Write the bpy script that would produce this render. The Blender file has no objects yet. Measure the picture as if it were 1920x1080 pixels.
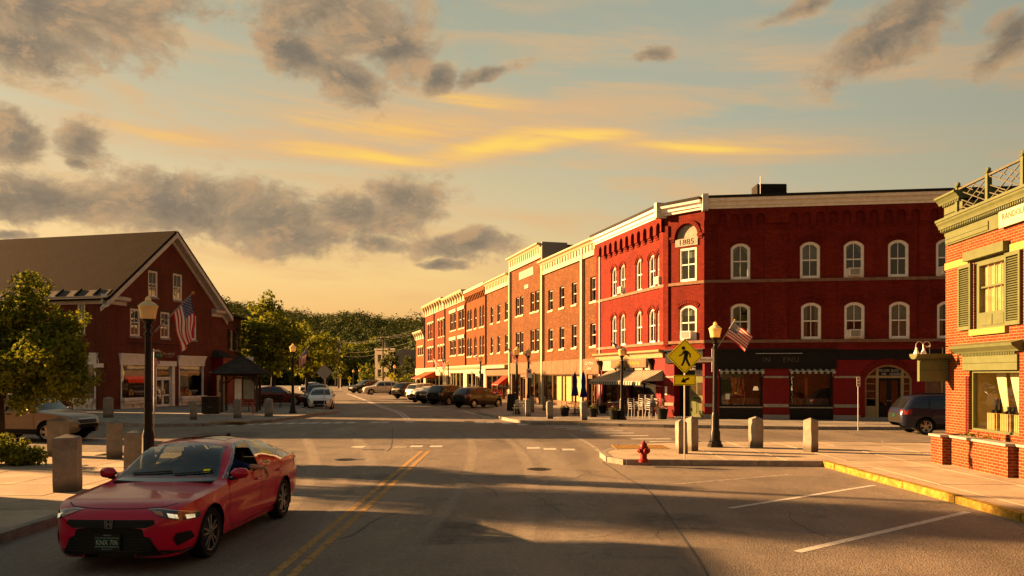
import bpy, math, random
from mathutils import Vector, Matrix
from mathutils.bvhtree import BVHTree
from math import sin, cos, pi, sqrt, atan2, radians, tan
# ------------------------------------------------------------------ camera
SC = bpy.context.scene
COL = SC.collection
F, HY, H = 1500.0, 705.0, 2.3
cam_d = bpy.data.cameras.new('camera')
cam = bpy.data.objects.new('camera', cam_d)
COL.objects.link(cam)
cam.location = (0, 0, H)
cam.rotation_euler = (radians(90), 0, 0)
cam_d.sensor_width = 36.0
cam_d.lens = F / 1920 * 36.0
cam_d.shift_y = (HY - 540) / 1920.0
cam_d.clip_start = 0.1
cam_d.clip_end = 4000
SC.camera = cam
# ------------------------------------------------------------------ light
EXPO = 2.6
GAIN = 2 ** EXPO
SUN_EL = radians(16.0)
SUN_DIR = Vector((-0.945, 0.327, 0)).normalized() * cos(SUN_EL) + Vector((0, 0, sin(SUN_EL)))
sun_d = bpy.data.lights.new('sun', 'SUN')
sun_d.energy = 5.0
sun_d.angle = radians(0.6)
sun_d.color = (1.0, 0.535, 0.205)
sun = bpy.data.objects.new('sun', sun_d)
COL.objects.link(sun)
sun.location = (-60, 20, 40)
sun.rotation_euler = SUN_DIR.to_track_quat('Z', 'Y').to_euler()
SC.view_settings.view_transform = 'Standard'
SC.view_settings.look = 'None'
SC.view_settings.exposure = EXPO
SC.view_settings.gamma = 1.0
SC.view_settings.use_curve_mapping = False
def lin(r, g, b):
 def c(u):
  u /= 255.0
  return u / 12.92 if u <= 0.04045 else ((u + 0.055) / 1.055) ** 2.4
 return (c(r), c(g), c(b), 1.0)
class NT:
 """thin helper round a node tree"""
 def __init__(s, tree):
  s.t = tree; s.n = tree.nodes; s.l = tree.links
 def add(s, typ, **kw):
  nd = s.n.new(typ)
  for k, v in kw.items():
   if k == 'inp':
    for a, b in v.items():
     s.set(nd, a, b)
   else:
    setattr(nd, k, v)
  return nd
 def set(s, nd, a, b):
  sock = nd.inputs[a]
  if hasattr(b, 'is_output') or hasattr(b, 'links'):
   s.l.new(b, sock)
  else:
   sock.default_value = b
 def math(s, op, a, b=None, c=None, clamp=False):
  nd = s.add('ShaderNodeMath', operation=op, use_clamp=clamp)
  for i, x in enumerate((a, b, c)):
   if x is not None:
    s.set(nd, i, x)
  return nd.outputs[0]
 def mix(s, fac, a, b, blend='MIX'):
  nd = s.add('ShaderNodeMix', data_type='RGBA', blend_type=blend)
  s.set(nd, 0, fac); s.set(nd, 6, a); s.set(nd, 7, b)
  return nd.outputs[2]
 def ramp(s, fac, stops, interp='LINEAR'):
  nd = s.add('ShaderNodeValToRGB')
  cr = nd.color_ramp; cr.interpolation = interp
  while len(cr.elements) < len(stops):
   cr.elements.new(0.5)
  for e, (p, c) in zip(cr.elements, stops):
   e.position = p
   e.color = c if len(c) == 4 else (c[0], c[1], c[2], 1)
  s.set(nd, 0, fac)
  return nd.outputs[0]
 def noise(s, vec, scale, detail=3, rough=0.55, dist=0.0, dims='3D'):
  nd = s.add('ShaderNodeTexNoise', noise_dimensions=dims)
  s.set(nd, 'Vector', vec)
  nd.inputs['Scale'].default_value = scale
  nd.inputs['Detail'].default_value = detail
  nd.inputs['Roughness'].default_value = rough
  nd.inputs['Distortion'].default_value = dist
  return nd.outputs['Fac']
 def vec(s, op, a, b=None):
  nd = s.add('ShaderNodeVectorMath', operation=op)
  s.set(nd, 0, a)
  if b is not None:
   s.set(nd, 1, b)
  return nd
 def smooth(s, x, lo, hi):
  nd = s.add('ShaderNodeMapRange', interpolation_type='SMOOTHSTEP', clamp=True)
  s.set(nd, 'Value', x)
  nd.inputs['From Min'].default_value = lo
  nd.inputs['From Max'].default_value = hi
  return nd.outputs['Result']
def K(r, g, b):
 c = lin(r, g, b)
 return (c[0] / GAIN * 10, c[1] / GAIN * 10, c[2] / GAIN * 10, 1)
def make_world():
 w = bpy.data.worlds.new('World')
 SC.world = w
 w.use_nodes = True
 t = NT(w.node_tree)
 t.n.clear()
 out = t.add('ShaderNodeOutputWorld')
 bg = t.add('ShaderNodeBackground')
 bg.inputs['Strength'].default_value = 0.1
 t.l.new(bg.outputs[0], out.inputs[0])
 tc = t.add('ShaderNodeTexCoord')
 sep = t.add('ShaderNodeSeparateXYZ')
 t.l.new(tc.outputs['Generated'], sep.inputs[0])
 az = t.math('ARCTAN2', sep.outputs[0], sep.outputs[1])
 el = t.math('ARCSINE', sep.outputs[2])
 comb = t.add('ShaderNodeCombineXYZ')
 t.l.new(az, comb.inputs[0]); t.l.new(el, comb.inputs[1])
 P = comb.outputs[0]
 sky = t.add('ShaderNodeTexSky', sky_type='NISHITA')
 sky.sun_disc = False
 sky.sun_elevation = SUN_EL
 sky.sun_rotation = atan2(SUN_DIR.x, SUN_DIR.y)
 sky.dust_density = 3.0
 d = radians(1)
 eln = t.math('DIVIDE', el, radians(90), clamp=True)
 grad = t.ramp(eln, [(0.0, K(224, 150, 90)), (3.5 / 90, K(226, 164, 98)), (7 / 90, K(222, 184, 126)),
      (11 / 90, K(196, 182, 144)), (16 / 90, K(176, 174, 148)), (25 / 90, K(158, 163, 145)), (42 / 90, K(118, 134, 132)), (1.0, K(80, 104, 120))])
 sunside = t.smooth(az, radians(20), radians(-8))
 grad = t.mix(t.math('MULTIPLY', sunside, 0.62), grad, t.ramp(eln, [(0.0, K(236, 164, 84)), (3.5 / 90, K(244, 180, 96)), (7 / 90, K(252, 204, 116)), (12 / 90, K(228, 192, 130)), (17 / 90, K(196, 180, 138)), (25 / 90, K(160, 162, 136)), (45 / 90, K(124, 132, 122)), (1.0, K(84, 98, 100))]))
 base = t.mix(0.06, grad, t.mix(1.0, sky.outputs[0], (0.95, 0.80, 0.58, 1), 'MULTIPLY'))
 def AE(px, py):
  a = math.atan2(px - 960, F)
  return a, math.atan2((HY - py) * cos(a), F)
 def blob(px, py, rx, ry, rot=0.0, vec=P):
  a, e = AE(px, py)
  q = t.vec('SUBTRACT', vec, (a, e, 0)).outputs[0]
  if rot:
   vr = t.add('ShaderNodeVectorRotate', rotation_type='Z_AXIS')
   t.set(vr, 'Vector', q); vr.inputs['Angle'].default_value = rot
   q = vr.outputs[0]
  q = t.vec('MULTIPLY', q, (F / rx, F / ry, 0)).outputs[0]
  ln = t.vec('LENGTH', q).outputs['Value']
  return t.math('SUBTRACT', 1.0, ln)
 nz = t.add('ShaderNodeTexNoise')
 t.set(nz, 'Vector', t.vec('MULTIPLY', P, (1, 1.5, 1)).outputs[0])
 nz.inputs['Scale'].default_value = 9; nz.inputs['Detail'].default_value = 4
 off = t.vec('SUBTRACT', nz.outputs['Color'], (0.5, 0.5, 0.5)).outputs[0]
 W = t.vec('ADD', P, t.vec('MULTIPLY', off, (0.07, 0.045, 0)).outputs[0]).outputs[0]
 nz2 = t.add('ShaderNodeTexNoise')
 t.set(nz2, 'Vector', t.vec('MULTIPLY', P, (1, 2.2, 1)).outputs[0])
 nz2.inputs['Scale'].default_value = 5; nz2.inputs['Detail'].default_value = 3
 WS = t.vec('ADD', P, t.vec('MULTIPLY', t.vec('SUBTRACT', nz2.outputs['Color'], (0.5, 0.5, 0.5)).outputs[0], (0.05, 0.013, 0)).outputs[0]).outputs[0]
 vr = t.add('ShaderNodeVectorRotate', rotation_type='Z_AXIS')
 t.set(vr, 'Vector', WS); vr.inputs['Angle'].default_value = radians(5)
 st = t.noise(t.vec('MULTIPLY', vr.outputs[0], (2.2, 15, 1)).outputs[0], 1.6, 5, 0.58, 0.4)
 band = t.math('MULTIPLY', t.smooth(el, radians(2), radians(9)), t.smooth(el, radians(34), radians(17)))
 cir = t.math('MULTIPLY', t.smooth(st, 0.44, 0.68), band)
 c1 = t.mix(t.math('MULTIPLY', cir, 0.62), base, K(231, 180, 122))
 fine = t.noise(t.vec('MULTIPLY', vr.outputs[0], (5, 60, 1)).outputs[0], 1.6, 4, 0.6)
 g = None
 for b in ((690, 292, 340, 30, 0.05), (920, 270, 280, 42, -0.16), (1080, 252, 260, 26, 0.06), (1330, 276, 380, 18, 0.10), (1000, 268, 200, 30, -0.05), (720, 235, 620, 95, 0.02), (1330, 270, 680, 60, 0.08), (1500, 110, 720, 75, 0.16), (300, 250, 380, 50, 0.0), (900, 195, 420, 50, 0.1)):
  q = blob(b[0], b[1], b[2], b[3], b[4], WS)
  amp = (1.0 if b[3] < 46 else 0.62) if b[1] > 150 else 0.42
  q = t.math('MULTIPLY', t.math('MAXIMUM', q, 0.0), amp)
  g = q if g is None else t.math('MAXIMUM', g, q)
 gl = t.math('MULTIPLY', t.smooth(t.math('ADD', g, t.math('MULTIPLY', t.math('SUBTRACT', fine, 0.5), 0.8)), -0.05, 1.0), t.smooth(g, 0.0, 0.5))
 c2 = t.mix(gl, c1, t.ramp(gl, [(0.0, K(226, 178, 130)), (0.45, K(238, 184, 122)), (0.75, K(251, 196, 108)), (1.0, K(255, 212, 106))]))
 g = None
 for b in ((620, 35, 215, 84, 0), (560, 105, 120, 52, 0.4), (740, 85, 120, 70, 0), (640, 140, 110, 60, 0.3), (100, 15, 290, 92, -0.05), (40, 85, 150, 56, 0),
    (170, 262, 60, 62, -0.5), (25, 252, 75, 52, 0), (160, 300, 30, 20, 0),
    (120, 374, 300, 56, 0.0), (330, 384, 290, 74, 0.02), (510, 408, 270, 80, 0.1), (770, 375, 110, 66, 0), (680, 400, 190, 62, 0), (560, 434, 170, 36, 0.1),
    (700, 452, 110, 24, 0), (870, 462, 130, 36, 0), (830, 495, 60, 12, 0), (20, 428, 50, 14, 0),
    (1700, 40, 190, 60, -0.45), (1640, 90, 70, 40, -0.4), (1890, 85, 70, 45, -0.5), (1500, 10, 90, 26, -0.3), (1230, 100, 50, 16, -0.2),
    (910, 145, 100, 24, -0.3), (820, 150, 60, 30, -0.3)):
  q = blob(*b, W)
  g = q if g is None else t.math('MAXIMUM', g, q)
 away = t.smooth(t.math('ABSOLUTE', az), radians(34), radians(46))
 far = t.noise(t.vec('MULTIPLY', W, (2.0, 5.0, 1)).outputs[0], 1.3, 4, 0.6)
 g = t.math('MAXIMUM', g, t.math('SUBTRACT', t.math('MULTIPLY', t.math('MULTIPLY', far, away), 1.7), 0.95))
 hi = t.smooth(el, radians(30), radians(38))
 g = t.math('MAXIMUM', g, t.math('SUBTRACT', t.math('MULTIPLY', t.math('MULTIPLY', far, hi), 1.7), 0.95))
 puff = t.noise(t.vec('MULTIPLY', P, (1, 1.5, 1)).outputs[0], 15, 10, 0.68, 0.35)
 dens = t.math('ADD', g, t.math('MULTIPLY', t.math('SUBTRACT', puff, 0.5), 2.1))
 a = t.smooth(dens, -0.02, 0.55)
 body = t.noise(t.vec('MULTIPLY', P, (1, 1.6, 1)).outputs[0], 26, 6, 0.65)
 core = t.ramp(t.math('ADD', t.math('MULTIPLY', dens, 0.55), t.math('MULTIPLY', t.math('SUBTRACT', 0.5, body), 0.5)),
     [(0.0, K(232, 184, 126)), (0.16, K(182, 154, 120)), (0.5, K(136, 122, 104)), (0.9, K(114, 105, 95))])
 puff2 = t.noise(t.vec('MULTIPLY', t.vec('ADD', P, (-0.022, 0.006, 0)).outputs[0], (1, 1.5, 1)).outputs[0], 15, 10, 0.68, 0.35)
 lit = t.smooth(t.math('SUBTRACT', puff, puff2), -0.02, 0.16)
 core = t.mix(t.math('MULTIPLY', lit, 0.55), core, K(214, 170, 122))
 core = t.mix(t.math('MULTIPLY', t.smooth(t.math('SUBTRACT', puff2, puff), 0.0, 0.16), 0.45), core, K(98, 92, 86))
 c3 = t.mix(t.math('MULTIPLY', a, 0.93), c2, core)
 dt = t.vec('DOT_PRODUCT', tc.outputs['Generated'], tuple(SUN_DIR)).outputs['Value']
 dim = t.smooth(dt, -0.95, 0.30)
 c3 = t.mix(1.0, c3, t.ramp(dim, [(0.0, (0.34, 0.34, 0.36)), (1.0, (1, 1, 1))]), 'MULTIPLY')
 c4 = t.mix(t.smooth(el, radians(0.0), radians(-1.0)), c3, (0.35, 0.27, 0.17, 1))
 t.l.new(c4, bg.inputs['Color'])
make_world()
# ------------------------------------------------------------------ measuring helpers (photo pixel -> place on the ground)
def G(px, py, z=0.0):
 Y = (H - z) * F / (py - HY)
 return Vector(((px - 960) / F * Y, Y, z))
def XD(px, Y, z=0.0):
 return Vector(((px - 960) / F * Y, Y, z))
def ZD(py, Y):
 return H - (py - HY) / F * Y
# ------------------------------------------------------------------ mesh builder
def clip_poly(poly, inside, inter):
 out = []
 n = len(poly)
 for i in range(n):
  a, b = poly[i], poly[(i + 1) % n]
  ia, ib = inside(a), inside(b)
  if ia:
   out.append(a)
  if ia != ib:
   out.append(inter(a, b))
 return out
def clip_rect(poly, x0, x1, y0, y1):
 def cut(poly, ax, v, sgn):
  def ins(p): return (p[ax] - v) * sgn >= 0
  def itr(a, b):
   u = (v - a[ax]) / (b[ax] - a[ax])
   return (a[0] + (b[0] - a[0]) * u, a[1] + (b[1] - a[1]) * u)
  return clip_poly(poly, ins, itr) if poly else poly
 for ax, v, s in ((0, x0, 1), (0, x1, -1), (1, y0, 1), (1, y1, -1)):
  poly = cut(poly, ax, v, s)
  if len(poly) < 3:
   return []
 return poly
class MB:
 def __init__(s):
  s.v = []; s.f = []; s.m = []; s.M = None
 def vert(s, p):
  p = Vector(p)
  if s.M is not None:
   p = s.M @ p
  s.v.append(p)
  return len(s.v) - 1
 def face(s, idx, m=0):
  s.f.append(tuple(idx)); s.m.append(m)
 def poly(s, pts, m=0):
  s.face([s.vert(p) for p in pts], m)
 def box(s, x0, x1, y0, y1, z0, z1, m=0):
  i = [s.vert(p) for p in ((x0, y0, z0), (x1, y0, z0), (x1, y1, z0), (x0, y1, z0), (x0, y0, z1), (x1, y0, z1), (x1, y1, z1), (x0, y1, z1))]
  for q in ((0, 3, 2, 1), (4, 5, 6, 7), (0, 1, 5, 4), (1, 2, 6, 5), (2, 3, 7, 6), (3, 0, 4, 7)):
   s.face([i[k] for k in q], m)
 def bar(s, a, b, w, h, m=0, up=(0, 0, 1)):
  a, b = Vector(a), Vector(b)
  d = (b - a).normalized(); up = Vector(up)
  if abs(d.dot(up)) > 0.98:
   up = Vector((1, 0, 0))
  r = d.cross(up).normalized(); u = r.cross(d).normalized()
  i = []
  for c in (a, b):
   for sx, sz in ((-1, -1), (1, -1), (1, 1), (-1, 1)):
    i.append(s.vert(c + r * sx * w / 2 + u * sz * h / 2))
  for q in ((0, 1, 2, 3), (7, 6, 5, 4), (0, 4, 5, 1), (1, 5, 6, 2), (2, 6, 7, 3), (3, 7, 4, 0)):
   s.face([i[k] for k in q], m)
 def prism(s, poly, z0, z1, m=0, mtop=None):
  """poly: list of (x, y) counter-clockwise"""
  a = [s.vert((p[0], p[1], z0)) for p in poly]
  b = [s.vert((p[0], p[1], z1)) for p in poly]
  n = len(poly)
  s.face(b, m if mtop is None else mtop)
  s.face(a[::-1], m)
  for k in range(n):
   s.face((a[k], a[(k + 1) % n], b[(k + 1) % n], b[k]), m)
 def extrude_xz(s, poly, y0, y1, m=0):
  """poly in (x, z), extruded along y"""
  a = [s.vert((p[0], y0, p[1])) for p in poly]
  b = [s.vert((p[0], y1, p[1])) for p in poly]
  n = len(poly)
  s.face(a, m); s.face(b[::-1], m)
  for k in range(n):
   s.face((a[(k + 1) % n], a[k], b[k], b[(k + 1) % n]), m)
 def extrude_yz(s, poly, x0, x1, m=0):
  a = [s.vert((x0, p[0], p[1])) for p in poly]
  b = [s.vert((x1, p[0], p[1])) for p in poly]
  n = len(poly)
  s.face(a, m); s.face(b[::-1], m)
  for k in range(n):
   s.face((a[(k + 1) % n], a[k], b[k], b[(k + 1) % n]), m)
 def tube(s, pts, r, n=8, m=0, caps=True):
  pts = [Vector(p) for p in pts]
  rs = r if isinstance(r, (list, tuple)) else [r] * len(pts)
  rings = []
  ref = Vector((0.31, 0.87, 0.4))
  for k, p in enumerate(pts):
   d = (pts[min(k + 1, len(pts) - 1)] - pts[max(k - 1, 0)]).normalized()
   if k == 0:
    a = d.cross(ref if abs(d.dot(ref)) < 0.95 else Vector((1, 0, 0))).normalized()
   else:
    a = (a - d * a.dot(d)).normalized()
   b = d.cross(a)
   rings.append([s.vert(p + (a * cos(2 * pi * j / n) + b * sin(2 * pi * j / n)) * rs[k]) for j in range(n)])
  for k in range(len(rings) - 1):
   for j in range(n):
    s.face((rings[k][j], rings[k][(j + 1) % n], rings[k + 1][(j + 1) % n], rings[k + 1][j]), m)
  if caps:
   s.face(rings[0][::-1], m); s.face(rings[-1], m)
 def lathe(s, prof, n=16, m=0, c=(0, 0, 0), axis='z', caps=True):
  rings = []
  for r, z in prof:
   ring = []
   for j in range(n):
    a = 2 * pi * j / n
    if axis == 'z':
     p = (c[0] + r * cos(a), c[1] + r * sin(a), c[2] + z)
    elif axis == 'y':
     p = (c[0] + r * cos(a), c[1] + z, c[2] - r * sin(a))
    else:
     p = (c[0] + z, c[1] + r * cos(a), c[2] + r * sin(a))
    ring.append(s.vert(p))
   rings.append(ring)
  for k in range(len(rings) - 1):
   for j in range(n):
    s.face((rings[k][j], rings[k][(j + 1) % n], rings[k + 1][(j + 1) % n], rings[k + 1][j]), m)
  if not caps: return
  if prof[0][0] > 1e-5:
   s.face(rings[0][::-1], m)
  if prof[-1][0] > 1e-5:
   s.face(rings[-1], m)
 def sphere(s, c, r, n=10, k=7, m=0, sz=1.0):
  s.lathe([(max(1e-6, r * sin(pi * i / k)), -r * sz * cos(pi * i / k)) for i in range(k + 1)], n, m, c)
 def mesh(s, name, mats, smooth=False):
  me = bpy.data.meshes.new(name)
  me.from_pydata(s.v, [], s.f)
  for mt in (mats if isinstance(mats, (list, tuple)) else [mats]):
   me.materials.append(mt)
  if any(s.m):
   me.polygons.foreach_set('material_index', s.m)
  if smooth:
   me.polygons.foreach_set('use_smooth', [True] * len(s.f))
   if smooth != 'all':
    me.set_sharp_from_angle(angle=radians(smooth if smooth is not True else 40))
  me.update()
  return me
 def build(s, name, mats, parent=None, M=None, smooth=False):
  return link(name, s.mesh(name, mats, smooth), parent, M)
 def each(s, name, mats, parent=None, M=None, smooth=False):
  """every connected piece becomes an object of its own"""
  p = list(range(len(s.v)))
  def find(a):
   while p[a] != a:
    p[a] = p[p[a]]; a = p[a]
   return a
  for f in s.f:
   r = find(f[0])
   for q in f[1:]:
    p[find(q)] = r
  grp = {}
  for f, m in zip(s.f, s.m):
   grp.setdefault(find(f[0]), []).append((f, m))
  out = []
  for fs in grp.values():
   b = MB(); ix = {}
   for f, m in fs:
    for q in f:
     if q not in ix:
      ix[q] = len(b.v); b.v.append(s.v[q])
    b.face([ix[q] for q in f], m)
   out.append(b.build(name, mats, parent, M, smooth))
  return out
def link(name, me, parent=None, M=None):
 o = bpy.data.objects.new(name, me)
 COL.objects.link(o)
 if parent is not None:
  o.parent = parent
 if M is not None:
  o.matrix_local = M
 return o
def tag(o, label=None, cat=None, group=None, kind=None):
 if label: o['label'] = label
 if cat: o['category'] = cat
 if group: o['group'] = group
 if kind: o['kind'] = kind
 return o
def thing(name, label, cat, loc=(0, 0, 0), rz=0.0, group=None):
 o = bpy.data.objects.new(name, None)
 o.empty_display_size = 0.2
 COL.objects.link(o)
 o.location = loc
 o.rotation_euler = (0, 0, rz)
 return tag(o, label, cat, group)
R = random.Random(7)
KIDS = {}
def kids(o):
 return [c for c in COL.objects if c.parent == o]
def dup(root, loc, rz=0.0, label=None, group=None, scale=None):
 def cp(o, par):
  c = o.copy()
  COL.objects.link(c)
  c.parent = par
  for ch in kids_of(o):
   cp(ch, c)
  return c
 tree = {}
 for ob in COL.objects:
  if ob.parent:
   tree.setdefault(ob.parent.name, []).append(ob)
 def kids_of(o):
  return tree.get(o.name, [])
 r = cp(root, None)
 r.location = loc
 r.rotation_euler = (0, 0, rz)
 if scale: r.scale = scale
 if label: r['label'] = label
 if group: r['group'] = group
 return r
def TR(x, y, z, rz=0.0):
 return Matrix.Translation((x, y, z)) @ Matrix.Rotation(rz, 4, 'Z')
# ------------------------------------------------------------------ materials
def new_mat(name):
 m = bpy.data.materials.new(name)
 m.use_nodes = True
 t = NT(m.node_tree)
 t.n.clear()
 out = t.add('ShaderNodeOutputMaterial')
 b = t.add('ShaderNodeBsdfPrincipled')
 t.l.new(b.outputs[0], out.inputs[0])
 return m, t, b, out
def coords(t):
 return t.add('ShaderNodeTexCoord').outputs['Object']
def bump(t, b, h, strength=0.3, dist=0.01):
 n = t.add('ShaderNodeBump')
 n.inputs['Strength'].default_value = strength
 n.inputs['Distance'].default_value = dist
 t.set(n, 'Height', h)
 t.l.new(n.outputs[0], b.inputs['Normal'])
def c4(c):
 return (c[0], c[1], c[2], 1)
ALB = 0.74
def plain(name, col, rough=0.6, metal=0.0, var=0.25, scale=4.0, bmp=0.0, bscale=60, coat=0.0, spec=None):
 if metal < .3: col = [x * ALB for x in col]
 m, t, b, _ = new_mat(name)
 P = coords(t)
 n = t.noise(P, scale, 5, 0.6)
 lo = c4([x * (1 - var) for x in col]); hi = c4([min(1, x * (1 + var * 0.7)) for x in col])
 t.set(b, 'Base Color', t.ramp(n, [(0.3, lo), (0.7, hi)]))
 b.inputs['Roughness'].default_value = rough
 b.inputs['Metallic'].default_value = metal
 b.inputs['Specular IOR Level'].default_value = spec if spec is not None else (.5 if coat or metal > .25 or rough < .32 else .14)
 if coat:
  b.inputs['Coat Weight'].default_value = coat
  b.inputs['Coat Roughness'].default_value = 0.03
 if bmp:
  bump(t, b, t.noise(P, bscale, 4, 0.6), bmp, 0.01)
 return m
def brick(name, c1, c2, mortar, bw=0.205, bh=0.068, ms=0.011, var=0.5, bstr=0.5, light=0.0, rough=0.85, paint=False):
 c1, c2, mortar = ([x * ALB for x in q] for q in (c1, c2, mortar))
 m, t, b, _ = new_mat(name)
 P = coords(t)
 sp = t.add('ShaderNodeSeparateXYZ'); t.l.new(P, sp.inputs[0])
 cb = t.add('ShaderNodeCombineXYZ')
 t.l.new(t.math('ADD', sp.outputs[0], sp.outputs[1]), cb.inputs[0]); t.l.new(sp.outputs[2], cb.inputs[1])
 br = t.add('ShaderNodeTexBrick')
 t.l.new(cb.outputs[0], br.inputs['Vector'])
 br.inputs['Scale'].default_value = 1.0
 br.inputs['Brick Width'].default_value = bw
 br.inputs['Row Height'].default_value = bh
 br.inputs['Mortar Size'].default_value = ms
 br.inputs['Mortar Smooth'].default_value = 0.25
 br.inputs['Bias'].default_value = -0.15
 br.inputs['Color1'].default_value = c4(c1)
 br.inputs['Color2'].default_value = c4(c2)
 br.inputs['Mortar'].default_value = c4(mortar)
 n1 = t.noise(P, 0.7, 6, 0.65)
 n2 = t.noise(P, 9.0, 4, 0.6)
 col = t.mix(1.0, br.outputs['Color'], t.ramp(n1, [(0.3, (1 - var, 1 - var, 1 - var)), (0.7, (1.1, 1.08, 1.05))]), 'MULTIPLY')
 col = t.mix(0.6, col, t.ramp(n2, [(0.35, (0.72, 0.72, 0.72)), (0.65, (1.15, 1.15, 1.15))]), 'MULTIPLY')
 if light:
  wn = t.add('ShaderNodeTexWhiteNoise', noise_dimensions='2D')
  q = t.vec('DIVIDE', cb.outputs[0], (bw, bh, 1)).outputs[0]
  t.l.new(t.vec('FLOOR', q).outputs[0], wn.inputs['Vector'])
  pale = t.math('GREATER_THAN', wn.outputs['Value'], 1 - light)
  col = t.mix(t.math('MULTIPLY', pale, t.math('SUBTRACT', 1.0, br.outputs['Fac'])), col, c4([x * 1.7 for x in c2]))
 stv = t.noise(t.vec('MULTIPLY', P, (3.0, 3.0, 0.22)).outputs[0], 1.0, 5, 0.65)
 col = t.mix(0.5, col, t.ramp(stv, [(0.35, (0.7, 0.7, 0.7)), (0.6, (1.05, 1.05, 1.05))]), 'MULTIPLY')
 t.set(b, 'Base Color', col)
 b.inputs['Roughness'].default_value = rough
 b.inputs['Specular IOR Level'].default_value = 0.08
 h = t.math('SUBTRACT', t.math('MULTIPLY', n2, 0.35), br.outputs['Fac'])
 bump(t, b, h, bstr, 0.012)
 return m
def glass(name, tint=(0.8, 0.85, 0.85), refl=0.12, rough=0.0, dark=0.0):
 """window pane: reflects by angle, otherwise lets you look in"""
 m, t, b, out = new_mat(name)
 t.n.remove(b)
 tr = t.add('ShaderNodeBsdfTransparent'); tr.inputs[0].default_value = c4(tint)
 gl = t.add('ShaderNodeBsdfGlossy'); gl.inputs['Roughness'].default_value = rough
 gl.inputs['Color'].default_value = (0.95, 0.95, 0.95, 1)
 wav = t.noise(coords(t), 1.3, 2, 0.5)
 bn = t.add('ShaderNodeBump'); bn.inputs['Strength'].default_value = 0.05; bn.inputs['Distance'].default_value = 0.05
 t.set(bn, 'Height', wav)
 t.l.new(bn.outputs[0], gl.inputs['Normal'])
 fr = t.add('ShaderNodeLayerWeight'); fr.inputs['Blend'].default_value = 0.5
 fac = t.math('ADD', t.math('MULTIPLY', t.math('POWER', fr.outputs['Facing'], 4.0), 0.85), refl + 0.04, clamp=True)
 mx = t.add('ShaderNodeMixShader')
 t.set(mx, 0, fac); t.l.new(tr.outputs[0], mx.inputs[1]); t.l.new(gl.outputs[0], mx.inputs[2])
 t.l.new(mx.outputs[0], out.inputs[0])
 return m
def emit(name, col, strength):
 m, t, b, out = new_mat(name)
 b.inputs['Base Color'].default_value = c4(col)
 b.inputs['Emission Color'].default_value = c4(col)
 b.inputs['Emission Strength'].default_value = strength
 return m
M_ = {}
M_['white'] = plain('white_paint', (0.92, 0.88, 0.82), 0.5, var=0.14)
M_['trim'] = plain('old_white_trim', (0.66, 0.61, 0.54), 0.55, var=0.2)
M_['cream'] = plain('cream_paint', (0.55, 0.47, 0.30), 0.55, var=0.12)
M_['stone'] = plain('pale_stone', (0.36, 0.32, 0.26), 0.8, var=0.25, bmp=0.2)
M_['granite'] = plain('granite', (0.33, 0.30, 0.265), 0.75, var=0.22, scale=25, bmp=0.35, bscale=90)
M_['black'] = plain('black_paint', (0.012, 0.012, 0.012), 0.4, var=0.2)
M_['iron'] = plain('black_iron', (0.014, 0.013, 0.013), 0.38, var=0.3, bmp=0.1)
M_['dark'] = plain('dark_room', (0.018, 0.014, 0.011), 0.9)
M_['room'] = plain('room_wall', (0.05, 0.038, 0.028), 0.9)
M_['steel'] = plain('galvanised_steel', (0.42, 0.41, 0.40), 0.45, 0.8, var=0.15)
M_['wood'] = plain('brown_wood', (0.10, 0.05, 0.025), 0.7, var=0.35, scale=8, bmp=0.2)
M_['oldwood'] = plain('weathered_wood', (0.075, 0.052, 0.036), 0.8, var=0.35, scale=8, bmp=0.2)
M_['curtain'] = plain('net_curtain', (0.22, 0.20, 0.17), 0.9, var=0.2)
M_['blind'] = plain('roller_blind', (0.22, 0.225, 0.195), 0.8, var=0.1)
M_['tar'] = plain('roof_tar', (0.022, 0.02, 0.02), 0.8, var=0.4)
M_['glass'] = glass('window_glass', (0.72, 0.74, 0.72), 0.03)
M_['shopglass'] = glass('shop_glass', (0.95, 0.95, 0.93), 0.03)
M_['yellowpaint'] = plain('yellow_road_paint', (0.46, 0.29, 0.06), 0.8, var=0.45, scale=14)
M_['roadwhite'] = plain('white_road_paint', (0.42, 0.40, 0.36), 0.8, var=0.4, scale=14)
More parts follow.
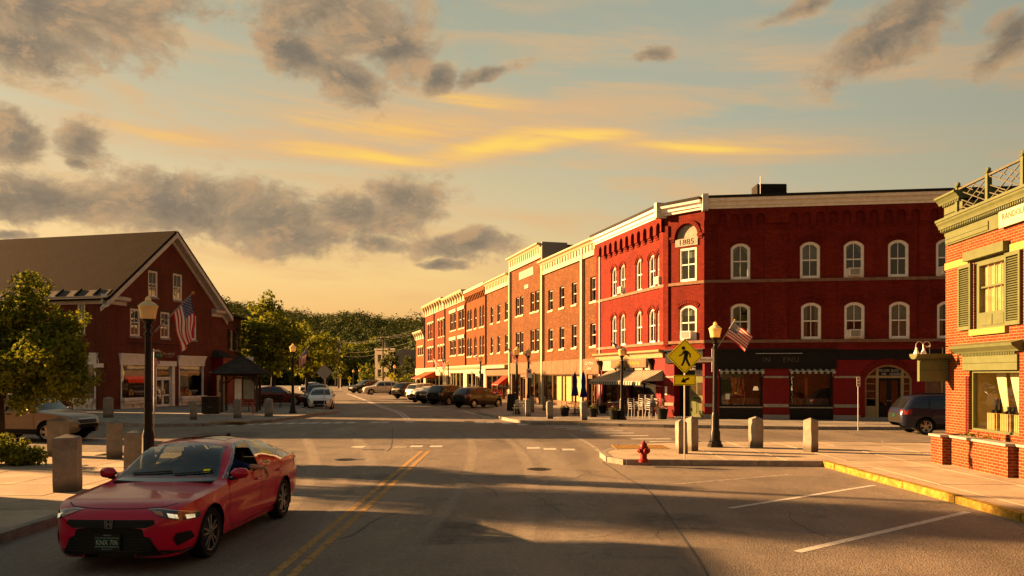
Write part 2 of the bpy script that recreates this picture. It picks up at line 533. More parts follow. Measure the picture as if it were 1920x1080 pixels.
# ================================================================== ground, roads, pavements
def asphalt_mat():
 m, t, b, _ = new_mat('asphalt')
 P = coords(t)
 big = t.noise(P, 0.16, 5, 0.6)
 mid = t.noise(P, 1.1, 6, 0.7)
 fine = t.noise(P, 55, 3, 0.7)
 vo = t.add('ShaderNodeTexVoronoi'); t.set(vo, 'Vector', P); vo.inputs['Scale'].default_value = 42
 lane = t.noise(t.vec('MULTIPLY', P, (1.0, 0.10, 1)).outputs[0], 1.2, 4, 0.6)
 col = t.ramp(big, [(0.3, (0.125, 0.104, 0.086)), (0.7, (0.195, 0.164, 0.134))])
 col = t.mix(0.55, col, t.ramp(mid, [(0.3, (0.70, 0.70, 0.70)), (0.7, (1.22, 1.2, 1.18))]), 'MULTIPLY')
 col = t.mix(0.45, col, t.ramp(lane, [(0.3, (0.75, 0.75, 0.75)), (0.7, (1.25, 1.22, 1.18))]), 'MULTIPLY')
 col = t.mix(0.85, col, t.ramp(fine, [(0.3, (0.5, 0.5, 0.5)), (0.7, (1.5, 1.5, 1.5))]), 'MULTIPLY')
 grit = t.noise(P, 11, 6, 0.75)
 col = t.mix(0.7, col, t.ramp(grit, [(0.32, (0.62, 0.62, 0.62)), (0.68, (1.3, 1.28, 1.25))]), 'MULTIPLY')
 stain = t.noise(t.vec('MULTIPLY', P, (1.0, 0.35, 1)).outputs[0], 0.45, 7, 0.75)
 col = t.mix(0.6, col, t.ramp(stain, [(0.35, (0.6, 0.6, 0.6)), (0.6, (1.2, 1.18, 1.15))]), 'MULTIPLY')
 wn = t.add('ShaderNodeTexWhiteNoise'); t.l.new(vo.outputs['Position'], wn.inputs['Vector'])
 spk = t.math('MULTIPLY', t.math('GREATER_THAN', wn.outputs['Value'], 0.86), t.smooth(vo.outputs['Distance'], 0.5, 0.2))
 col = t.mix(t.math('MULTIPLY', spk, 0.5), col, (0.30, 0.27, 0.23, 1))
 sp = t.noise(P, 0.55, 3, 0.5)
 col = t.mix(t.smooth(sp, 0.62, 0.75), col, (0.055, 0.048, 0.043, 1))
 t.set(b, 'Base Color', col)
 t.set(b, 'Roughness', t.ramp(mid, [(0.3, (0.62, 0.62, 0.62)), (0.7, (0.82, 0.82, 0.82))]))
 b.inputs['Specular IOR Level'].default_value = 0.2
 bump(t, b, t.math('ADD', t.math('MULTIPLY', fine, 0.7), vo.outputs['Distance']), 0.55, 0.012)
 return m
def slab_mat(name, col, col2):
 m, t, b, _ = new_mat(name)
 P = coords(t)
 info = t.add('ShaderNodeObjectInfo')
 big = t.noise(P, 0.5, 5, 0.65)
 fine = t.noise(P, 40, 4, 0.7)
 c = t.mix(info.outputs['Random'], c4(col), c4(col2))
 c = t.mix(0.7, c, t.ramp(t.noise(P, 0.9, 8, 0.72), [(0.32, (0.52, 0.50, 0.48)), (0.62, (1.12, 1.11, 1.09))]), 'MULTIPLY')
 c = t.mix(0.6, c, t.ramp(fine, [(0.3, (0.68, 0.68, 0.68)), (0.7, (1.25, 1.25, 1.25))]), 'MULTIPLY')
 t.set(b, 'Base Color', c)
 b.inputs['Roughness'].default_value = 0.8
 b.inputs['Specular IOR Level'].default_value = 0.12
 bump(t, b, fine, 0.4, 0.008)
 return m
def worn_mat(name, col, amount):
 """thin wear that fades out towards its own edges"""
 m, t, b, out = new_mat(name)
 uv = t.add('ShaderNodeTexCoord')
 sp = t.add('ShaderNodeSeparateXYZ'); t.l.new(uv.outputs['UV'], sp.inputs[0])
 u, v = sp.outputs[0], sp.outputs[1]
 bu = t.math('MULTIPLY', t.math('MULTIPLY', u, t.math('SUBTRACT', 1.0, u)), 4.0)
 bv = t.smooth(t.math('MULTIPLY', t.math('MULTIPLY', v, t.math('SUBTRACT', 1.0, v)), 4.0), 0.0, 0.5)
 n = t.noise(uv.outputs['Object'], 5.0, 6, 0.7)
 n2 = t.noise(uv.outputs['Object'], 50, 3, 0.7)
 a = t.math('MULTIPLY', t.math('MULTIPLY', t.smooth(bu, 0.0, 1.0), bv), t.math('MULTIPLY', t.smooth(n, 0.25, 0.65), t.smooth(n2, 0.2, 0.7)))
 a = t.math('MULTIPLY', a, amount)
 b.inputs['Base Color'].default_value = c4(col)
 b.inputs['Roughness'].default_value = 0.85
 tr = t.add('ShaderNodeBsdfTransparent')
 mx = t.add('ShaderNodeMixShader')
 t.set(mx, 0, a); t.l.new(tr.outputs[0], mx.inputs[1]); t.l.new(b.outputs[0], mx.inputs[2])
 t.l.new(mx.outputs[0], out.inputs[0])
 return m
def flake_mat(name, col, keep=0.45):
 """road paint with flaked-off spots"""
 m, t, b, out = new_mat(name)
 P = coords(t)
 n = t.noise(P, 7.0, 8, 0.75)
 n2 = t.noise(P, 60, 3, 0.7)
 a = t.smooth(t.math('ADD', n, t.math('MULTIPLY', t.math('SUBTRACT', n2, 0.5), 0.5)), keep - 0.12, keep + 0.06)
 t.set(b, 'Base Color', t.ramp(n2, [(0.3, c4([x * 0.7 for x in col])), (0.7, c4(col))]))
 b.inputs['Roughness'].default_value = 0.8
 tr = t.add('ShaderNodeBsdfTransparent')
 mx = t.add('ShaderNodeMixShader')
 t.set(mx, 0, a); t.l.new(tr.outputs[0], mx.inputs[1]); t.l.new(b.outputs[0], mx.inputs[2])
 t.l.new(mx.outputs[0], out.inputs[0])
 return m
M_['asphalt'] = asphalt_mat()
M_['slab'] = slab_mat('concrete_slab', (0.31, 0.25, 0.185), (0.38, 0.305, 0.22))
M_['slabgrey'] = slab_mat('grey_concrete_slab', (0.20, 0.18, 0.155), (0.25, 0.225, 0.19))
M_['joint'] = plain('joint_dirt', (0.06, 0.05, 0.04), 0.95)
M_['kerb'] = plain('granite_kerb', (0.30, 0.26, 0.215), 0.8, var=0.35, scale=5, bmp=0.5, bscale=40)
M_['kerbyellow'] = plain('yellow_painted_kerb', (0.36, 0.225, 0.035), 0.8, var=0.6, scale=9, bmp=0.5, bscale=40)
M_['grass'] = plain('grass', (0.05, 0.07, 0.018), 0.9, var=0.5, scale=2)
M_['earth'] = plain('earth', (0.08, 0.06, 0.04), 0.95, var=0.4, scale=0.2)
M_['wear'] = worn_mat('pale_tyre_wear', (0.33, 0.28, 0.22), 0.75)
M_['dust'] = worn_mat('sand_by_kerb', (0.30, 0.24, 0.17), 0.75)
M_['crack'] = flake_mat('tar_crack', (0.03, 0.027, 0.025), 0.42)
M_['yline'] = flake_mat('yellow_line_paint', (0.36, 0.20, 0.045), 0.45)
M_['wline'] = flake_mat('white_line_paint', (0.47, 0.44, 0.39), 0.40)
M_['wworn'] = flake_mat('worn_white_line', (0.40, 0.36, 0.30), 0.52)
M_['tactile'] = plain('tactile_plate', (0.36, 0.20, 0.05), 0.8, var=0.3)
g = MB()
g.poly([(-1600, -400, -0.03), (1600, -400, -0.03), (1600, 2600, -0.03), (-1600, 2600, -0.03)])
ground = g.build('ground', M_['grass']); tag(ground, kind='structure')
g = MB()
g.poly([(-75, -30, 0), (70, -30, 0), (70, 64, 0), (-75, 64, 0)])
g.poly([(-24, 64, 0), (10, 64, 0), (-36, 190, 0), (-56, 190, 0)])
g.poly([(-56, 190, 0), (-36, 190, 0), (-96, 470, 0), (-112, 470, 0)])
road = g.build('road', M_['asphalt']); tag(road, kind='structure')
def strip(name, pts, w, z, mat, parent=None, uvs=True):
 pts = [Vector((p[0], p[1])) for p in pts]
 n = len(pts)
 vs, fs, uv = [], [], []
 L = 0
 ws = w if isinstance(w, (list, tuple)) else [w] * n
 for k, p in enumerate(pts):
  d = (pts[min(k + 1, n - 1)] - pts[max(k - 1, 0)]).normalized()
  nr = Vector((-d.y, d.x))
  a = p + nr * ws[k] / 2; c = p - nr * ws[k] / 2
  vs += [(a.x, a.y, z), (c.x, c.y, z)]
 for k in range(n - 1):
  fs.append((2 * k, 2 * k + 1, 2 * k + 3, 2 * k + 2))
 me = bpy.data.meshes.new(name)
 me.from_pydata(vs, [], fs)
 lay = me.uv_layers.new(name='UVMap')
 for f in me.polygons:
  for li in f.loop_indices:
   vi = me.loops[li].vertex_index
   lay.data[li].uv = (vi % 2, (vi // 2) / (n - 1))
 me.materials.append(mat)
 return link(name, me, parent)
def spline(pts, n=6):
 out = []
 P = [Vector(p) for p in pts]
 for i in range(len(P) - 1):
  p0, p1, p2, p3 = P[max(i - 1, 0)], P[i], P[i + 1], P[min(i + 2, len(P) - 1)]
  for k in range(n):
   t = k / n
   out.append(0.5 * ((2 * p1) + (p2 - p0) * t + (2 * p0 - 5 * p1 + 4 * p2 - p3) * t * t + (3 * p1 - p0 - 3 * p2 + p3) * t ** 3))
 out.append(P[-1])
 return out
ZR = 0.004
for x in (-2.76, -2.54):
 strip('centre_line', [(x, y) for y in (-6, 3, 9, 15, 24.6)], 0.115, ZR, M_['yline'], road)
for px, py in ((672, 838), (751, 838.5), (781, 837), (818, 837), (1031, 842), (1066, 843), (1000, 840)):
 p = G(px, py)
 strip('crosswalk_bar', [(p.x, p.y - 0.28), (p.x, p.y + 0.28)], 0.40, ZR, M_['wline'] if px != 751 else M_['wworn'], road)
for px, py in ((410, 797), (437, 797), (468, 796), (499, 795), (523, 794), (546, 794), (569, 793.5), (590, 793), (613, 793), (635, 792.6), (659, 792.5), (703, 792), (722, 792), (769, 791), (899, 792.5), (919, 792.5), (950, 794), (980, 796)):
 p = G(px, py)
 strip('crosswalk_bar', [(p.x, p.y - 0.55), (p.x, p.y + 0.55)], 0.42, ZR, M_['wline'], road)
for xa, xb, py in ((1024, 1092, 798.5), (1040, 1122, 801.3), (1062, 1150, 804.5), (1088, 1168, 808), (1116, 1188, 812), (1144, 1216, 817), (1183, 1258, 823), (1218, 1290, 828.5)):
 a, b = G(xa, py), G(xb, py)
 strip('crosswalk_bar', [a, b], 0.36, ZR, M_['wline'], road)
for a, b, w in (((1265, 908), (1480, 890), 0.10), ((1368, 953), (1640, 910), 0.115), ((1495, 1035), (1815, 960), 0.13)):
 strip('parking_line', [G(*a), (G(*a) + G(*b)) / 2, G(*b)], w, ZR, M_['wworn'] if a[0] < 1300 else M_['wline'], road)
for dx in (0, 7.5):
 strip('lane_line', spline([G(650 + dx * .3, 738), G(690 + dx * .6, 753.5), G(715 + dx, 763.8), G(743 + dx, 773), G(760 + dx, 785)]), 0.12, ZR, M_['wline'], road)
for k, (a, b) in enumerate((((790, 771), (930, 762)), ((800, 777), (960, 768)), ((835, 781), (975, 774)), ((780, 765), (905, 758)))):
 strip('bay_line', [G(*a), G(*b)], 0.14, ZR, M_['wworn'], road)
strip('bay_line', spline([G(870, 771), G(900, 779), G(950, 789), G(985, 794)]), 0.14, ZR, M_['wline'], road)
for k in range(5):
 strip('bay_line', [G(838 + 24 * k, 775 + k * 1.3), G(868 + 24 * k, 769.5 + k * 1.3)], 0.12, ZR, M_['wworn'], road)
for pts, w in (([(850, 800), (868, 812), (884, 830), (885, 860), (870, 900), (840, 950), (800, 995), (745, 1060)], 0.36),
    ([(925, 806), (948, 820), (972, 842), (990, 870), (997, 895), (998, 940), (985, 1000), (965, 1075)], 0.40),
    ([(960, 812), (1000, 836), (1040, 866), (1065, 905), (1080, 950), (1090, 1010), (1100, 1075)], 1.1),
    ([(640, 800), (660, 815), (690, 850), (690, 900), (640, 960), (560, 1040)], 0.5),
    ([(560, 806), (575, 825), (590, 870), (560, 930), (480, 1010)], 0.45)):
 strip('tyre_track', spline([G(*p) for p in pts]), w, 0.003 + 0.0, M_['wear'], road)
strip('kerb_sand', spline([G(1090, 870), G(1180, 884), G(1300, 889), G(1440, 888), G(1560, 884)]), 1.5, 0.0025, M_['dust'], road)
strip('kerb_sand', spline([G(1080, 822), G(1120, 848), G(1130, 875), G(1160, 895)]), 0.9, 0.0022, M_['dust'], road)
strip('kerb_sand', spline([G(1570, 885), G(1700, 925), G(1850, 975), G(1990, 1030)]), 0.5, 0.0022, M_['dust'], road)
strip('crack', spline([G(1065, 812), G(1085, 822), G(1110, 836), G(1130, 852)]), 0.14, 0.005, M_['wworn'], road)
for pts in ([(735, 800), (736, 815), (733, 838), (725, 846)], [(1130, 866), (1165, 890), (1215, 920), (1245, 955), (1275, 1000), (1310, 1050), (1330, 1085)], [(905, 800), (950, 806), (1010, 806)], [(640, 862), (660, 861.5), (672, 862.5)]):
 strip('crack', spline([G(*p) for p in pts], 8), 0.028, 0.005, M_['crack'], road)
for px, py in ((660, 861.5), (700, 843)):
 p = G(px, py)
 strip('patch', [(p.x - 0.35, p.y), (p.x + 0.35, p.y)], 0.35, 0.0032, M_['crack'], road)
def in_view(x, y, pad=0.06):
 return y > 3 and abs(x / y) < 0.64 + pad and (y > 8.2)
def pavement(name, poly, z, kerb, slab=None, ang=0.0, mat=None, maxY=60, yellow=(), kw=0.16, label=None):
 """poly: outline; kerb: list of polylines (indices into poly) edged in granite; slab: (w, l) of the flags"""
 b = MB()
 b.prism(poly, -0.02, z - 0.02)
 base = b.build(name, [M_['joint'] if slab else (mat or M_['slabgrey'])]); tag(base, kind='structure')
 ca, sa = cos(ang), sin(ang)
 rot = lambda p: (p[0] * ca + p[1] * sa, -p[0] * sa + p[1] * ca)
 inv = lambda p: (p[0] * ca - p[1] * sa, p[0] * sa + p[1] * ca)
 rp = [rot(p) for p in poly]
 x0, x1 = min(p[0] for p in rp), max(p[0] for p in rp)
 y0, y1 = min(p[1] for p in rp), max(p[1] for p in rp)
 rest = MB()
 if slab:
  w, l = slab
  for i in range(int((x1 - x0) / w) + 1):
   for j in range(int((y1 - y0) / l) + 1):
    cx, cy = x0 + i * w, y0 + j * l
    pc = inv((cx + w / 2, cy + l / 2))
    cell = clip_rect(rp, cx + 0.011, cx + w - 0.011, cy + 0.011, cy + l - 0.011)
    if len(cell) < 3:
     continue
    area = 0.5 * abs(sum(cell[k][0] * cell[(k + 1) % len(cell)][1] - cell[(k + 1) % len(cell)][0] * cell[k][1] for k in range(len(cell))))
    if area < 0.02:
     continue
    if sum(cell[k][0] * cell[(k + 1) % len(cell)][1] - cell[(k + 1) % len(cell)][0] * cell[k][1] for k in range(len(cell))) < 0:
     cell = cell[::-1]
    dz = R.uniform(-0.003, 0.003)
    if in_view(*pc) and pc[1] < maxY:
     s = MB(); s.prism([inv(p) for p in cell], z - 0.02, z + dz)
     s.build('slab', mat or M_['slab'], base)
    else:
     rest.prism([inv(p) for p in cell], z - 0.02, z + dz)
 if rest.f:
  r = rest.build('outer_slabs', mat or M_['slab'], base); tag(r, kind='stuff')
 for line in kerb:
  pts = [Vector(poly[k % len(poly)]) for k in line]
  for a, c in zip(pts[:-1], pts[1:]):
   L = (c - a).length
   n = max(1, round(L / 1.7))
   d = (c - a) / n
   u = d.normalized(); nr = Vector((-u.y, u.x))
   for k in range(n):
    p, q = a + d * k + u * 0.006, a + d * (k + 1) - u * 0.006
    yel = any(Y0 < (p.y + q.y) / 2 < Y1 and X0 < p.x < X1 for X0, X1, Y0, Y1 in yellow)
    s = MB()
    o = R.uniform(-0.012, 0.012)
    sh = [p + nr * (kw * .45), p - nr * (kw * .55 + o), q - nr * (kw * .55 + R.uniform(-.01, .01)), q + nr * (kw * .45)]
    if (sh[1] - sh[0]).cross(sh[2] - sh[0]) < 0: sh = sh[::-1]
    s.prism([(v.x, v.y) for v in sh], -0.02, z + 0.012 + R.uniform(-0.006, 0.006))
    s.build('kerb_stone', M_['kerbyellow'] if yel else M_['kerb'], base)
 return base
ZP = 0.13
left_poly = [(-7.1, -8), (-7.1, 6), (-7.1, 19.3), (-7.5, 21.1), (-8.6, 22.4), (-10.2, 23.0), (-14, 23.2), (-46, 24.3), (-46, -8)]
pavement('left_pavement', left_poly, ZP, [(1, 2, 3, 4, 5, 6, 7)], (1.5, 1.5), 0.0, maxY=24)
right_poly = [(8.1, -8), (40, -8), (40, 26.5), (14, 25.9), (10.3, 26.6), (6.2, 26.5), (4.2, 25.9), (3.05, 24.1), (2.57, 22.7), (2.6, 21.4), (2.95, 20.75), (7.96, 20.35), (8.05, 16.3), (8.1, 12.6)]
pavement('right_pavement', right_poly, ZP, [(2, 3, 4, 5, 6, 7, 8, 9, 10, 11, 12, 13, 14)], (1.5, 1.5), 0.0, maxY=28, yellow=((7.5, 9, 0, 20.3),))
plaza_poly = [(-62, 38.5), (-19.7, 37.9), (-16.5, 36.2), (-14.2, 36.7), (-12, 39.6), (-11.5, 46.6), (-10.9, 49.2), (-11.1, 50.9), (-12.3, 52.4), (-14.4, 54.2), (-15.2, 58), (-33.0, 130), (-50, 190), (-75, 190), (-75, 64), (-62, 64)]
pavement('plaza_pavement', plaza_poly, ZP, [tuple(range(0, 13))], (3.0, 3.0), 0.24, M_['slabgrey'], maxY=56)
row_poly = [(-34.5, 185), (-20.3, 130), (-0.55, 58.5), (-2.0, 48.8), (-1.7, 47.2), (-0.08, 40.6), (1.0, 37.7), (3.0, 37.2), (6.8, 35.7), (12.3, 34.3), (40, 33), (40, 66), (20, 66), (-15, 185)]
pavement('row_pavement', row_poly, ZP, [tuple(range(0, 11))], (2.4, 2.4), 0.27, M_['slabgrey'], maxY=58)
for (px, py, w, l) in ((1063, 795.5, 2.0, 0.9), (1215, 842, 1.6, 1.2), (430, 797.5, 1.8, .8), (175, 850, 1.5, 0.9)):
 p = G(px, py, ZP)
 if px in (430,): p = Vector((-13.4, 37.9, 0))
 if px == 175: p = Vector((-10.6, 22.2, 0))
 if px == 1063: p = Vector((2.6, 38.0, 0))
 if px == 1215: p = Vector((3.9, 24.4, 0))
 s = MB()
 s.box(p.x - w / 2, p.x + w / 2, p.y - l / 2, p.y + l / 2, ZP, ZP + 0.012)
 for i in range(int(w / 0.12)):
  for j in range(int(l / 0.12)):
   x, y = p.x - w / 2 + 0.07 + i * 0.12, p.y - l / 2 + 0.07 + j * 0.12
   s.box(x - 0.02, x + 0.02, y - 0.02, y + 0.02, ZP + 0.012, ZP + 0.018)
 par = bpy.data.objects['left_pavement' if px == 175 else 'right_pavement' if px == 1215 else 'plaza_pavement' if px == 430 else 'row_pavement']
 s.build('tactile_plate', M_['tactile'] if px != 175 else M_['iron'], par)
M_['repair'] = worn_mat('dark_repair', (0.045, 0.040, 0.036), 0.55)
M_['palerepair'] = worn_mat('pale_repair', (0.25, 0.21, 0.165), 0.5)
for px, py, w, l, mt in ((700, 905, 1.3, 3.2, 'repair'), (1120, 930, 1.6, 2.6, 'palerepair'), (880, 1000, 2.2, 1.6, 'repair'), (640, 830, 2.6, 3.0, 'palerepair'), (1000, 825, 3.2, 2.0, 'repair'), (1250, 985, 1.8, 2.4, 'repair'), (1500, 950, 2.5, 2.0, 'palerepair'), (860, 860, 1.6, 4.0, 'palerepair'), (430, 815, 3.0, 3.0, 'repair'), (1330, 1010, 1.0, 3.0, 'palerepair'), (1150, 1030, 1.2, 1.4, 'palerepair'), (760, 960, 1.0, 3.5, 'palerepair')):
 p = G(px, py)
 strip('road_repair', spline([(p.x + .2 * sin(px), p.y - l / 2), (p.x, p.y), (p.x + .3 * cos(px), p.y + l / 2)], 4), w, 0.0012 + 0.00006 * (px % 13), M_[mt], road)
for px, py in ((648, 862), (1010, 880), (880, 790)):
 p = G(px, py)
 b = MB(); b.lathe([(.30, 0.0), (.30, .007), (.27, .007), (.265, .004), (.001, .004)], 20, 0, (p.x, p.y, 0))
 for k in range(5): b.box(p.x - .2, p.x + .2, p.y - .2 + k * .1 - .015, p.y - .2 + k * .1 + .015, .004, .008)
 b.build('manhole_cover', M_['iron'], road)
RC = random.Random(3)
for x0_, y0_, a_, n_ in ((1180, 900, 2.6, 9), (930, 930, 1.2, 10), (1400, 1000, 2.2, 8), (640, 1010, .9, 9), (820, 880, 2.4, 8), (1560, 1010, 1.6, 7), (700, 815, .3, 10), (1050, 960, 1.9, 9)):
 p = G(x0_, y0_); q = [p.copy()]
 for k in range(n_):
  a_ += RC.uniform(-.5, .5)
  q.append(q[-1] + Vector((cos(a_), sin(a_), 0)) * RC.uniform(.2, .5))
 strip('crack', q, [0.022 * (1 - .6 * k / n_) for k in range(n_ + 1)], 0.0052, M_['crack'], road)
 m_ = q[n_ // 2]; a2 = a_ + 1.3; q2 = [m_.copy()]
 for k in range(4):
  a2 += RC.uniform(-.5, .5); q2.append(q2[-1] + Vector((cos(a2), sin(a2), 0)) * RC.uniform(.15, .35))
 strip('crack', q2, 0.014, 0.0054, M_['crack'], road)
# ================================================================== building kit
M_['brick_dark'] = brick('deep_red_brick', (0.18, 0.0145, 0.0085), (0.25, 0.026, 0.012), (0.16, 0.030, 0.016), var=0.35, ms=0.008, bstr=0.4)
M_['belt'] = plain('brownstone', (0.24, 0.14, 0.095), 0.8, var=0.3, bmp=0.2)
M_['brick_bank'] = brick('bank_brick', (0.17, 0.031, 0.017), (0.24, 0.046, 0.024), (0.19, 0.10, 0.065), var=0.3)
M_['brick_row'] = brick('row_brick', (0.10, 0.026, 0.010), (0.165, 0.048, 0.017), (0.26, 0.15, 0.065), var=0.25, light=0.07, ms=0.009)
M_['brick_orange'] = brick('orange_brick', (0.17, 0.055, 0.015), (0.21, 0.068, 0.018), (0.17, 0.075, 0.03), var=0.2, ms=0.006)
M_['brick_far'] = brick('far_red_brick', (0.16, 0.036, 0.013), (0.20, 0.048, 0.016), (0.15, 0.055, 0.027), var=0.2, ms=0.006)
M_['brick_right'] = brick('orange_red_brick', (0.17, 0.030, 0.010), (0.24, 0.050, 0.015), (0.30, 0.19, 0.10), var=0.22, ms=0.009, bstr=0.6)
M_['green'] = plain('sage_green_paint', (0.118, 0.138, 0.062), 0.5, var=0.14)
M_['ochre'] = plain('ochre_stone', (0.42, 0.28, 0.08), 0.7, var=0.15)
M_['signcream'] = plain('cream_sign', (0.52, 0.46, 0.30), 0.6, var=0.08)
M_['redink'] = plain('red_lettering', (0.33, 0.07, 0.03), 0.6)
M_['brownpanel'] = plain('brown_panel', (0.17, 0.095, 0.045), 0.6, var=0.3, scale=3)
M_['redpaint'] = plain('dark_red_paint', (0.20, 0.010, 0.012), 0.45, var=0.2)
M_['greendoor'] = plain('olive_door_paint', (0.15, 0.17, 0.06), 0.45, var=0.15)
M_['tan'] = plain('tan_paint', (0.36, 0.27, 0.14), 0.5, var=0.15)
M_['gold'] = plain('gold_letter', (0.50, 0.30, 0.04), 0.5)
M_['letter'] = plain('pale_letter', (0.55, 0.52, 0.45), 0.6)
M_['dimletter'] = plain('dim_letter', (0.10, 0.09, 0.075), 0.5)
M_['yellowroom'] = plain('buff_room', (0.58, 0.48, 0.20), 0.9, var=0.15)
M_['amber'] = plain('amber_curtain', (0.55, 0.34, 0.15), 0.9, var=0.25, scale=6)
M_['awnred'] = plain('red_awning_cloth', (0.45, 0.035, 0.018), 0.85, var=0.12)
M_['awnorange'] = plain('orange_red_awning_cloth', (0.48, 0.075, 0.018), 0.85, var=0.12)
M_['stripe_d'] = plain('awning_dark_stripe', (0.040, 0.034, 0.028), 0.85)
M_['stripe_l'] = plain('awning_pale_stripe', (0.46, 0.41, 0.30), 0.85)
M_['shade_lit'] = emit('lamp_shade', (0.9, 0.55, 0.25), 0.10)
M_['lampglow'] = emit('ceiling_lamp', (1.0, 0.5, 0.12), 0.25)
def shingle_mat(name, c1, c2, w=0.3, h=0.16):
 m, t, b, _ = new_mat(name)
 P = coords(t)
 br = t.add('ShaderNodeTexBrick'); t.l.new(P, br.inputs['Vector'])
 br.inputs['Scale'].default_value = 1; br.inputs['Brick Width'].default_value = w; br.inputs['Row Height'].default_value = h
 br.inputs['Mortar Size'].default_value = 0.012; br.inputs['Mortar Smooth'].default_value = 0.3
 br.inputs['Color1'].default_value = c4(c1); br.inputs['Color2'].default_value = c4(c2); br.inputs['Mortar'].default_value = (c1[0] * .35, c1[1] * .35, c1[2] * .35, 1)
 n = t.noise(P, 0.8, 5, 0.65)
 col = t.mix(0.6, br.outputs['Color'], t.ramp(n, [(0.3, (0.65, 0.65, 0.65)), (0.7, (1.2, 1.2, 1.2))]), 'MULTIPLY')
 t.set(b, 'Base Color', col)
 b.inputs['Roughness'].default_value = 0.9
 b.inputs['Specular IOR Level'].default_value = 0.03
 sp = t.add('ShaderNodeSeparateXYZ'); t.l.new(P, sp.inputs[0])
 saw = t.math('FRACT', t.math('DIVIDE', sp.outputs[1], h))
 bump(t, b, t.math('SUBTRACT', t.math('MULTIPLY', saw, -0.8), br.outputs['Fac']), 0.6, 0.02)
 return m
M_['shingle'] = shingle_mat('brown_shingles', (0.017, 0.012, 0.009), (0.027, 0.018, 0.013), 0.22, 0.13)
M_['shingle2'] = shingle_mat('grey_shingles', (0.040, 0.034, 0.030), (0.06, 0.052, 0.045), 0.22, 0.16)
class Fac:
 """a facade plane: local x to the right, y into the building, z up"""
 def __init__(s, P0, P1, root):
  s.o = Vector(P0[:2]); s.e = Vector(P1[:2])
  s.L = (s.e - s.o).length
  s.d = (s.e - s.o).normalized()
  s.root = root
  d = s.d
  s.MW = Matrix(((d.x, -d.y, 0, s.o.x), (d.y, d.x, 0, s.o.y), (0, 0, 1, 0), (0, 0, 0, 1)))
  s.M = Matrix.Translation(-root.location) @ s.MW
 def s(s, px, out=0.0):
  r = (px - 960) / F
  ox, oy = s.o.x + out * s.d.y, s.o.y - out * s.d.x
  return (r * oy - ox) / (s.d.x - r * s.d.y)
 def z(s, px, py):
  return ZD(py, s.o.y + s.s(px) * s.d.y)
 def at(s, x, y=0.0, z=0.0, rz=0.0):
  return s.M @ TR(x, y, z, rz)
 def W(s, x, y=0.0, z=0.0):
  return s.MW @ Vector((x, y, z))
 def each(s, name, mb, mats, smooth=False):
  return mb.each(name, mats, s.root, s.M.copy(), smooth)
 def put(s, name, mb, mats, smooth=False):
  return mb.build(name, mats, s.root, s.M.copy(), smooth)
def arc_pts(x0, x1, z1, rise, n=8):
 a = (x1 - x0) / 2
 rr = (a * a + rise * rise) / (2 * rise)
 cx, cz = (x0 + x1) / 2, z1 - rr
 a0 = math.asin(max(-1, min(1, a / rr)))
 if rise > a: a0 = pi - a0
 return [(cx - rr * sin(a0 - 2 * a0 * k / n), cz + rr * cos(a0 - 2 * a0 * k / n)) for k in range(n + 1)]
def wall(mb, x0, x1, z0, z1, ops=(), y=0.0, reveal=0.18, m=0, mr=None):
 """front face with openings (x0, x1, z0, z1, rise) and their reveals"""
 mr = m if mr is None else mr
 xs = sorted({x0, x1, *[min(max(o[0], x0), x1) for o in ops], *[min(max(o[1], x0), x1) for o in ops]})
 zs = sorted({z0, z1, *[min(max(o[2], z0), z1) for o in ops], *[min(max(o[3], z0), z1) for o in ops]})
 for k in range(len(zs) - 1):
  zc = (zs[k] + zs[k + 1]) / 2
  run = None
  for i in range(len(xs) - 1):
   xc = (xs[i] + xs[i + 1]) / 2
   solid = not any(o[0] < xc < o[1] and o[2] < zc < o[3] for o in ops)
   if solid:
    mb.poly([(xs[i], y, zs[k]), (xs[i + 1], y, zs[k]), (xs[i + 1], y, zs[k + 1]), (xs[i], y, zs[k + 1])], m)
 for o in ops:
  a, b, c, d = o[:4]; rise = o[4] if len(o) > 4 else 0
  yr = y + reveal
  zt = d - rise
  mb.poly([(a, y, c), (a, y, zt), (a, yr, zt), (a, yr, c)], mr)
  mb.poly([(b, y, c), (b, yr, c), (b, yr, zt), (b, y, zt)], mr)
  if c > z0 + 1e-4:
   mb.poly([(a, y, c), (a, yr, c), (b, yr, c), (b, y, c)], mr)
  if rise <= 0:
   mb.poly([(a, y, d), (b, y, d), (b, yr, d), (a, yr, d)], mr)
  else:
   ps = arc_pts(a, b, d, rise)
   h = len(ps) // 2
   for k in range(len(ps) - 1):
    p, q = ps[k], ps[k + 1]
    cn = (a, d) if k < h else (b, d)
    if (p[0] - cn[0]) ** 2 + (p[1] - cn[1]) ** 2 > 1e-9 and (q[0] - cn[0]) ** 2 + (q[1] - cn[1]) ** 2 > 1e-9:
     mb.poly([(p[0], y, p[1]), (q[0], y, q[1]), (cn[0], y, cn[1])], m)
    mb.poly([(p[0], y, p[1]), (p[0], yr, p[1]), (q[0], yr, q[1]), (q[0], y, q[1])], mr)
def outline(w, h, rise, t):
 if rise <= 0:
  return [(t, t), (w - t, t), (w - t, h - t), (t, h - t)]
 ps = arc_pts(t, w - t, h - t, max(rise - t * 0.3, 0.02), 8)
 return [(t, t), (w - t, t)] + ps[::-1]
def loop_frame(mb, A, B, y0, y1, m=0):
 n = len(A)
 a0 = [mb.vert((p[0], y0, p[1])) for p in A]; b0 = [mb.vert((p[0], y0, p[1])) for p in B]
 a1 = [mb.vert((p[0], y1, p[1])) for p in A]; b1 = [mb.vert((p[0], y1, p[1])) for p in B]
 for k in range(n):
  j = (k + 1) % n
  mb.face((a0[k], a0[j], b0[j], b0[k]), m)
  mb.face((b0[k], b0[j], b1[j], b1[k]), m)
  mb.face((a0[j], a0[k], a1[k], a1[j]), m)
WCACHE = {}
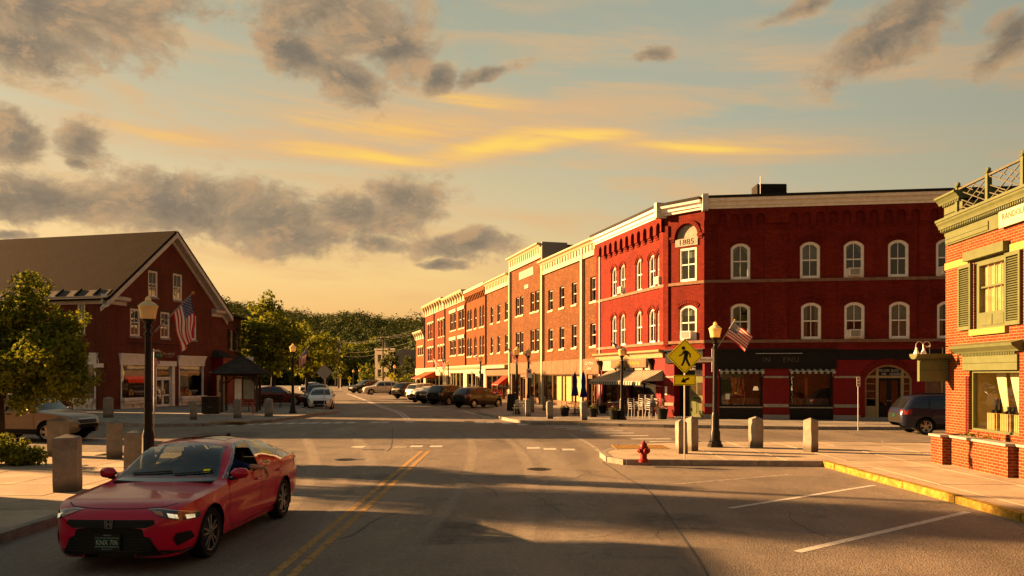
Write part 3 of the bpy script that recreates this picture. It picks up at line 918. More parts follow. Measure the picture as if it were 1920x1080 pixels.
def window(fac, x0, x1, z0, z1, rise=0.0, style='sash', frame='white', dep=0.10, fw=0.075, sill=True, sillmat='stone', inside=None, muntin=1, ac=False, simple=False, glassm='glass', sw=0.10):
 w, h = round(x1 - x0, 2), round(z1 - z0, 2)
 key = (w, h, round(rise, 2), style, frame, dep, fw, muntin, simple)
 if key not in WCACHE:
  b = MB()
  loop_frame(b, outline(w, h, rise, 0.0), outline(w, h, rise, fw), dep - 0.04, dep + 0.06)
  mid = h * 0.5
  y = dep
  if style == 'sash':
   b.box(fw, w - fw, y - 0.015, y + 0.04, mid - 0.03, mid + 0.03)
   loop_frame(b, outline(w, h, rise, fw), outline(w, h, rise, fw + 0.035), y - 0.01, y + 0.05)
   for k in range(muntin):
    x = w * (k + 1) / (muntin + 1)
    b.box(x - 0.014, x + 0.014, y + 0.0, y + 0.035, fw + 0.03, mid - 0.032)
    b.box(x - 0.014, x + 0.014, y + 0.0, y + 0.035, mid + 0.032, h - fw - (0.03 if rise <= 0 else 0.04))
   if muntin == 0 and not simple:
    pass
  elif style == 'fixed':
   for k in range(muntin):
    x = w * (k + 1) / (muntin + 1)
    b.box(x - 0.03, x + 0.03, y - 0.02, y + 0.04, fw, h - fw)
  p = MB()
  o = outline(w, h, rise, fw * 0.9)
  p.poly([(q[0], dep + 0.03, q[1]) for q in o])
  s = MB(); s.box(-sw, w + sw, -0.06, dep - 0.042, -0.13, 0.0)
  WCACHE[key] = (b.mesh('window', M_[frame]), p.mesh('pane', M_[glassm]), s.mesh('sill', M_[sillmat]))
 fm, pm, sm = WCACHE[key]
 wo = link('window', fm, fac.root, fac.at(x0, 0, z0))
 link('pane', pm, wo)
 if sill:
  link('sill', sm, wo)
 if inside and inside != 'none':
  ck = ('in', w, h, inside)
  if ck not in WCACHE:
   c = MB(); yy = dep + 0.12
   nm = 'curtain'; mt = M_['curtain']
   def drape(xa, xb, za, zb, n=10):
    for k in range(n):
     u0, u1 = xa + (xb - xa) * k / n, xa + (xb - xa) * (k + 1) / n
     d0, d1 = (0.03 if k % 2 else -0.02), (-0.02 if k % 2 else 0.03)
     c.poly([(u0, yy + d0, za), (u1, yy + d1, za), (u1, yy + d1, zb), (u0, yy + d0, zb)])
   if inside == 'blind':
    c.box(0.02, w - 0.02, yy, yy + 0.01, h * 0.50, h - 0.02); nm = 'blind'; mt = M_['blind']
   elif inside == 'halfblind':
    c.box(0.02, w - 0.02, yy, yy + 0.01, h * 0.70, h - 0.02); nm = 'blind'; mt = M_['blind']
   elif inside == 'fullblind':
    c.box(0.02, w - 0.02, yy, yy + 0.01, h * 0.12, h - 0.02); nm = 'blind'; mt = M_['blind']
   elif inside == 'drapes':
    drape(0.02, w * 0.34, 0.03, h - 0.03, 6); drape(w * 0.70, w - 0.02, 0.03, h - 0.03, 6)
   elif inside == 'net':
    drape(0.02, w - 0.02, h * 0.45, h - 0.03, 12)
   elif inside == 'full':
    drape(0.02, w - 0.02, 0.03, h - 0.03, 14)
   elif inside == 'swag':
    for k in range(10):
     u0, u1 = k / 10, (k + 1) / 10
     f = lambda u: h * (0.93 - 0.42 * abs(2 * u - 1) ** 1.5)
     c.poly([(0.02 + (w - .04) * u0, yy, f(u0)), (0.02 + (w - .04) * u1, yy + 0.02 * (k % 2), f(u1)), (0.02 + (w - .04) * u1, yy, h - 0.02), (0.02 + (w - .04) * u0, yy, h - 0.02)])
   WCACHE[ck] = (nm, c.mesh(nm, mt))
  nm, cm = WCACHE[ck]
  link(nm, cm, wo)
 if ac:
  if ('ac', w) not in WCACHE:
   c = MB()
   c.box(w * 0.22, w * 0.78, -0.22, dep, 0.08, 0.46)
   for k in range(7):
    c.box(w * 0.27, w * 0.73, -0.235, -0.221, 0.12 + k * 0.045, 0.14 + k * 0.045, 1)
   c.box(0.08, w * 0.22 - .004, dep - 0.02, dep + 0.01, 0.07, 0.46); c.box(w * 0.78 + .004, w - 0.08, dep - 0.02, dep + 0.01, 0.07, 0.46)
   WCACHE[('ac', w)] = c.mesh('air_conditioner', [M_['white'], M_['iron']])
  link('air_conditioner', WCACHE[('ac', w)], wo)
 return wo
def text(body, size, mat, parent, M, name='lettering', ext=0.006, align='CENTER', spacing=1.0, width=None):
 cu = bpy.data.curves.new('t', 'FONT')
 cu.body = body; cu.size = size; cu.extrude = ext; cu.align_x = align; cu.align_y = 'CENTER'
 cu.space_character = spacing
 cu.resolution_u = 2
 ob = bpy.data.objects.new('t', cu)
 COL.objects.link(ob)
 bpy.context.view_layer.update()
 me = bpy.data.meshes.new_from_object(ob)
 bpy.data.objects.remove(ob); bpy.data.curves.remove(cu)
 me.name = name
 if width:
  xs = [v.co.x for v in me.vertices]; k = width / (max(xs) - min(xs))
  for v in me.vertices: v.co.x *= k
 me.transform(Matrix.Rotation(radians(90), 4, 'X'))
 me.materials.clear(); me.materials.append(mat)
 return link(name, me, parent, M)
def shell(root, plan, z0, z1, mat, name='wall', roofz=None, skip=()):
 """the sides nobody dresses, and the flat roof"""
 b = MB()
 n = len(plan)
 for k in range(n):
  if k in skip: continue
  a, c = plan[k], plan[(k + 1) % n]
  b.poly([(a[0], a[1], z0), (c[0], c[1], z0), (c[0], c[1], z1), (a[0], a[1], z1)])
 o = b.build(name, mat, root, Matrix.Translation(-root.location))
 r = MB(); r.poly([(p[0], p[1], roofz or z1 - 0.3) for p in plan])
 r.build('roof', M_['tar'], root, Matrix.Translation(-root.location))
 return o
def awning(fac, x0, x1, ztop, zfront, outd, stripe_w, mats, skew=0.0, valance=0.22, name='awning'):
 """sloping striped cloth with a hanging valance"""
 n = max(1, int(round((x1 - x0) / stripe_w)))
 b = MB()
 for k in range(n):
  xa, xb = x0 + (x1 - x0) * k / n, x0 + (x1 - x0) * (k + 1) / n
  m = k % len(mats)
  sag = 0.06
  rows = [(0.0, ztop), (-outd * 0.5, (ztop + zfront) / 2 - sag), (-outd, zfront)]
  for (ya, za), (yb, zb) in zip(rows[:-1], rows[1:]):
   b.poly([(xa + skew * ya, ya, za), (xa + skew * yb, yb, zb), (xb + skew * yb, yb, zb), (xb + skew * ya, ya, za)][::1], m)
  drop = valance * (1.0 if k % 2 else 0.86)
  b.poly([(xa - skew * outd, -outd - 0.004, zfront), (xa - skew * outd, -outd - 0.03, zfront - drop), (xb - skew * outd, -outd - 0.03, zfront - drop), (xb - skew * outd, -outd - 0.004, zfront)], m)
 for x in (x0, x1):
  b.poly([(x, -0.001, ztop), (x - skew * outd, -outd, zfront), (x - skew * outd * .1, -0.001, zfront + 0.02)], 0)
 o = fac.put(name, b, mats)
 r = MB()
 for x in (x0 + 0.08, x1 - 0.08):
  r.tube([(x, -0.01, zfront - 0.3), (x - skew * outd, -outd, zfront - 0.02)], 0.018, 6)
 r.tube([(x0 - skew * outd, -outd, zfront - 0.02), (x1 - skew * outd, -outd, zfront - 0.02)], 0.018, 6)
 fr = r.mesh('awning_frame', M_['steel'])
 link('awning_frame', fr, o)
 return o
def dentils(mb, x0, x1, y0, y1, z0, z1, w, gap, m=0):
 n = int((x1 - x0) / (w + gap))
 for k in range(n):
  x = x0 + (k + 0.5) * (x1 - x0) / n
  mb.box(x - w / 2, x + w / 2, y0, y1, z0, z1, m)
# ================================================================== the 1885 corner block
def corner_block():
 A, B, C, D = (5.47, 51.6), (8.07, 42.3), (9.75, 40.5), (31.0, 37.45)
 t = thing('brick_block', 'three storey red brick corner block with chamfered corner dated 1885 and dark shopfronts', 'building', (9.75, 40.5, 0))
 fs, fc, ff = Fac(A, B, t), Fac(B, C, t), Fac(C, D, t)
 br = M_['brick_dark']
 ZC, ZB = 10.72, 9.95
 Z1 = 3.72
 # --- front, in shade
 s = ff.s
 ops, wins = [], []
 W3 = [(1370, 1405, 'swag'), (1500, 1536, 'net'), (1582, 1618, 'swag'), (1665, 1702, 'none'), (1755, 1791, 'blind')]
 W2 = [(1370, 1405, 'none'), (1502, 1538, 'drapes'), (1583, 1619, 'blind'), (1667, 1704, 'full'), (1757, 1793, 'drapes'), (1850, 1886, 'blind')]
 for px0, px1, ins in W3 + [(1848, 1884, 'net')]:
  x = s(px0); wins.append((x, x + 0.96, 7.16, 8.98, 0.24, ins, ins == 'swag' and px0 == 1582 or px0 == 1755))
 for px0, px1, ins in W2:
  x = s(px0); wins.append((x, x + 0.96, 4.13, 5.95, 0.20, ins, px0 == 1583))
 ops = [w[:5] for w in wins]
 m = MB(); wall(m, 0, ff.L, Z1, ZB + 0.0, ops); ff.put('wall', m, br)
 for k, (x0, x1, z0, z1, rise, ins, ac) in enumerate(wins):
  window(ff, x0, x1, z0, z1, rise, 'sash', 'white', 0.08, 0.10, False, inside=ins, ac=bool(ac))
 def band(fac, slots, w, x0, x1, proud=0.13):
  b = MB()
  oo = [(x - w / 2, x + w / 2, ZB - 0.02, ZB + 0.50, w / 2 * 0.96) for x in slots]
  wall(b, x0, x1, ZB - 0.02, ZC, oo, y=-proud, reveal=proud)
  edges = sorted(slots)
  for a, c in zip(edges[:-1], edges[1:]):
   if c - a < w * 2.4:
    xa, xb = a + w / 2, c - w / 2
    b.box(xa, xb, -proud, 0, ZB - 0.12, ZB - 0.02)
    b.box(xa + (xb - xa) * .0, xb, -proud * .66, 0, ZB - 0.22, ZB - 0.12)
    b.box(xa, xb, -proud * .33, 0, ZB - 0.32, ZB - 0.22)
  fac.put('corbel_band', b, br)
  f = MB(); f.poly([(x0, 0.0, ZB), (x1, 0.0, ZB), (x1, 0.0, ZC), (x0, 0.0, ZC)])
  fac.put('wall_head', f, br)
 slots = [s(p) for p in (1354, 1378, 1402, 1426, 1487, 1512, 1537, 1562, 1587, 1612, 1638, 1664, 1689, 1715, 1751, 1777, 1803, 1829, 1855, 1881)]
 band(ff, slots, 0.40, 0, ff.L)
 b = MB()
 for a, c in ((1320, 1342), (1433, 1476), (1722, 1744), (1905, 1930)):
  b.box(s(a) + (0.002 if a > 1320 else 0.0), s(c), -0.06, 0, 3.9, ZB - 0.33)
 ff.each('pilaster', b, br)
 b = MB()
 for z, h in ((7.0, 0.15), (3.97, 0.15)):
  x = -0.02
  while x < ff.L:
   w = R.uniform(1.5, 2.3)
   b.box(x, min(x + w - 0.012, ff.L), -0.085, 0.02, z + R.uniform(-.004, .004), z + h)
   x += w
 ff.each('belt_stone', b, M_['belt'])
 for fac in (fs, fc):
  b = MB()
  for z, h in ((7.0, 0.15), (3.97, 0.15)):
   x = 0
   while x < fac.L - 0.05:
    w = R.uniform(1.3, 2.0)
    b.box(x, min(x + w - 0.012, fac.L), -0.075, 0.02, z, z + h); x += w
  fac.each('belt_stone', b, M_['belt'])
 def hood(fac, x0, x1, z1, rise, up=0.20, n=13):
  b = MB()
  ps = arc_pts(x0 - 0.06, x1 + 0.06, z1 + 0.08, rise + 0.02, n)
  for k in range(n):
   p, q = Vector(ps[k]), Vector(ps[k + 1])
   cx, cz = (x0 + x1) / 2, z1 - 0.9
   u = (Vector(((p[0] + q[0]) / 2 - cx, (p[1] + q[1]) / 2 - cz))).normalized() * up
   g0, g1 = p + (q - p) * 0.07, q - (q - p) * 0.07
   b.extrude_xz([(g0.x, g0.y), (g1.x, g1.y), (g1.x + u.x, g1.y + u.y), (g0.x + u.x, g0.y + u.y)], -0.035 - 0.01 * (k % 2), 0.0)
  fac.put('brick_hood', b, br)
 for (x0, x1, z0, z1, rise, ins, ac) in wins:
  hood(ff, x0, x1, z1, rise)
 # --- street side, in sun
 s2 = fs.s
 w3 = [(1146, 1156), (1161.7, 1172), (1192, 1203), (1215, 1228), (1231, 1243.4)]
 wn = []
 za3, zb3 = fs.z(1198, 545), fs.z(1198, 485)
 za2, zb2 = 4.13, 6.0
 for k, (a, c) in enumerate(w3):
  xc = s2((a + c) / 2)
  for (za, zb) in ((za3, zb3), (za2, zb2)):
   wn.append((xc - 0.44, xc + 0.44, za, zb, 0.34, ('net', 'blind', 'halfblind', 'full', 'drapes')[(k + int(za)) % 5], za > 6 and k in (1, 4)))
 m = MB(); wall(m, 0, fs.L, Z1, ZB, [w[:5] for w in wn]); fs.put('wall', m, br)
 for w in wn:
  window(fs, *w[:5], 'sash', 'white', 0.12, 0.07, False, inside=w[5], ac=w[6])
  hood(fs, w[0], w[1], w[3], 0.36, 0.12)
 n = 11
 band(fs, [s2(1131) + (s2(1240) - s2(1131)) * k / 10 for k in range(11)], 0.44, 0, fs.L, 0.2)
 b = MB(); b.box(0, 0.45, -0.07, 0, 3.9, ZB - .02); b.box(fs.L - 0.5, fs.L - 0.0, -0.07, 0, 3.9, ZB - .02); fs.each('pilaster', b, br)
 # --- chamfer
 cw = fc.L
 c0, c1 = fc.s(1273), fc.s(1306)
 l0, l1 = fc.s(1267), fc.s(1309)
 opc = [(c0, c1, 7.18, 8.92), (c0, c1, 4.15, 5.95, 0.22), (l0, l1, 8.98, 10.15, (l1 - l0) / 2 * .98)]
 m = MB(); wall(m, 0, cw, Z1, ZC, opc); fc.put('wall', m, br)
 window(fc, c0, c1, 7.18, 8.92, 0, 'sash', 'white', 0.08, 0.10, False, inside='halfblind')
 window(fc, c0, c1, 4.15, 5.95, 0.22, 'sash', 'white', 0.08, 0.10, False, inside='halfblind', ac=True)
 hood(fc, c0, c1, 5.95, 0.22)
 m = MB(); m.extrude_xz(outline(l1 - l0, 10.15 - 9.42, (l1 - l0) / 2 * .98, 0.0), 0.14, 0.17); m.build('tympanum', M_['stone'], t, fc.at(l0, 0, 9.42))
 m = MB(); m.box(l0 + .002, l1 - .002, -0.05, 0.13, 9.0, 9.40); pl = fc.put('date_stone', m, M_['stone'])
 text('1885', 0.40, M_['iron'], pl, TR((l0 + l1) / 2, -0.056, 9.2), 'date', 0.004, width=0.86)
 b = MB()
 ps = arc_pts(l0 - .02, l1 + .02, 10.17, (l1 - l0) / 2, 18)
 for k in range(18):
  p, q = Vector(ps[k]), Vector(ps[k + 1]); cx, cz = (l0 + l1) / 2, 10.15 - (l1 - l0) / 2
  u = (Vector(((p.x + q.x) / 2 - cx, (p.y + q.y) / 2 - cz))).normalized() * 0.2
  b.extrude_xz([(p.x, p.y), (q.x, q.y), (q.x + u.x, q.y + u.y), (p.x + u.x, p.y + u.y)], -0.09, 0.0)
 for x in (l0 - 0.16, l1 + 0.16):
  b.box(x - 0.16, x + 0.16, -0.13, 0, 9.42, 9.55); b.box(x - 0.11, x + 0.11, -0.08, 0, 9.3, 9.42)
 fc.put('brick_arch', b, br)
 b = MB(); b.box(0, 0.28, -0.08, 0, 3.9, 10.2); b.box(cw - 0.2, cw, -0.05, 0, 3.9, 10.2); fc.each('pilaster', b, br)
 prof = [(0, 10.72), (-0.16, 10.72), (-0.18, 10.82), (-0.26, 10.86), (-0.28, 11.0), (-0.42, 11.06), (-0.46, 11.2), (0, 11.2)]
 for fac, e0, e1 in ((fs, 0.0, 0.08), (fc, 0.02, -0.02), (ff, 0.02, 0)):
  b = MB(); b.extrude_yz(prof, -e0, fac.L + e1); fac.put('cornice', b, M_['white'])
  b = MB(); b.box(-e0, fac.L + e1, -0.5, 0.3, 11.2, 11.33); fac.put('roof_edge', b, M_['tar'])
 for fac, x in ((fs, fs.L), (ff, 0.0)):
  b = MB(); b.box(x - 0.14, x + 0.14, -0.54, 0.05, 10.62, 11.42); fac.put('cornice_block', b, M_['trim'])
 bk = [(31, 37.45), (33, 52), (9, 60.0), (5.47, 51.6)]
 shell(t, [A, B, C, D, (33, 52), (9, 60.5)], -0.02, 11.2, br, skip=(0, 1, 2), roofz=11.15)
 b = MB()
 for z in (3.7, 6.6):
  b.poly([(p[0], p[1], z) for p in ((5.8, 51.5), (8.3, 42.6), (9.9, 40.8), (30.8, 37.8), (32.5, 51.5), (9.2, 60))])
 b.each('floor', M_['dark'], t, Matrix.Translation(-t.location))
 b = MB()
 b.poly([(6.6, 55.0, 0.1), (14.0, 45.0, 0.1), (14.0, 45.0, 11), (6.6, 55.0, 11)]); b.poly([(14.0, 45.0, 0.1), (32.2, 42.4, 0.1), (32.2, 42.4, 11), (14.0, 45.0, 11)])
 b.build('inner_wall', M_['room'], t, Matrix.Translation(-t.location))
 # ---------------- shop floor, front
 z0 = ZP - 0.03
 f1 = Fac(C, D, t)
 doorx = (s(1622), s(1711))
 shopw = [(s(1349), s(1430)), (s(1480), s(1562))]
 farw = (s(1760), s(1800))
 dr = (doorx[1] - doorx[0]) / 2
 opn = [(a, c, z0, 2.62) for a, c in shopw] + [(doorx[0], doorx[1], z0, 2.86, dr * 0.62), (s(1735), s(1800), 0.9, 2.5)]
 m = MB(); wall(m, 0, ff.L, z0, Z1, opn, reveal=0.3); ff.put('shop_wall', m, M_['redpaint'])
 b = MB(); b.box(s(1342), s(1568), -0.10, 0, 2.66, 3.56); b.box(s(1342) - .05, s(1568) + .05, -0.18, 0, 3.56, 3.66); ff.put('fascia', b, M_['black'])
 b = MB(); b.box(s(1570), ff.L, -0.04, 0, 3.1, 3.6); ff.put('frieze', b, M_['black'])
 text('IN    ENU', 0.36, M_['dimletter'], t, ff.at(s(1463), -0.106, 3.1), 'fascia_lettering', 0.004, spacing=1.2)
 b = MB(); b.tube([(s(1415), -0.3, 3.42), (s(1502), -0.3, 3.42)], 0.018, 6)
 for p in (1416, 1458, 1501): b.tube([(s(p), -0.1, 3.46), (s(p), -0.3, 3.42)], 0.012, 5)
 ff.put('sign_light_rail', b, M_['steel'])
 for a, c in ((1319, 1347), (1431, 1479), (1563, 1612)):
  b = MB(); b.box(s(a) + (0.02 if a > 1319 else -.02), s(c) - 0.02, -0.03, 0, 2.20, 2.30); b.box(s(a) + (.02 if a > 1319 else -.02), s(c) - .02, -0.04, 0, 0.74, 0.90)
  ff.each('stone_band', b, M_['stone'])
  b = MB(); b.box(s(a) - 0.01, s(c) + 0.03, -0.06, 0, z0 + 0.0, 0.36); ff.put('pier_foot', b, M_['granite'])
 for k, (a, c) in enumerate(shopw):
  b = MB(); b.box(a + .002, c - .002, 0.05, 0.2, z0, 0.70); sb = ff.put('stall_riser', b, M_['black'])
  b = MB(); b.box(a + .003, c - .003, 0.0, 0.2, 0.70, 0.76); ff.put('window_sill', b, M_['stone'])
  wo = window(ff, a + 0.004, c - 0.004, 0.762, 2.61, 0, 'fixed', 'black', 0.12, 0.10, False, muntin=0, glassm='shopglass')
  awning(ff, a - 0.02, c + 0.03, 2.68, 2.56, 0.34, 0.145, [M_['stripe_l'], M_['stripe_d']], valance=0.17)
  b = MB(); b.poly([(a - .3, 2.6, z0), (c + .3, 2.6, z0), (c + .3, 2.6, 2.7), (a - .3, 2.6, 2.7)]); b.poly([(a - .3, 0.25, 2.72), (c + .3, 0.25, 2.72), (c + .3, 2.6, 2.72), (a - .3, 2.6, 2.72)])
  ff.put('room', b, M_['wood'])
  b = MB()
  n = 46
  for i in range(n):
   u0, u1 = a + 0.12 + (c - a - 0.24) * i / n, a + 0.12 + (c - a - 0.24) * (i + 1) / n
   d0, d1 = 0.34 + 0.03 * (i % 2), 0.34 + 0.03 * ((i + 1) % 2)
   b.poly([(u0, d0, 0.80), (u1, d1, 0.80), (u1, d1, 1.18), (u0, d0, 1.18)], i % 2)
  ff.put('cafe_curtain', b, [plain('cafe_curtain_cloth%d' % k, (0.17, 0.11, 0.075), 0.9), M_['wood']])
  x = (c - 0.22) if k == 0 else a + 0.16
  b = MB(); b.lathe([(0.05, 0), (0.015, 0.02), (0.015, 0.28)], 10, 1, (x, 0.75, 1.35)); b.lathe([(0.15, 0.22), (0.09, 0.42)], 12, 0, (x, 0.75, 1.35))
  lp = ff.put('table_lamp', b, [M_['shade_lit'], M_['iron']])
 b = MB(); b.box(s(1361), s(1369), 0.145, 0.15, 1.12, 1.40); ff.put('window_notice', b, M_['white'])
 b = MB(); b.box(s(1515), s(1520), 0.7, 0.8, 0.8, 2.2); ff.put('red_post', b, M_['redink'])
 x0, x1 = doorx
 w = x1 - x0
 tr = MB()
 zs = 2.20
 out = outline(w, 2.86 - z0, dr * 0.62, 0.0); inn = outline(w, 2.86 - z0, dr * 0.62, 0.09)
 loop_frame(tr, out, inn, 0.10, 0.22)
 jl, jr = w * 0.27, w * 0.80
 for x in (jl, jr): tr.box(x - 0.06, x + 0.06, 0.07, 0.2, 0, 2.72 - z0)
 tr.box(0.05, w - 0.05, 0.08, 0.2, zs - z0, zs - z0 + 0.12)
 for a, c in ((0.09, jl - .06), (jr + .06, w - .09)): tr.box(a, c, 0.12, 0.2, 0.02, 0.72)
 for a, c in ((0.09, jl - .06), (jr + .06, w - .09)):
  for k in range(3): tr.box(a, c, 0.14, 0.17, 0.72 + 0.36 * (k + 1), 0.75 + 0.36 * (k + 1))
 ent = tr.build('entrance_frame', M_['tan'], t, ff.at(x0, 0, z0))
 b = MB(); 
 for a, c in ((0.09, jl - .06), (jr + .06, w - .09)): b.poly([(a, 0.16, 0.72), (c, 0.16, 0.72), (c, 0.16, 2.5), (a, 0.16, 2.5)])
 b.each('side_light', M_['glass'], ent)
 b = MB(); b.box(jl + .06, (jl + jr) / 2 - 0.02, 0.13, 0.16, zs - z0 + 0.13, 2.74 - z0); b.box((jl + jr) / 2 + 0.02, jr - .06, 0.13, 0.16, zs - z0 + 0.13, 2.74 - z0)
 b.each('name_panel', M_['black'], ent)
 text('RED LION\nINN', 0.17, M_['letter'], ent, TR((jl + .06 + (jl + jr) / 2) / 2, 0.125, 2.42 - z0 + .06), 'name_lettering', 0.002, width=0.5)
 text('BLOCK\nHOUSING', 0.17, M_['letter'], ent, TR((jr - .06 + (jl + jr) / 2) / 2, 0.125, 2.42 - z0 + .06), 'name_lettering', 0.002, width=0.5)
 xm = (jl + jr) / 2
 for a, c in ((jl + .062, xm - 0.005), (xm + 0.005, jr - .062)):
  d = MB(); fr = 0.1
  d.box(a, a + fr, 0.22, 0.27, 0.03, zs - z0); d.box(c - fr, c, 0.22, 0.27, 0.03, zs - z0)
  d.box(a + fr, c - fr, 0.22, 0.27, 0.03, 0.75); d.box(a + fr, c - fr, 0.22, 0.27, zs - z0 - 0.14, zs - z0)
  do = d.build('entrance_door', M_['black'], t, ff.at(x0, 0, z0))
  p = MB(); p.poly([(a + fr, 0.24, 0.75), (c - fr, 0.24, 0.75), (c - fr, 0.24, zs - z0 - .14), (a + fr, 0.24, zs - z0 - .14)]); p.build('pane', M_['glass'], do)
  p = MB(); p.sphere((c - 0.06 if a < xm - .1 else a + 0.06, 0.19, 0.98), 0.03); p.build('handle', M_['steel'], do)
  p = MB(); p.poly([(a + fr, 0.9, 0.8), (c - fr - .15, 0.9, 0.8), (c - fr - .15, 0.9, 1.9), (a + fr, 0.9, 1.9)]); p.build('curtain', M_['amber'], do)
 b = MB(); b.box(x0 - 0.3, x1 + 0.2, -0.45, 0.0, z0, z0 + 0.14); b.box(x0 - 0.1, x1 + 0.05, -0.12, 0.24, z0 + .003, z0 + 0.17); ff.put('door_step', b, M_['granite'])
 window(ff, s(1735), s(1800), 0.9, 2.5, 0, 'fixed', 'tan', 0.1, 0.06, True, muntin=1, inside='full')
 b = MB()
 ps = arc_pts(x0 - 0.05, x1 + 0.05, 2.93, dr * 0.66, 14)
 for k in range(14):
  p, q = Vector(ps[k]), Vector(ps[k + 1]); u = (((p + q) / 2) - Vector(((x0 + x1) / 2, 1.6))).normalized() * 0.22
  b.extrude_xz([(p.x, p.y), (q.x, q.y), (q.x + u.x, q.y + u.y), (p.x + u.x, p.y + u.y)], -0.05, 0)
 ff.put('brick_arch', b, br)
 # ---------------- shop floor, chamfer: black recess with the olive door
 m = MB()
 dx0, dx1 = fc.s(1264), cw - 0.12
 wall(m, 0, cw, z0, Z1, [(dx0, dx1, z0, 2.95)], reveal=0.5); fc.put('shop_wall', m, M_['redpaint'])
 b = MB(); b.poly([(dx0, 0.5, z0), (dx1, 0.5, z0), (dx1, 0.5, 2.95), (dx0, 0.5, 2.95)]); fc.put('recess_wall', b, M_['black'])
 b = MB(); b.box(0.1, cw - 0.05, -0.08, 0, 2.97, 3.6); b.box(0.05, cw, -0.16, 0, 3.6, 3.68); fc.put('fascia', b, M_['black'])
 b = MB(); b.box(0.02, dx0 - .02, -0.03, 0, 2.20, 2.30); b.box(0.02, dx0 - .02, -0.04, 0, 0.74, 0.90); fc.each('stone_band', b, M_['stone'])
 text('P U B   G R I', 0.17, M_['letter'], t, fc.at(cw * 0.55, -0.0 + 0.2, 2.66), 'door_lettering', 0.003, width=0.8)
 b = MB(); b.tube([(cw * .4, 0.15, 2.8), (cw * .75, 0.15, 2.8)], 0.012, 6); fc.put('sign_light_rail', b, M_['steel'])
 d0, d1 = fc.s(1284), fc.s(1311.5)
 d = MB(); dh = 2.12
 d.box(d0, d1, 0.42, 0.47, z0 + 0.06, z0 + 0.06 + dh)
 dw = d1 - d0
 for (u0, u1, v0, v1) in ((0.12, 0.46, 0.10, 0.42), (0.54, 0.88, 0.10, 0.42)):
  loop_frame(d, [(d0 + dw * u0, z0 + .06 + dh * v0), (d0 + dw * u1, z0 + .06 + dh * v0), (d0 + dw * u1, z0 + .06 + dh * v1), (d0 + dw * u0, z0 + .06 + dh * v1)],
     [(d0 + dw * u0 + .03, z0 + .09 + dh * v0), (d0 + dw * u1 - .03, z0 + .09 + dh * v0), (d0 + dw * u1 - .03, z0 + .03 + dh * v1), (d0 + dw * u0 + .03, z0 + .03 + dh * v1)], 0.405, 0.42)
 d.box(d0 + dw * .3, d0 + dw * .7, 0.41, 0.42, z0 + 1.03, z0 + 1.09, 1)
 do = fc.put('shop_door', d, [M_['greendoor'], M_['black']])
 p = MB()
 for u0, u1 in ((0.12, 0.46), (0.54, 0.88)):
  p.box(d0 + dw * u0, d0 + dw * u1, 0.412, 0.42, z0 + 1.2, z0 + 1.86)
 p.each('pane', plain('brown_pane', (0.06, 0.04, 0.02), 0.1), do)
 p = MB(); p.sphere((d1 - 0.08, 0.38, z0 + 1.0), 0.035); p.build('handle', M_['steel'], do)
 b = MB(); b.box(dx0, dx1 + .1, -0.1, 0.5, z0, z0 + 0.09); fc.put('door_step', b, M_['granite'])
 b = MB(); b.box(fc.s(1247), fc.s(1251), -0.02, 0, 1.3, 1.75); fc.put('menu_board', b, M_['white'])
 # ---------------- shop floor, street side
 ops = [(0.9, 3.3, 0.6, 2.6), (3.6, 4.7, z0, 2.6), (5.0, 8.6, 0.6, 2.6)]
 m = MB(); wall(m, 0, fs.L, z0, Z1, ops, reveal=0.25); fs.put('shop_wall', m, M_['redpaint'])
 for a, c, q0, q1 in ops:
  window(fs, a + .003, c - .003, q0 + .003, q1 - .003, 0, 'fixed', 'black', 0.14, 0.07, False, muntin=1 if c - a > 2 else 0, glassm='shopglass')
 b = MB(); b.extrude_yz([(0, 3.28), (-0.1, 3.28), (-0.14, 3.5), (-0.34, 3.6), (-0.36, 3.70), (0, 3.70)], 0.05, fs.L - 0.02); fs.put('shop_cornice', b, M_['tan'])
 b = MB()
 for x in (0.75, fs.L - 1.6):
  b.extrude_yz([(0, 2.62), (-0.1, 2.66), (-0.16, 2.9), (-0.3, 3.1), (-0.34, 3.27), (0, 3.27)], x, x + 0.24)
 fs.each('bracket', b, M_['iron'])
 b = MB(); b.box(0.46, fs.L - 1.65, -0.04, 0, 2.63, 3.27); fs.put('shop_frieze', b, M_['stone'])
 b = MB(); xa, xb = s2(1150), s2(1216); b.box(xa, xb, -0.16, -0.05, 2.78, 3.24); sg = fs.put('sign_board', b, M_['brownpanel'])
 text('ONE MAIN', 0.30, M_['gold'], sg, TR((xa + xb) / 2, -0.166, 3.02), 'lettering', 0.004, width=(xb - xa) * 0.66)
 b = MB()
 for u in (0.1, 0.37, 0.63, 0.9): b.box(xa + (xb - xa) * u - .05, xa + (xb - xa) * u + .05, -0.12, 0, 2.64, 2.77)
 fs.each('sign_bracket', b, M_['iron'])
 awning(fs, s2(1141), fs.L - 0.18, 2.60, 2.02, 1.25, 0.17, [M_['stripe_l'], M_['stripe_d']], valance=0.24)
 # ---------------- on the roof
 vt = thing('roof_ventilator', 'black ribbed ventilator box standing on the corner block roof', 'ventilator', tuple(ff.W(s(1452), 0.7, 11.42)))
 w = s(1480) - s(1423)
 b = MB(); b.box(-w / 2, w / 2, 0, 1.0, 0.06, 0.66); b.build('housing', M_['tar'], vt)
 for k in range(6):
  b = MB(); b.box(-w / 2 - 0.02, w / 2 + 0.02, -0.03, -0.002, 0.10 + k * 0.09, 0.16 + k * 0.09); b.build('louvre', M_['iron'], vt)
 b = MB(); b.box(-w / 2 + .1, w / 2 - .1, 0.1, 0.9, -0.2, 0.06); b.build('base', M_['tar'], vt)
 p = ff.W(s(1429), 0.5, 11.3)
 at = thing('roof_antenna', 'thin pale antenna mast on the corner block roof beside the black ventilator', 'antenna', tuple(p))
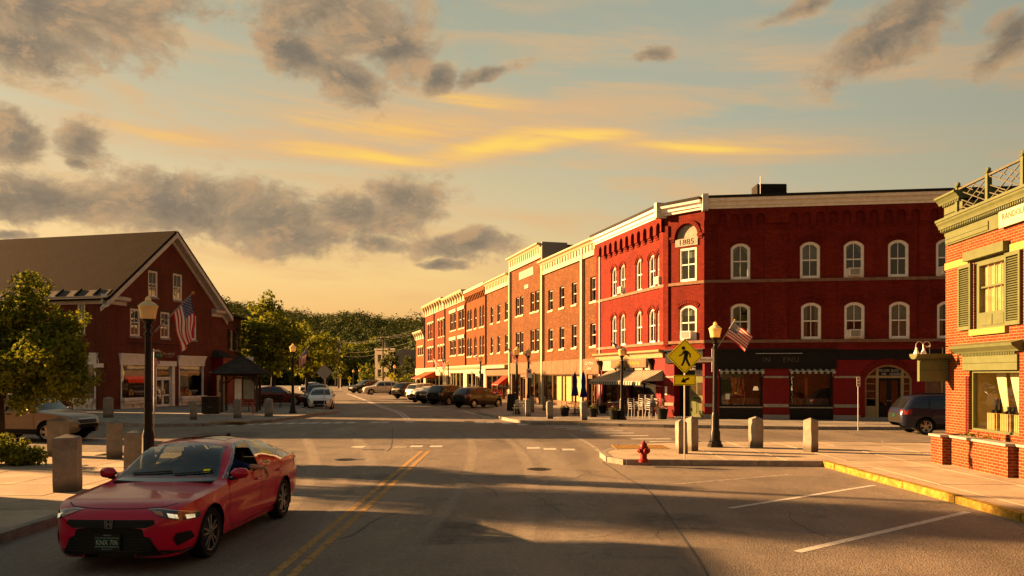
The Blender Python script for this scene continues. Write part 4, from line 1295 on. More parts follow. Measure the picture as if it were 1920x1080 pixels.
 b = MB(); b.tube([(0, 0, -0.1), (0, 0, 1.15)], 0.018, 6); b.build('mast', M_['steel'], at)
 b = MB(); b.sphere((0, 0, 0.75), 0.05); b.build('insulator', M_['white'], at)
 return t, fs, fc, ff
CB, FS, FC, FF = corner_block()
# ================================================================== the brick row along the street
def RP(px, off=0.0):
 r = (px - 960) / F
 Y = 19.93 / (r + 0.28)
 return (19.93 - 0.28 * Y - off * 0.963, Y - off * 0.27)
def row_house(name, label, pxl, pxr, top, brickm, wins, cornice_h, style, shop, brackets=0.0, frame='trim', hoods=False, back=12.0):
 A, B = RP(pxl), RP(pxr)
 t = thing(name, label, 'building', (A[0], A[1], 0))
 f = Fac(A, B, t)
 br = M_[brickm]
 ztop = top
 zc = ztop - cornice_h
 ops = []
 for (a, c, za, zb, rise) in wins:
  xa, xb = f.s(a), f.s(c)
  ops.append((xa, xb, za, zb, rise))
 m = MB(); wall(m, 0, f.L, 3.45, zc, ops, reveal=0.22); f.put('wall', m, br)
 for k, o in enumerate(ops):
  window(f, *o, 'sash', frame, 0.15, 0.05, True, inside=('blind', 'halfblind', 'net', 'blind', None)[k % 5], muntin=0, sillmat='cream', sw=0.08)
  if hoods:
   b = MB(); b.box(o[0] - .12, o[1] + .12, -0.12, 0, o[3] + 0.0, o[3] + 0.2); b.box(o[0] - .16, o[0] - .0, -0.1, 0, o[3] - .2, o[3]); b.box(o[1], o[1] + .16, -0.1, 0, o[3] - .2, o[3])
   f.each('window_hood', b, M_['cream'])
 A3 = (A[0] + back * .963, A[1] + back * 0.27); B3 = (B[0] + back * .963, B[1] + back * .27)
 shell(t, [A, B, B3, A3], -0.02, ztop - 0.05, br, skip=(0,), roofz=ztop - 0.5)
 b = MB()
 q = lambda P: (P[0] + 2.2 * .963, P[1] + 2.2 * .27)
 b.poly([(*q(A), 0), (*q(B), 0), (*q(B), ztop - .6), (*q(A), ztop - .6)])
 for z in (3.4, 6.7):
  b.poly([(*A, z), (*B, z), (*q(B), z), (*q(A), z)])
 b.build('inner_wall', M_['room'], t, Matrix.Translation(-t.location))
 if cornice_h > 0:
  c = MB()
  if style == 'panel':
   c.box(0, f.L, -0.14, 0, zc, ztop - 0.3)
   c.extrude_yz([(0, ztop - 0.3), (-0.2, ztop - 0.3), (-0.3, ztop - .18), (-0.46, ztop - .1), (-0.48, ztop), (0, ztop)], 0, f.L)
   f.put('cornice', c, M_['cream'])
   d = MB(); dentils(d, 0.3, f.L - 0.3, -0.22, -0.142, zc + cornice_h * .33, ztop - 0.34, 0.14, 0.42)
   f.each('cornice_block', d, M_['cream'])
  elif style == 'bracket':
   c.box(0, f.L, -0.1, 0, zc, ztop - 0.25)
   c.extrude_yz([(0, ztop - .25), (-0.5, ztop - .25), (-0.62, ztop - .1), (-0.64, ztop), (0, ztop)], -0.0, f.L)
   f.put('cornice', c, M_['cream'])
   n = int(brackets)
   for k in range(n):
    x = 0.25 + (f.L - 0.5) * k / (n - 1)
    d = MB(); d.extrude_yz([(-0.101, zc + .05), (-0.2, zc + .1), (-0.26, zc + cornice_h * .4), (-0.48, ztop - .4), (-0.5, ztop - .256), (-0.101, ztop - .256)], x - 0.12, x + 0.12)
    f.each('bracket', d, M_['cream'])
  elif style == 'corbel':
   c.box(0, f.L, -0.34, 0, ztop - 0.3, ztop - 0.0); f.put('cornice', c, M_['cream'])
   w = MB(); w.poly([(0, 0, zc), (f.L, 0, zc), (f.L, 0, ztop - .3), (0, 0, ztop - .3)])
   w.box(0, f.L, -0.25, 0, ztop - 0.75, ztop - 0.302)
   n = 13
   for k in range(n):
    x = 0.3 + (f.L - .6) * k / (n - 1)
    w.extrude_yz([(0, zc + 0.1), (-0.08, zc + .15), (-0.25, ztop - .76), (0, ztop - .76)], x - 0.14, x + 0.14)
   f.put('corbel_band', w, br)
 return t, f
def shopfront(f, t, bays, ztop, frame, base=0.45, recess=0.0, paint='brownpanel', zfas=None, fasdep=0.12, pil=0.16):
 """timber shopfront filling the ground floor: bays = list of (u0, u1, kind)"""
 z0 = ZP - 0.03
 zf = zfas or ztop + 0.75
 m = MB(); m.box(0, f.L, -fasdep, 0, ztop, 3.44); f.put('fascia', m, M_[paint])
 edges = []
 for u0, u1, kind in bays:
  x0, x1 = f.L * u0, f.L * u1
  if kind == 'pier':
   b = MB(); b.box(x0, x1, -0.08, 0.1, z0, ztop); f.put('pier', b, M_[frame]); continue
  if kind in ('win', 'win2', 'blind', 'paper'):
   b = MB(); b.box(x0, x1, -0.02, 0.14, z0, base); f.put('stall_riser', b, M_[frame])
   wd = window(f, x0 + .002, x1 - .002, base + .003, ztop - .003, 0, 'fixed', frame, 0.03, 0.05, False, muntin=1 if kind == 'win2' else 0, glassm='shopglass')
   if kind == 'blind':
    c = MB(); c.poly([(0.05, 0.25, 0.02), (x1 - x0 - 0.05, 0.25, 0.02), (x1 - x0 - .05, 0.25, ztop - base), (0.05, 0.25, ztop - base)]); c.build('blind', M_['yellowroom'], wd)
  if kind == 'door':
   d = MB(); a = 0.1
   d.box(x0 + .01, x0 + a, 0.2, 0.25, z0, ztop - .3); d.box(x1 - a, x1 - .01, 0.2, 0.25, z0, ztop - .3); d.box(x0 + a, x1 - a, 0.2, 0.25, z0, z0 + .3); d.box(x0 + a, x1 - a, 0.2, 0.25, ztop - .42, ztop - .3)
   d.box(x0, x1, 0.0, 0.1, ztop - .3, ztop)
   do = f.put('shop_door', d, M_[frame])
   p = MB(); p.poly([(x0 + a, 0.22, z0 + .3), (x1 - a, 0.22, z0 + .3), (x1 - a, 0.22, ztop - .42), (x0 + a, .22, ztop - .42)]); p.build('pane', M_['shopglass'], do)
   p = MB(); p.box(x1 - a - .02, x1 - a + .02, 0.15, 0.2, 1.0, 1.3); p.build('handle', M_['steel'], do)
def zrow(px, py): return ZD(py, RP(px)[1])
za1, za2 = (zrow(1053, 577), zrow(1053, 537)), (zrow(1053, 654), zrow(1053, 613))
wA = [(1106.5, 1117.5, zrow(1112, 565), zrow(1112, 519), 0), (1106.5, 1117.5, zrow(1112, 649), zrow(1112, 606), 0)]
for a, c in ((1028, 1036.5), (1049, 1057.8), (1072, 1081)):
 wA += [(a, c, *za1, 0), (a, c, *za2, 0)]
ta, fa = row_house('brick_shop_house', 'brown brick row building with cream cornice and brown panelled shopfront next to the corner block', 1017, 1126.5, 11.2, 'brick_row', wA, 1.05, 'panel', None)
b = MB(); b.box(fa.s(1094) - .16, fa.s(1094) + .16, -0.2, 0, ZP - .03, 11.16); fa.each('pilaster', b, M_['cream'])
b = MB(); b.box(fa.s(1019) - .14, fa.s(1019) + .14, -0.2, 0, ZP - .03, 11.16); fa.each('pilaster', b, M_['cream'])
b = MB(); b.box(fa.L - .08, fa.L - 0.01, -0.1, 0, ZP - .03, 10.1); fa.put('downpipe', b, M_['white'])
uu = lambda px: fa.s(px) / fa.L
shopfront(fa, ta, [(uu(1022), uu(1036), 'win'), (uu(1036.5), uu(1053), 'blind'), (uu(1053.6), uu(1072), 'blind'), (uu(1072.6), uu(1091), 'blind'), (uu(1097), uu(1102), 'pier'), (uu(1102), uu(1110), 'door'), (uu(1110), uu(1126), 'win')], 2.42, 'brownpanel', 0.45)
b = MB()
for k in range(9):
 x = fa.L * (k + 0.5) / 9
 b.box(x - fa.L / 18 + .02, x + fa.L / 18 - .02, -0.15, -0.122, 2.5, 3.4)
fa.each('fascia_panel', b, M_['brownpanel'])
text('Clara Martin\nCenter', 0.34, M_['letter'], ta, fa.at(fa.s(1109), -0.158, 2.98), 'sign_lettering', 0.01, width=(fa.s(1120) - fa.s(1100)) * .8)
zb = [(zrow(984, 589 + 0), zrow(984, 553)), (zrow(984, 661), zrow(984, 621))]
wB = []
for a, c in ((967, 973.2), (974.8, 981.2), (994.4, 1001), (1003.2, 1010.4)):
 wB += [(a, c, *zb[0], 0), (a, c, *zb[1], 0)]
tb, fb = row_house('tall_brick_house', 'tallest brown brick row building with blank pale plaque under a cream cornice', 957, 1016.6, 12.75, 'brick_row', wB, 1.15, 'panel', None)
b = MB(); b.box(fb.s(974), fb.s(1001), -0.05, 0, zrow(988, 520), zrow(988, 505)); b.box(fb.s(984), fb.s(991.5), -0.05, 0, zrow(988, 541), zrow(988, 533.5)); fb.each('plaque', b, M_['stone'])
b = MB(); b.box(0.02, 0.3, -0.2, 0, ZP - .03, 11.55); fb.each('pilaster', b, M_['cream'])
shopfront(fb, tb, [(0.05, 0.08, 'pier'), (0.08, 0.34, 'win'), (0.35, 0.52, 'door'), (0.53, 0.62, 'pier'), (0.62, 0.92, 'win2')], 2.5, 'brownpanel', 0.5)
b = MB(); b.box(fb.L - 0.02, fb.L + 0.25, -0.1, 2.0, 11.2, 12.8); fb.put('parapet_return', b, M_['granite'])
zc_ = [(zrow(936, 603), zrow(936, 571)), (zrow(936, 661), zrow(936, 630))]
wC = []
for a, c in ((920, 924.6), (932.8, 937.8), (947, 952.5)):
 wC += [(a, c, *zc_[0], 0), (a, c, *zc_[1], 0)]
tcx, fcx = row_house('brick_cafe_house', 'brown brick row building with red cafe awning over outdoor seats', 912, 956.6, 11.55, 'brick_row', wC, 1.05, 'panel', None)
shopfront(fcx, tcx, [(0.0, 0.05, 'pier'), (0.05, 0.26, 'win'), (0.27, 0.48, 'win'), (0.49, 0.70, 'win'), (0.71, 0.9, 'door'), (0.9, 0.98, 'pier')], 2.35, 'brownpanel', 0.5)
b = MB(); b.box(0.1, fcx.L * .98, -0.5, -0.125, 3.02, 3.32); fcx.put('shop_canopy', b, M_['stone'])
awning(fcx, fcx.s(944), fcx.s(956), 2.4, 1.55, 1.1, 9, [M_['awnred']], valance=0.12)
zd = [(zrow(893, 615), zrow(893, 576)), (zrow(893, 667), zrow(893, 631))]
wD = []
for a, c in ((876, 880), (881, 885), (889, 893.8), (899, 902.5), (904.2, 908)):
 wD += [(a, c, *zd[0], 0.3), (a, c, *zd[1], 0.3)]
td, fd = row_house('orange_brick_house', 'orange brick row building with slanted corbels and narrow round-headed windows', 874, 911.6, 11.75, 'brick_orange', wD, 1.45, 'corbel', None)
shopfront(fd, td, [(0, 0.06, 'pier'), (0.06, 0.3, 'win'), (0.32, 0.5, 'win'), (0.5, 0.68, 'door'), (0.7, 0.9, 'win'), (0.92, 1.0, 'pier')], 2.6, 'cream', 0.5, paint='cream')
b = MB(); b.extrude_yz([(-.121, 3.0), (-0.3, 3.1), (-0.5, 3.3), (-0.52, 3.46), (0, 3.46)], 0, fd.L); fd.put('shop_cornice', b, M_['cream'])
wE = []
ze = [(zrow(855, 618), zrow(855, 585)), (zrow(855, 666), zrow(855, 637))]
for a, c in ((844, 849), (850.3, 855), (859.5, 864.5), (866, 870.7)):
 wE += [(a, c, *ze[0], 0), (a, c, *ze[1], 0)]
te, fe = row_house('bracketed_brick_house', 'orange brick row building with deep bracketed cream cornice and paired windows', 835, 873.6, 12.0, 'brick_orange', wE, 1.2, 'bracket', None, brackets=9)
shopfront(fe, te, [(0, 0.05, 'pier'), (0.05, 0.25, 'door'), (0.28, 0.55, 'win2'), (0.56, 0.9, 'win2'), (0.92, 1, 'pier')], 2.7, 'cream', 0.5, paint='cream')
b = MB(); b.extrude_yz([(-.121, 3.0), (-0.3, 3.1), (-0.5, 3.3), (-0.52, 3.46), (0, 3.46)], 0, fe.L); fe.put('shop_cornice', b, M_['cream'])
for f_, (p0, p1) in ((fe, (844, 855)), (fe, (859.5, 870.7))):
 b = MB()
 for z in ze: b.box(f_.s(p0) - .2, f_.s(p1) + .2, -0.12, 0, z[1] + .02, z[1] + 0.4)
 f_.each('window_hood', b, M_['cream'])
wG = []
zg = [(zrow(815, 634), zrow(815, 604)), (zrow(815, 676), zrow(815, 651))]
for a in (802.5, 806.8, 811.3, 822, 827, 831.8):
 wG += [(a, a + 2.9, *zg[0], 0), (a, a + 2.9, *zg[1], 0)]
tg, fg = row_house('red_brick_house', 'dark red brick row building with white hooded windows and an orange awning', 797, 834.6, 12.3, 'brick_far', wG, 1.5, 'bracket', None, brackets=9, hoods=True)
shopfront(fg, tg, [(0, 0.05, 'pier'), (0.05, 0.25, 'win'), (0.28, 0.5, 'door'), (0.54, 0.9, 'win2'), (0.92, 1, 'pier')], 2.4, 'cream', 0.5, paint='cream')
awning(fg, fg.s(800), fg.s(818), 3.0, 2.0, 2.2, 20, [M_['awnorange']], valance=0.15)
b = MB(); b.box(fg.L * .5 - .15, fg.L * .5 + .15, -0.15, 0, 3.4, 10.8); fg.each('pilaster', b, M_['brick_far'])
wH = []
zh = [(zrow(788, 666), zrow(788, 651))]
for a in (784, 787.7, 791.4):
 wH += [(a, a + 2.4, *zh[0], 0)]
th, fh = row_house('small_brick_house', 'small two storey orange brick building at the far end of the row', 780, 796.6, 9.0, 'brick_orange', wH, 1.2, 'bracket', None, brackets=5, hoods=True)
shopfront(fh, th, [(0, 0.08, 'pier'), (0.08, 0.9, 'win2'), (0.92, 1, 'pier')], 2.4, 'cream', 0.5, paint='cream')
for f_, x in ((fd, 0.0), (fe, 0.0), (fg, 0.0), (fcx, 0.0)):
 b = MB(); b.box(x - 0.06, x + 0.06, -0.14, 0.02, 3.4, 11.0); f_.put('downpipe', b, M_['iron'])
t = thing('flat_roof_building', 'cream flat roofed two storey building half hidden by trees beyond the row', 'building', (-26, 160, 0))
P = lambda px, Y: XD(px, Y)
a, c = P(704, 150), P(752, 168)
f_ = Fac((P(703, 152).x, 152), (P(740, 150).x, 150), t)
hh = ZD(655, 152)
m = MB(); wall(m, 0, f_.L, 0, hh, [(0.6, 1.5, hh - 2.4, hh - 1.0), (0.6, 1.5, hh - 5.2, hh - 3.8)]); f_.put('wall', m, M_['cream'])
window(f_, 0.6, 1.5, hh - 2.4, hh - 1.0, 0, 'sash', 'trim', 0.1, 0.06, True, muntin=0); window(f_, 0.6, 1.5, hh - 5.2, hh - 3.8, 0, 'sash', 'trim', 0.1, 0.06, True, muntin=0)
pl = [f_.W(0), f_.W(f_.L), P(800, 158), P(800, 180), P(703, 180)]
shell(t, [(p.x, p.y) for p in pl], 0, hh, M_['stone'], skip=(0,), roofz=hh - 0.05)
m = MB(); m.box(-0.1, f_.L + .1, -0.1, 0.2, hh - 0.12, hh + 0.12); f_.put('roof_edge', m, M_['trim'])
M_['flash'] = plain('dull_metal_flashing', (0.085, 0.072, 0.06), .7, var=.3)
# ================================================================== the bank with the long shingled roof
def logo(parent, M, w, mat_y, mat_l):
 """square amber mark with a dark V, then the name"""
 b = MB()
 b.extrude_xz([(0, 0), (w * .26, 0), (w * .26, w * .26), (0, w * .26)], 0, 0.006, 0)
 b.extrude_xz([(0, w * .26), (w * .05, w * .26), (w * .13, w * .09), (w * .21, w * .26), (w * .26, w * .26), (w * .15, -.001), (w * .11, -.001)], -0.004, -0.0005, 1)
 b.build('logo_mark', [mat_y, M_['brick_bank']], parent, M)
 text('Northfield', w * .15, mat_l, parent, M @ TR(w * .66, -0.002, w * .15), 'lettering', 0.003, width=w * .68)
 text('SAVINGS', w * .05, mat_l, parent, M @ TR(w * .66, -0.002, w * .03), 'lettering', 0.002, width=w * .44)
def bank():
 A, B = Vector((-26.1, 51.5)), Vector((-23.05, 63.75))
 t = thing('bank_building', 'red brick bank with long brown shingled gable roof and white trimmed shop windows', 'building', (A.x, A.y, 0))
 ga = Fac(A, B, t)
 d = ga.d
 n = Vector((-d.y, d.x))
 LL = 34.0
 Lf = A + n * LL
 gs = Fac(Lf, A, t)
 Ze, Za = 7.45, 12.55
 z0 = ZP - 0.03
 L = ga.L
 bm = M_['brick_bank']
 s = ga.s
 up = [(s(278), s(295.5), ga.z(287, 557), ga.z(287, 508)), (s(324.5), s(341.5), ga.z(333, 563), ga.z(333, 514))]
 zz = (ga.z(253, 630), ga.z(253, 579))
 up2 = [(s(244), s(262.5), *zz), (s(301), s(318), *zz), (s(352), s(368), *zz)]
 wl = (s(226), s(285), z0 + .75, 3.75)
 dr = (s(291), s(327), z0, 3.35)
 wr = (s(335), s(381), z0 + .72, 3.75)
 m = MB()
 wall(m, 0, L, z0, Ze, up2 + [wl, dr, wr])
 half = L / 2
 zt = lambda x: Ze + (Za - Ze) * (1 - abs(x - half) / half)
 xs = sorted({0, L, half, *[o[0] for o in up], *[o[1] for o in up]})
 for a, c in zip(xs[:-1], xs[1:]):
  xm = (a + c) / 2
  o = next((q for q in up if q[0] < xm < q[1]), None)
  if o is None:
   pts = [(a, 0, Ze), (c, 0, Ze), (c, 0, zt(c)), (a, 0, zt(a))]
   m.poly([p for k, p in enumerate(pts) if not ((k == 3 and zt(a) < Ze + 1e-4) or (k == 2 and zt(c) < Ze + 1e-4))])
  else:
   m.poly([(a, 0, Ze), (c, 0, Ze), (c, 0, o[2]), (a, 0, o[2])]) if o[2] > Ze else None
   m.poly([(a, 0, o[3]), (c, 0, o[3]), (c, 0, zt(c)), (a, 0, zt(a))])
   wall(m, a, c, o[2], o[3], [o])
 ga.put('gable_wall', m, bm)
 for o in up + up2:
  window(ga, *o, 0, 'sash', 'white', 0.06, 0.09, True, 'granite', inside='drapes' if o in up2 else None, muntin=1)
  b = MB(); b.box(o[0] - .18, o[1] + .18, -0.03, 0.0, o[3] + 0.01, o[3] + .22); ga.put('lintel', b, M_['wood'])
 def shop(fac, o, key):
  x0, x1, za, zb = o
  b = MB()
  for k, (pr, h0, h1) in enumerate(((0.08, 3.05, 3.3), (0.11, 3.302, 3.5), (0.15, 3.502, 3.68), (0.22, 3.682, 3.8))):
   b.box(x0 - .08 - .03 * k, x1 + .08 + .03 * k, -pr, 0.12, h0, h1)
  b.box(x0, x0 + .09, -0.04, 0.1, za, 3.048); b.box(x1 - .09, x1, -0.04, 0.1, za, 3.048)
  fac.put('window_surround', b, M_['white'])
  b = MB(); b.box(x0 + .002, x1 - .002, -0.05, 0.15, z0, za - .2); b.box(x0 - .02, x1 + .02, -0.34, 0.15, za - .198, za)
  b.box(x0 + .15, x1 - .15, -0.24, -0.05, za - .40, za - .2)
  for k in range(4):
   x = x0 + .3 + (x1 - x0 - .6) * k / 3
   b.extrude_yz([(-0.05, za - .72), (-0.05, za - .401), (-0.22, za - .401)], x - .04, x + .04)
  fac.put('sill_bench', b, M_['white'])
  p = MB(); p.poly([(x0 + .09, 0.05, za), (x1 - .09, 0.05, za), (x1 - .09, 0.05, 3.048), (x0 + .09, 0.05, 3.048)]); pn = fac.put('pane', p, M_['shopglass'])
  p = MB(); p.box(x0 + .1, x1 - .1, 0.10, 0.11, 3.04 - (0.95 if key == 'l' else 0.5), 3.04); fac.put('blind', p, M_['blind'])
  if key == 'r':
   p = MB(); p.box(x0 + .1, x0 + (x1 - x0) * .45, 0.2, 0.21, 1.5, 2.5); p.box(x0 + (x1 - x0) * .6, x0 + (x1 - x0) * .8, 0.9, 0.92, 1.6, 2.4); fac.each('poster', p, [M_['curtain']])
  logo(t, fac.at(x0 + (x1 - x0) * .28, 0.035, za + .16), (x1 - x0) * .5, M_['gold'], M_['letter'])
  p = MB(); p.box(x0 - .3, x1 + .3, 2.4, 2.45, z0, 3.3); fac.put('room', p, M_['wood'])
 shop(ga, wl, 'l'); shop(ga, wr, 'r')
 x0, x1 = dr[0], dr[1]
 b = MB()
 b.box(x0, x0 + .1, -0.05, 0.25, z0, 3.0); b.box(x1 - .3, x1, -0.05, 0.25, z0, 3.0); b.box(x0 - .08, x1 + .08, -0.14, 0.25, 3.0, 3.36)
 b.box(x0 + .1, x1 - .3, 0.06, 0.14, 2.1, 2.24)
 de = ga.put('door_surround', b, M_['white'])
 xm = (x0 + .1 + x1 - .3) / 2
 for a, c in ((x0 + .102, xm - .004), (xm + .004, x1 - .302)):
  d_ = MB()
  d_.box(a, a + .09, 0.1, 0.15, z0, 2.1); d_.box(c - .09, c, 0.1, 0.15, z0, 2.1)
  for q0, q1 in ((z0, .3), (.88, .98), (2.0, 2.1)): d_.box(a + .09, c - .09, 0.1, 0.15, q0, q1)
  do = ga.put('entrance_door', d_, M_['white'])
  p = MB(); p.poly([(a + .09, 0.13, .3), (c - .09, 0.13, .3), (c - .09, .13, 2.0), (a + .09, .13, 2.0)]); p.build('pane', M_['shopglass'], do)
  p = MB(); p.box(xm - .06 if a < xm - .1 else xm + .03, xm - .03 if a < xm - .1 else xm + .06, 0.04, 0.1, .95, 1.25); p.build('handle', M_['steel'], do)
 p = MB(); p.poly([(x0 + .1, 0.1, 2.24), (x1 - .3, 0.1, 2.24), (x1 - .3, 0.1, 3.0), (x0 + .1, .1, 3.0)]); p.build('transom_pane', M_['shopglass'], de)
 p = MB(); p.box(x0 - .2, x1 + .2, 2.0, 2.05, z0, 3.2); ga.put('room', p, M_['wood'])
 b = MB(); b.box(s(282), s(331), -0.06, 0, 3.55, 4.35); sg = ga.put('sign_board', b, M_['brick_bank'])
 logo(sg, TR(s(295), -0.07, 3.62), 1.75, M_['gold'], M_['letter'])
 b = MB(); b.tube([(s(240), -0.25, 4.55), (s(345), -0.25, 4.55)], 0.025, 6)
 for p in (242, 290, 343): b.tube([(s(p), 0, 4.5), (s(p), -0.25, 4.55)], 0.018, 5)
 ga.put('sign_light_rail', b, M_['iron'])
 q = gs.s
 b = MB(); b.tube([(q(181), -0.02, 3.45), (q(194), -0.5, 3.45), (q(196), -0.5, 3.1)], 0.02, 6); b.box(q(191), q(201), -0.7, -0.3, 2.85, 3.1); gs.put('wall_lantern', b, M_['white'])
 o2 = [(q(145), q(159.5), gs.z(152, 626), gs.z(152, 568))]
 sw = (q(138), q(180), z0 + .75, 3.75)
 ot = [(o2[0][0] - 4.2 * k, o2[0][1] - 4.2 * k, o2[0][2], o2[0][3]) for k in range(1, 7)]
 os_ = [(sw[0] - 5.2 * k, sw[1] - 5.2 * k, sw[2], sw[3]) for k in range(1, 5)]
 m = MB(); wall(m, 0, LL, z0, Ze, o2 + [sw] + ot + os_); gs.put('side_wall', m, bm)
 for o in o2 + ot: window(gs, *o, 0, 'sash', 'white', 0.06, 0.09, True, 'granite', inside='blind', muntin=1)
 shop(gs, sw, 's')
 for o in os_: shop(gs, o, 's')
 b = MB()
 C1, D1 = B + n * LL, Lf
 for a, c in ((B, C1), (C1, D1)):
  b.poly([(a.x, a.y, 0), (c.x, c.y, 0), (c.x, c.y, Ze), (a.x, a.y, Ze)])
 mid = (C1 + D1) / 2
 b.poly([(C1.x, C1.y, Ze), (D1.x, D1.y, Ze), (mid.x, mid.y, Za)])
 b.build('back_wall', bm, t, Matrix.Translation(-t.location))
 b = MB(); b.poly([(.3, .3, 3.9), (L - .3, .3, 3.9), (L - .3, LL, 3.9), (.3, LL, 3.9)]); b.poly([(.3, .3, 7.3), (L - .3, .3, 7.3), (L - .3, LL, 7.3), (.3, LL, 7.3)]); b.poly([(.3, 4, 0.2), (L - .3, 4, .2), (L - .3, 4, 7.28), (.3, 4, 7.28)]); ga.put('inner_wall', b, M_['dark'])
 ov, eo = 0.55, 0.55
 slope = atan2(Za - Ze, half)
 sl = sqrt((Za - Ze) ** 2 + half ** 2)
 for side in (0, 1):
  if side == 0:
   org = Matrix(((-n.x, d.x, 0, 0), (-n.y, d.y, 0, 0), (0, 0, 1, 0), (0, 0, 0, 1)))
   P0 = Lf
  else:
   org = Matrix(((n.x, -d.x, 0, 0), (n.y, -d.y, 0, 0), (0, 0, 1, 0), (0, 0, 0, 1)))
   P0 = B
  M = Matrix.Translation((P0.x, P0.y, Ze)) @ org @ Matrix.Rotation(slope, 4, 'X')
  b = MB()
  xa, xb = (-0.4, LL + ov) if side == 0 else (-ov, LL + 0.4)
  b.box(xa, xb, -eo, sl + 0.02, 0.05, 0.20)
  b.build('roof', M_['shingle'], t, Matrix.Translation(-t.location) @ M)
  if side == 0:
   b = MB(); b.box(xa, xb - .3, -eo - .02, 0.42, 0.202, 0.225); b.build('eave_flashing', M_['flash'], t, Matrix.Translation(-t.location) @ M)
   b = MB()
   for k in range(22):
    x = xb - 1.2 - k * 1.45
    b.box(x - .05, x + .05, -0.3, 0.5, 0.226, 0.34)
   b.each('snow_guard', M_['iron'], t, Matrix.Translation(-t.location) @ M)
 b = MB(); b.extrude_yz([(0, Ze - .5), (-.1, Ze - .5), (-.12, Ze - .3), (-.45, Ze - .2), (-.5, Ze - .02), (0, Ze - .02)], 0, LL + 0.5); gs.put('eave_cornice', b, M_['trim'])
 for x0_, x1_ in ((-.5, 1.7), (L - 1.5, L + .5)):
  b = MB(); b.extrude_yz([(0, Ze - .5), (-.1, Ze - .5), (-.12, Ze - .3), (-.42, Ze - .2), (-.48, Ze - .02), (-0.001, Ze + .12)], x0_, x1_); ga.put('cornice_return', b, M_['trim'])
 for sgn in (-1, 1):
  e = half + 0.55
  pz = lambda x: Za + 0.05 - (Za - Ze) / half * abs(x - half)
  x_e = half + sgn * e
  b = MB()
  for (y0, y1, t0, t1) in ((-0.58, -0.48, -0.02, -0.36), (-0.48, -0.06, -0.28, -0.36), (-0.10, 0.0, -0.36, -0.62)):
   b.M = None
   pts = [(half, pz(half) + t0), (x_e, pz(x_e) + t0), (x_e, pz(x_e) + t1), (half, pz(half) + t1)]
   b.extrude_xz(pts if sgn > 0 else pts[::-1], y0, y1)
  ga.put('rake_board', b, M_['trim'])
 W1 = B + Vector((-.107, 1)).normalized() * 6.4
 w = Fac(B + Vector((-0.05, 0.02)), W1, t)
 wn = [(w.s(430), w.s(436.5), 4.5, 6.1), (w.s(441), w.s(447.5), 4.5, 6.1)]
 m = MB(); wall(m, 0, w.L, z0, 7.2, wn); w.put('wing_wall', m, bm)
 for o in wn:
  window(w, *o, 0, 'sash', 'trim', 0.08, 0.06, True, 'granite', muntin=0)
  for x in (o[0] - .55, o[1] + .04):
   b = MB(); b.box(x, x + .5, -0.06, 0, o[2], o[3]); w.put('shutter', b, M_['iron'])
 b = MB(); b.box(-.1, w.L + .3, -.5, 6, 7.2, 7.36); w.put('wing_roof', b, M_['shingle2'])
 b = MB(); b.poly([(w.L, 0, 0), (w.L, 12, 0), (w.L, 12, 7.2), (w.L, 0, 7.2)]); w.put('wing_end_wall', b, bm)
 b = MB(); b.box(s(397), L - 0.05, -1.0, 0.0, z0, 3.75); ga.put('porch', b, M_['redpaint'])
 b = MB(); xa, xb = s(395), L + .1
 b.poly([(xa, -1.25, 3.75), (xb, -1.25, 3.75), (xb - .4, -.01, 4.35), (xa + .4, -.01, 4.35)]); b.poly([(xa, -1.25, 3.75), (xa + .4, -.01, 4.35), (xa, -.01, 3.75)]); b.poly([(xb, -1.25, 3.75), (xb, -.01, 3.75), (xb - .4, -.01, 4.35)]); b.poly([(xa, -1.25, 3.748), (xa, -.01, 3.748), (xb, -.01, 3.748), (xb, -1.25, 3.748)])
 ga.put('porch_roof', b, M_['shingle2'])
 b = MB(); x = ga.s(406, 1.0); b.box(x, x + .95, -1.06, -1.0, z0, 2.35); dd = ga.put('side_door', b, M_['tan'])
 p = MB(); p.box(x + .25, x + .65, -1.065, -1.061, 1.05, 2.0); p.build('pane', M_['black'], dd)
 p = MB(); p.sphere((x + .85, -1.1, 1.05), 0.04); p.build('handle', M_['steel'], dd)
 return t
bank()
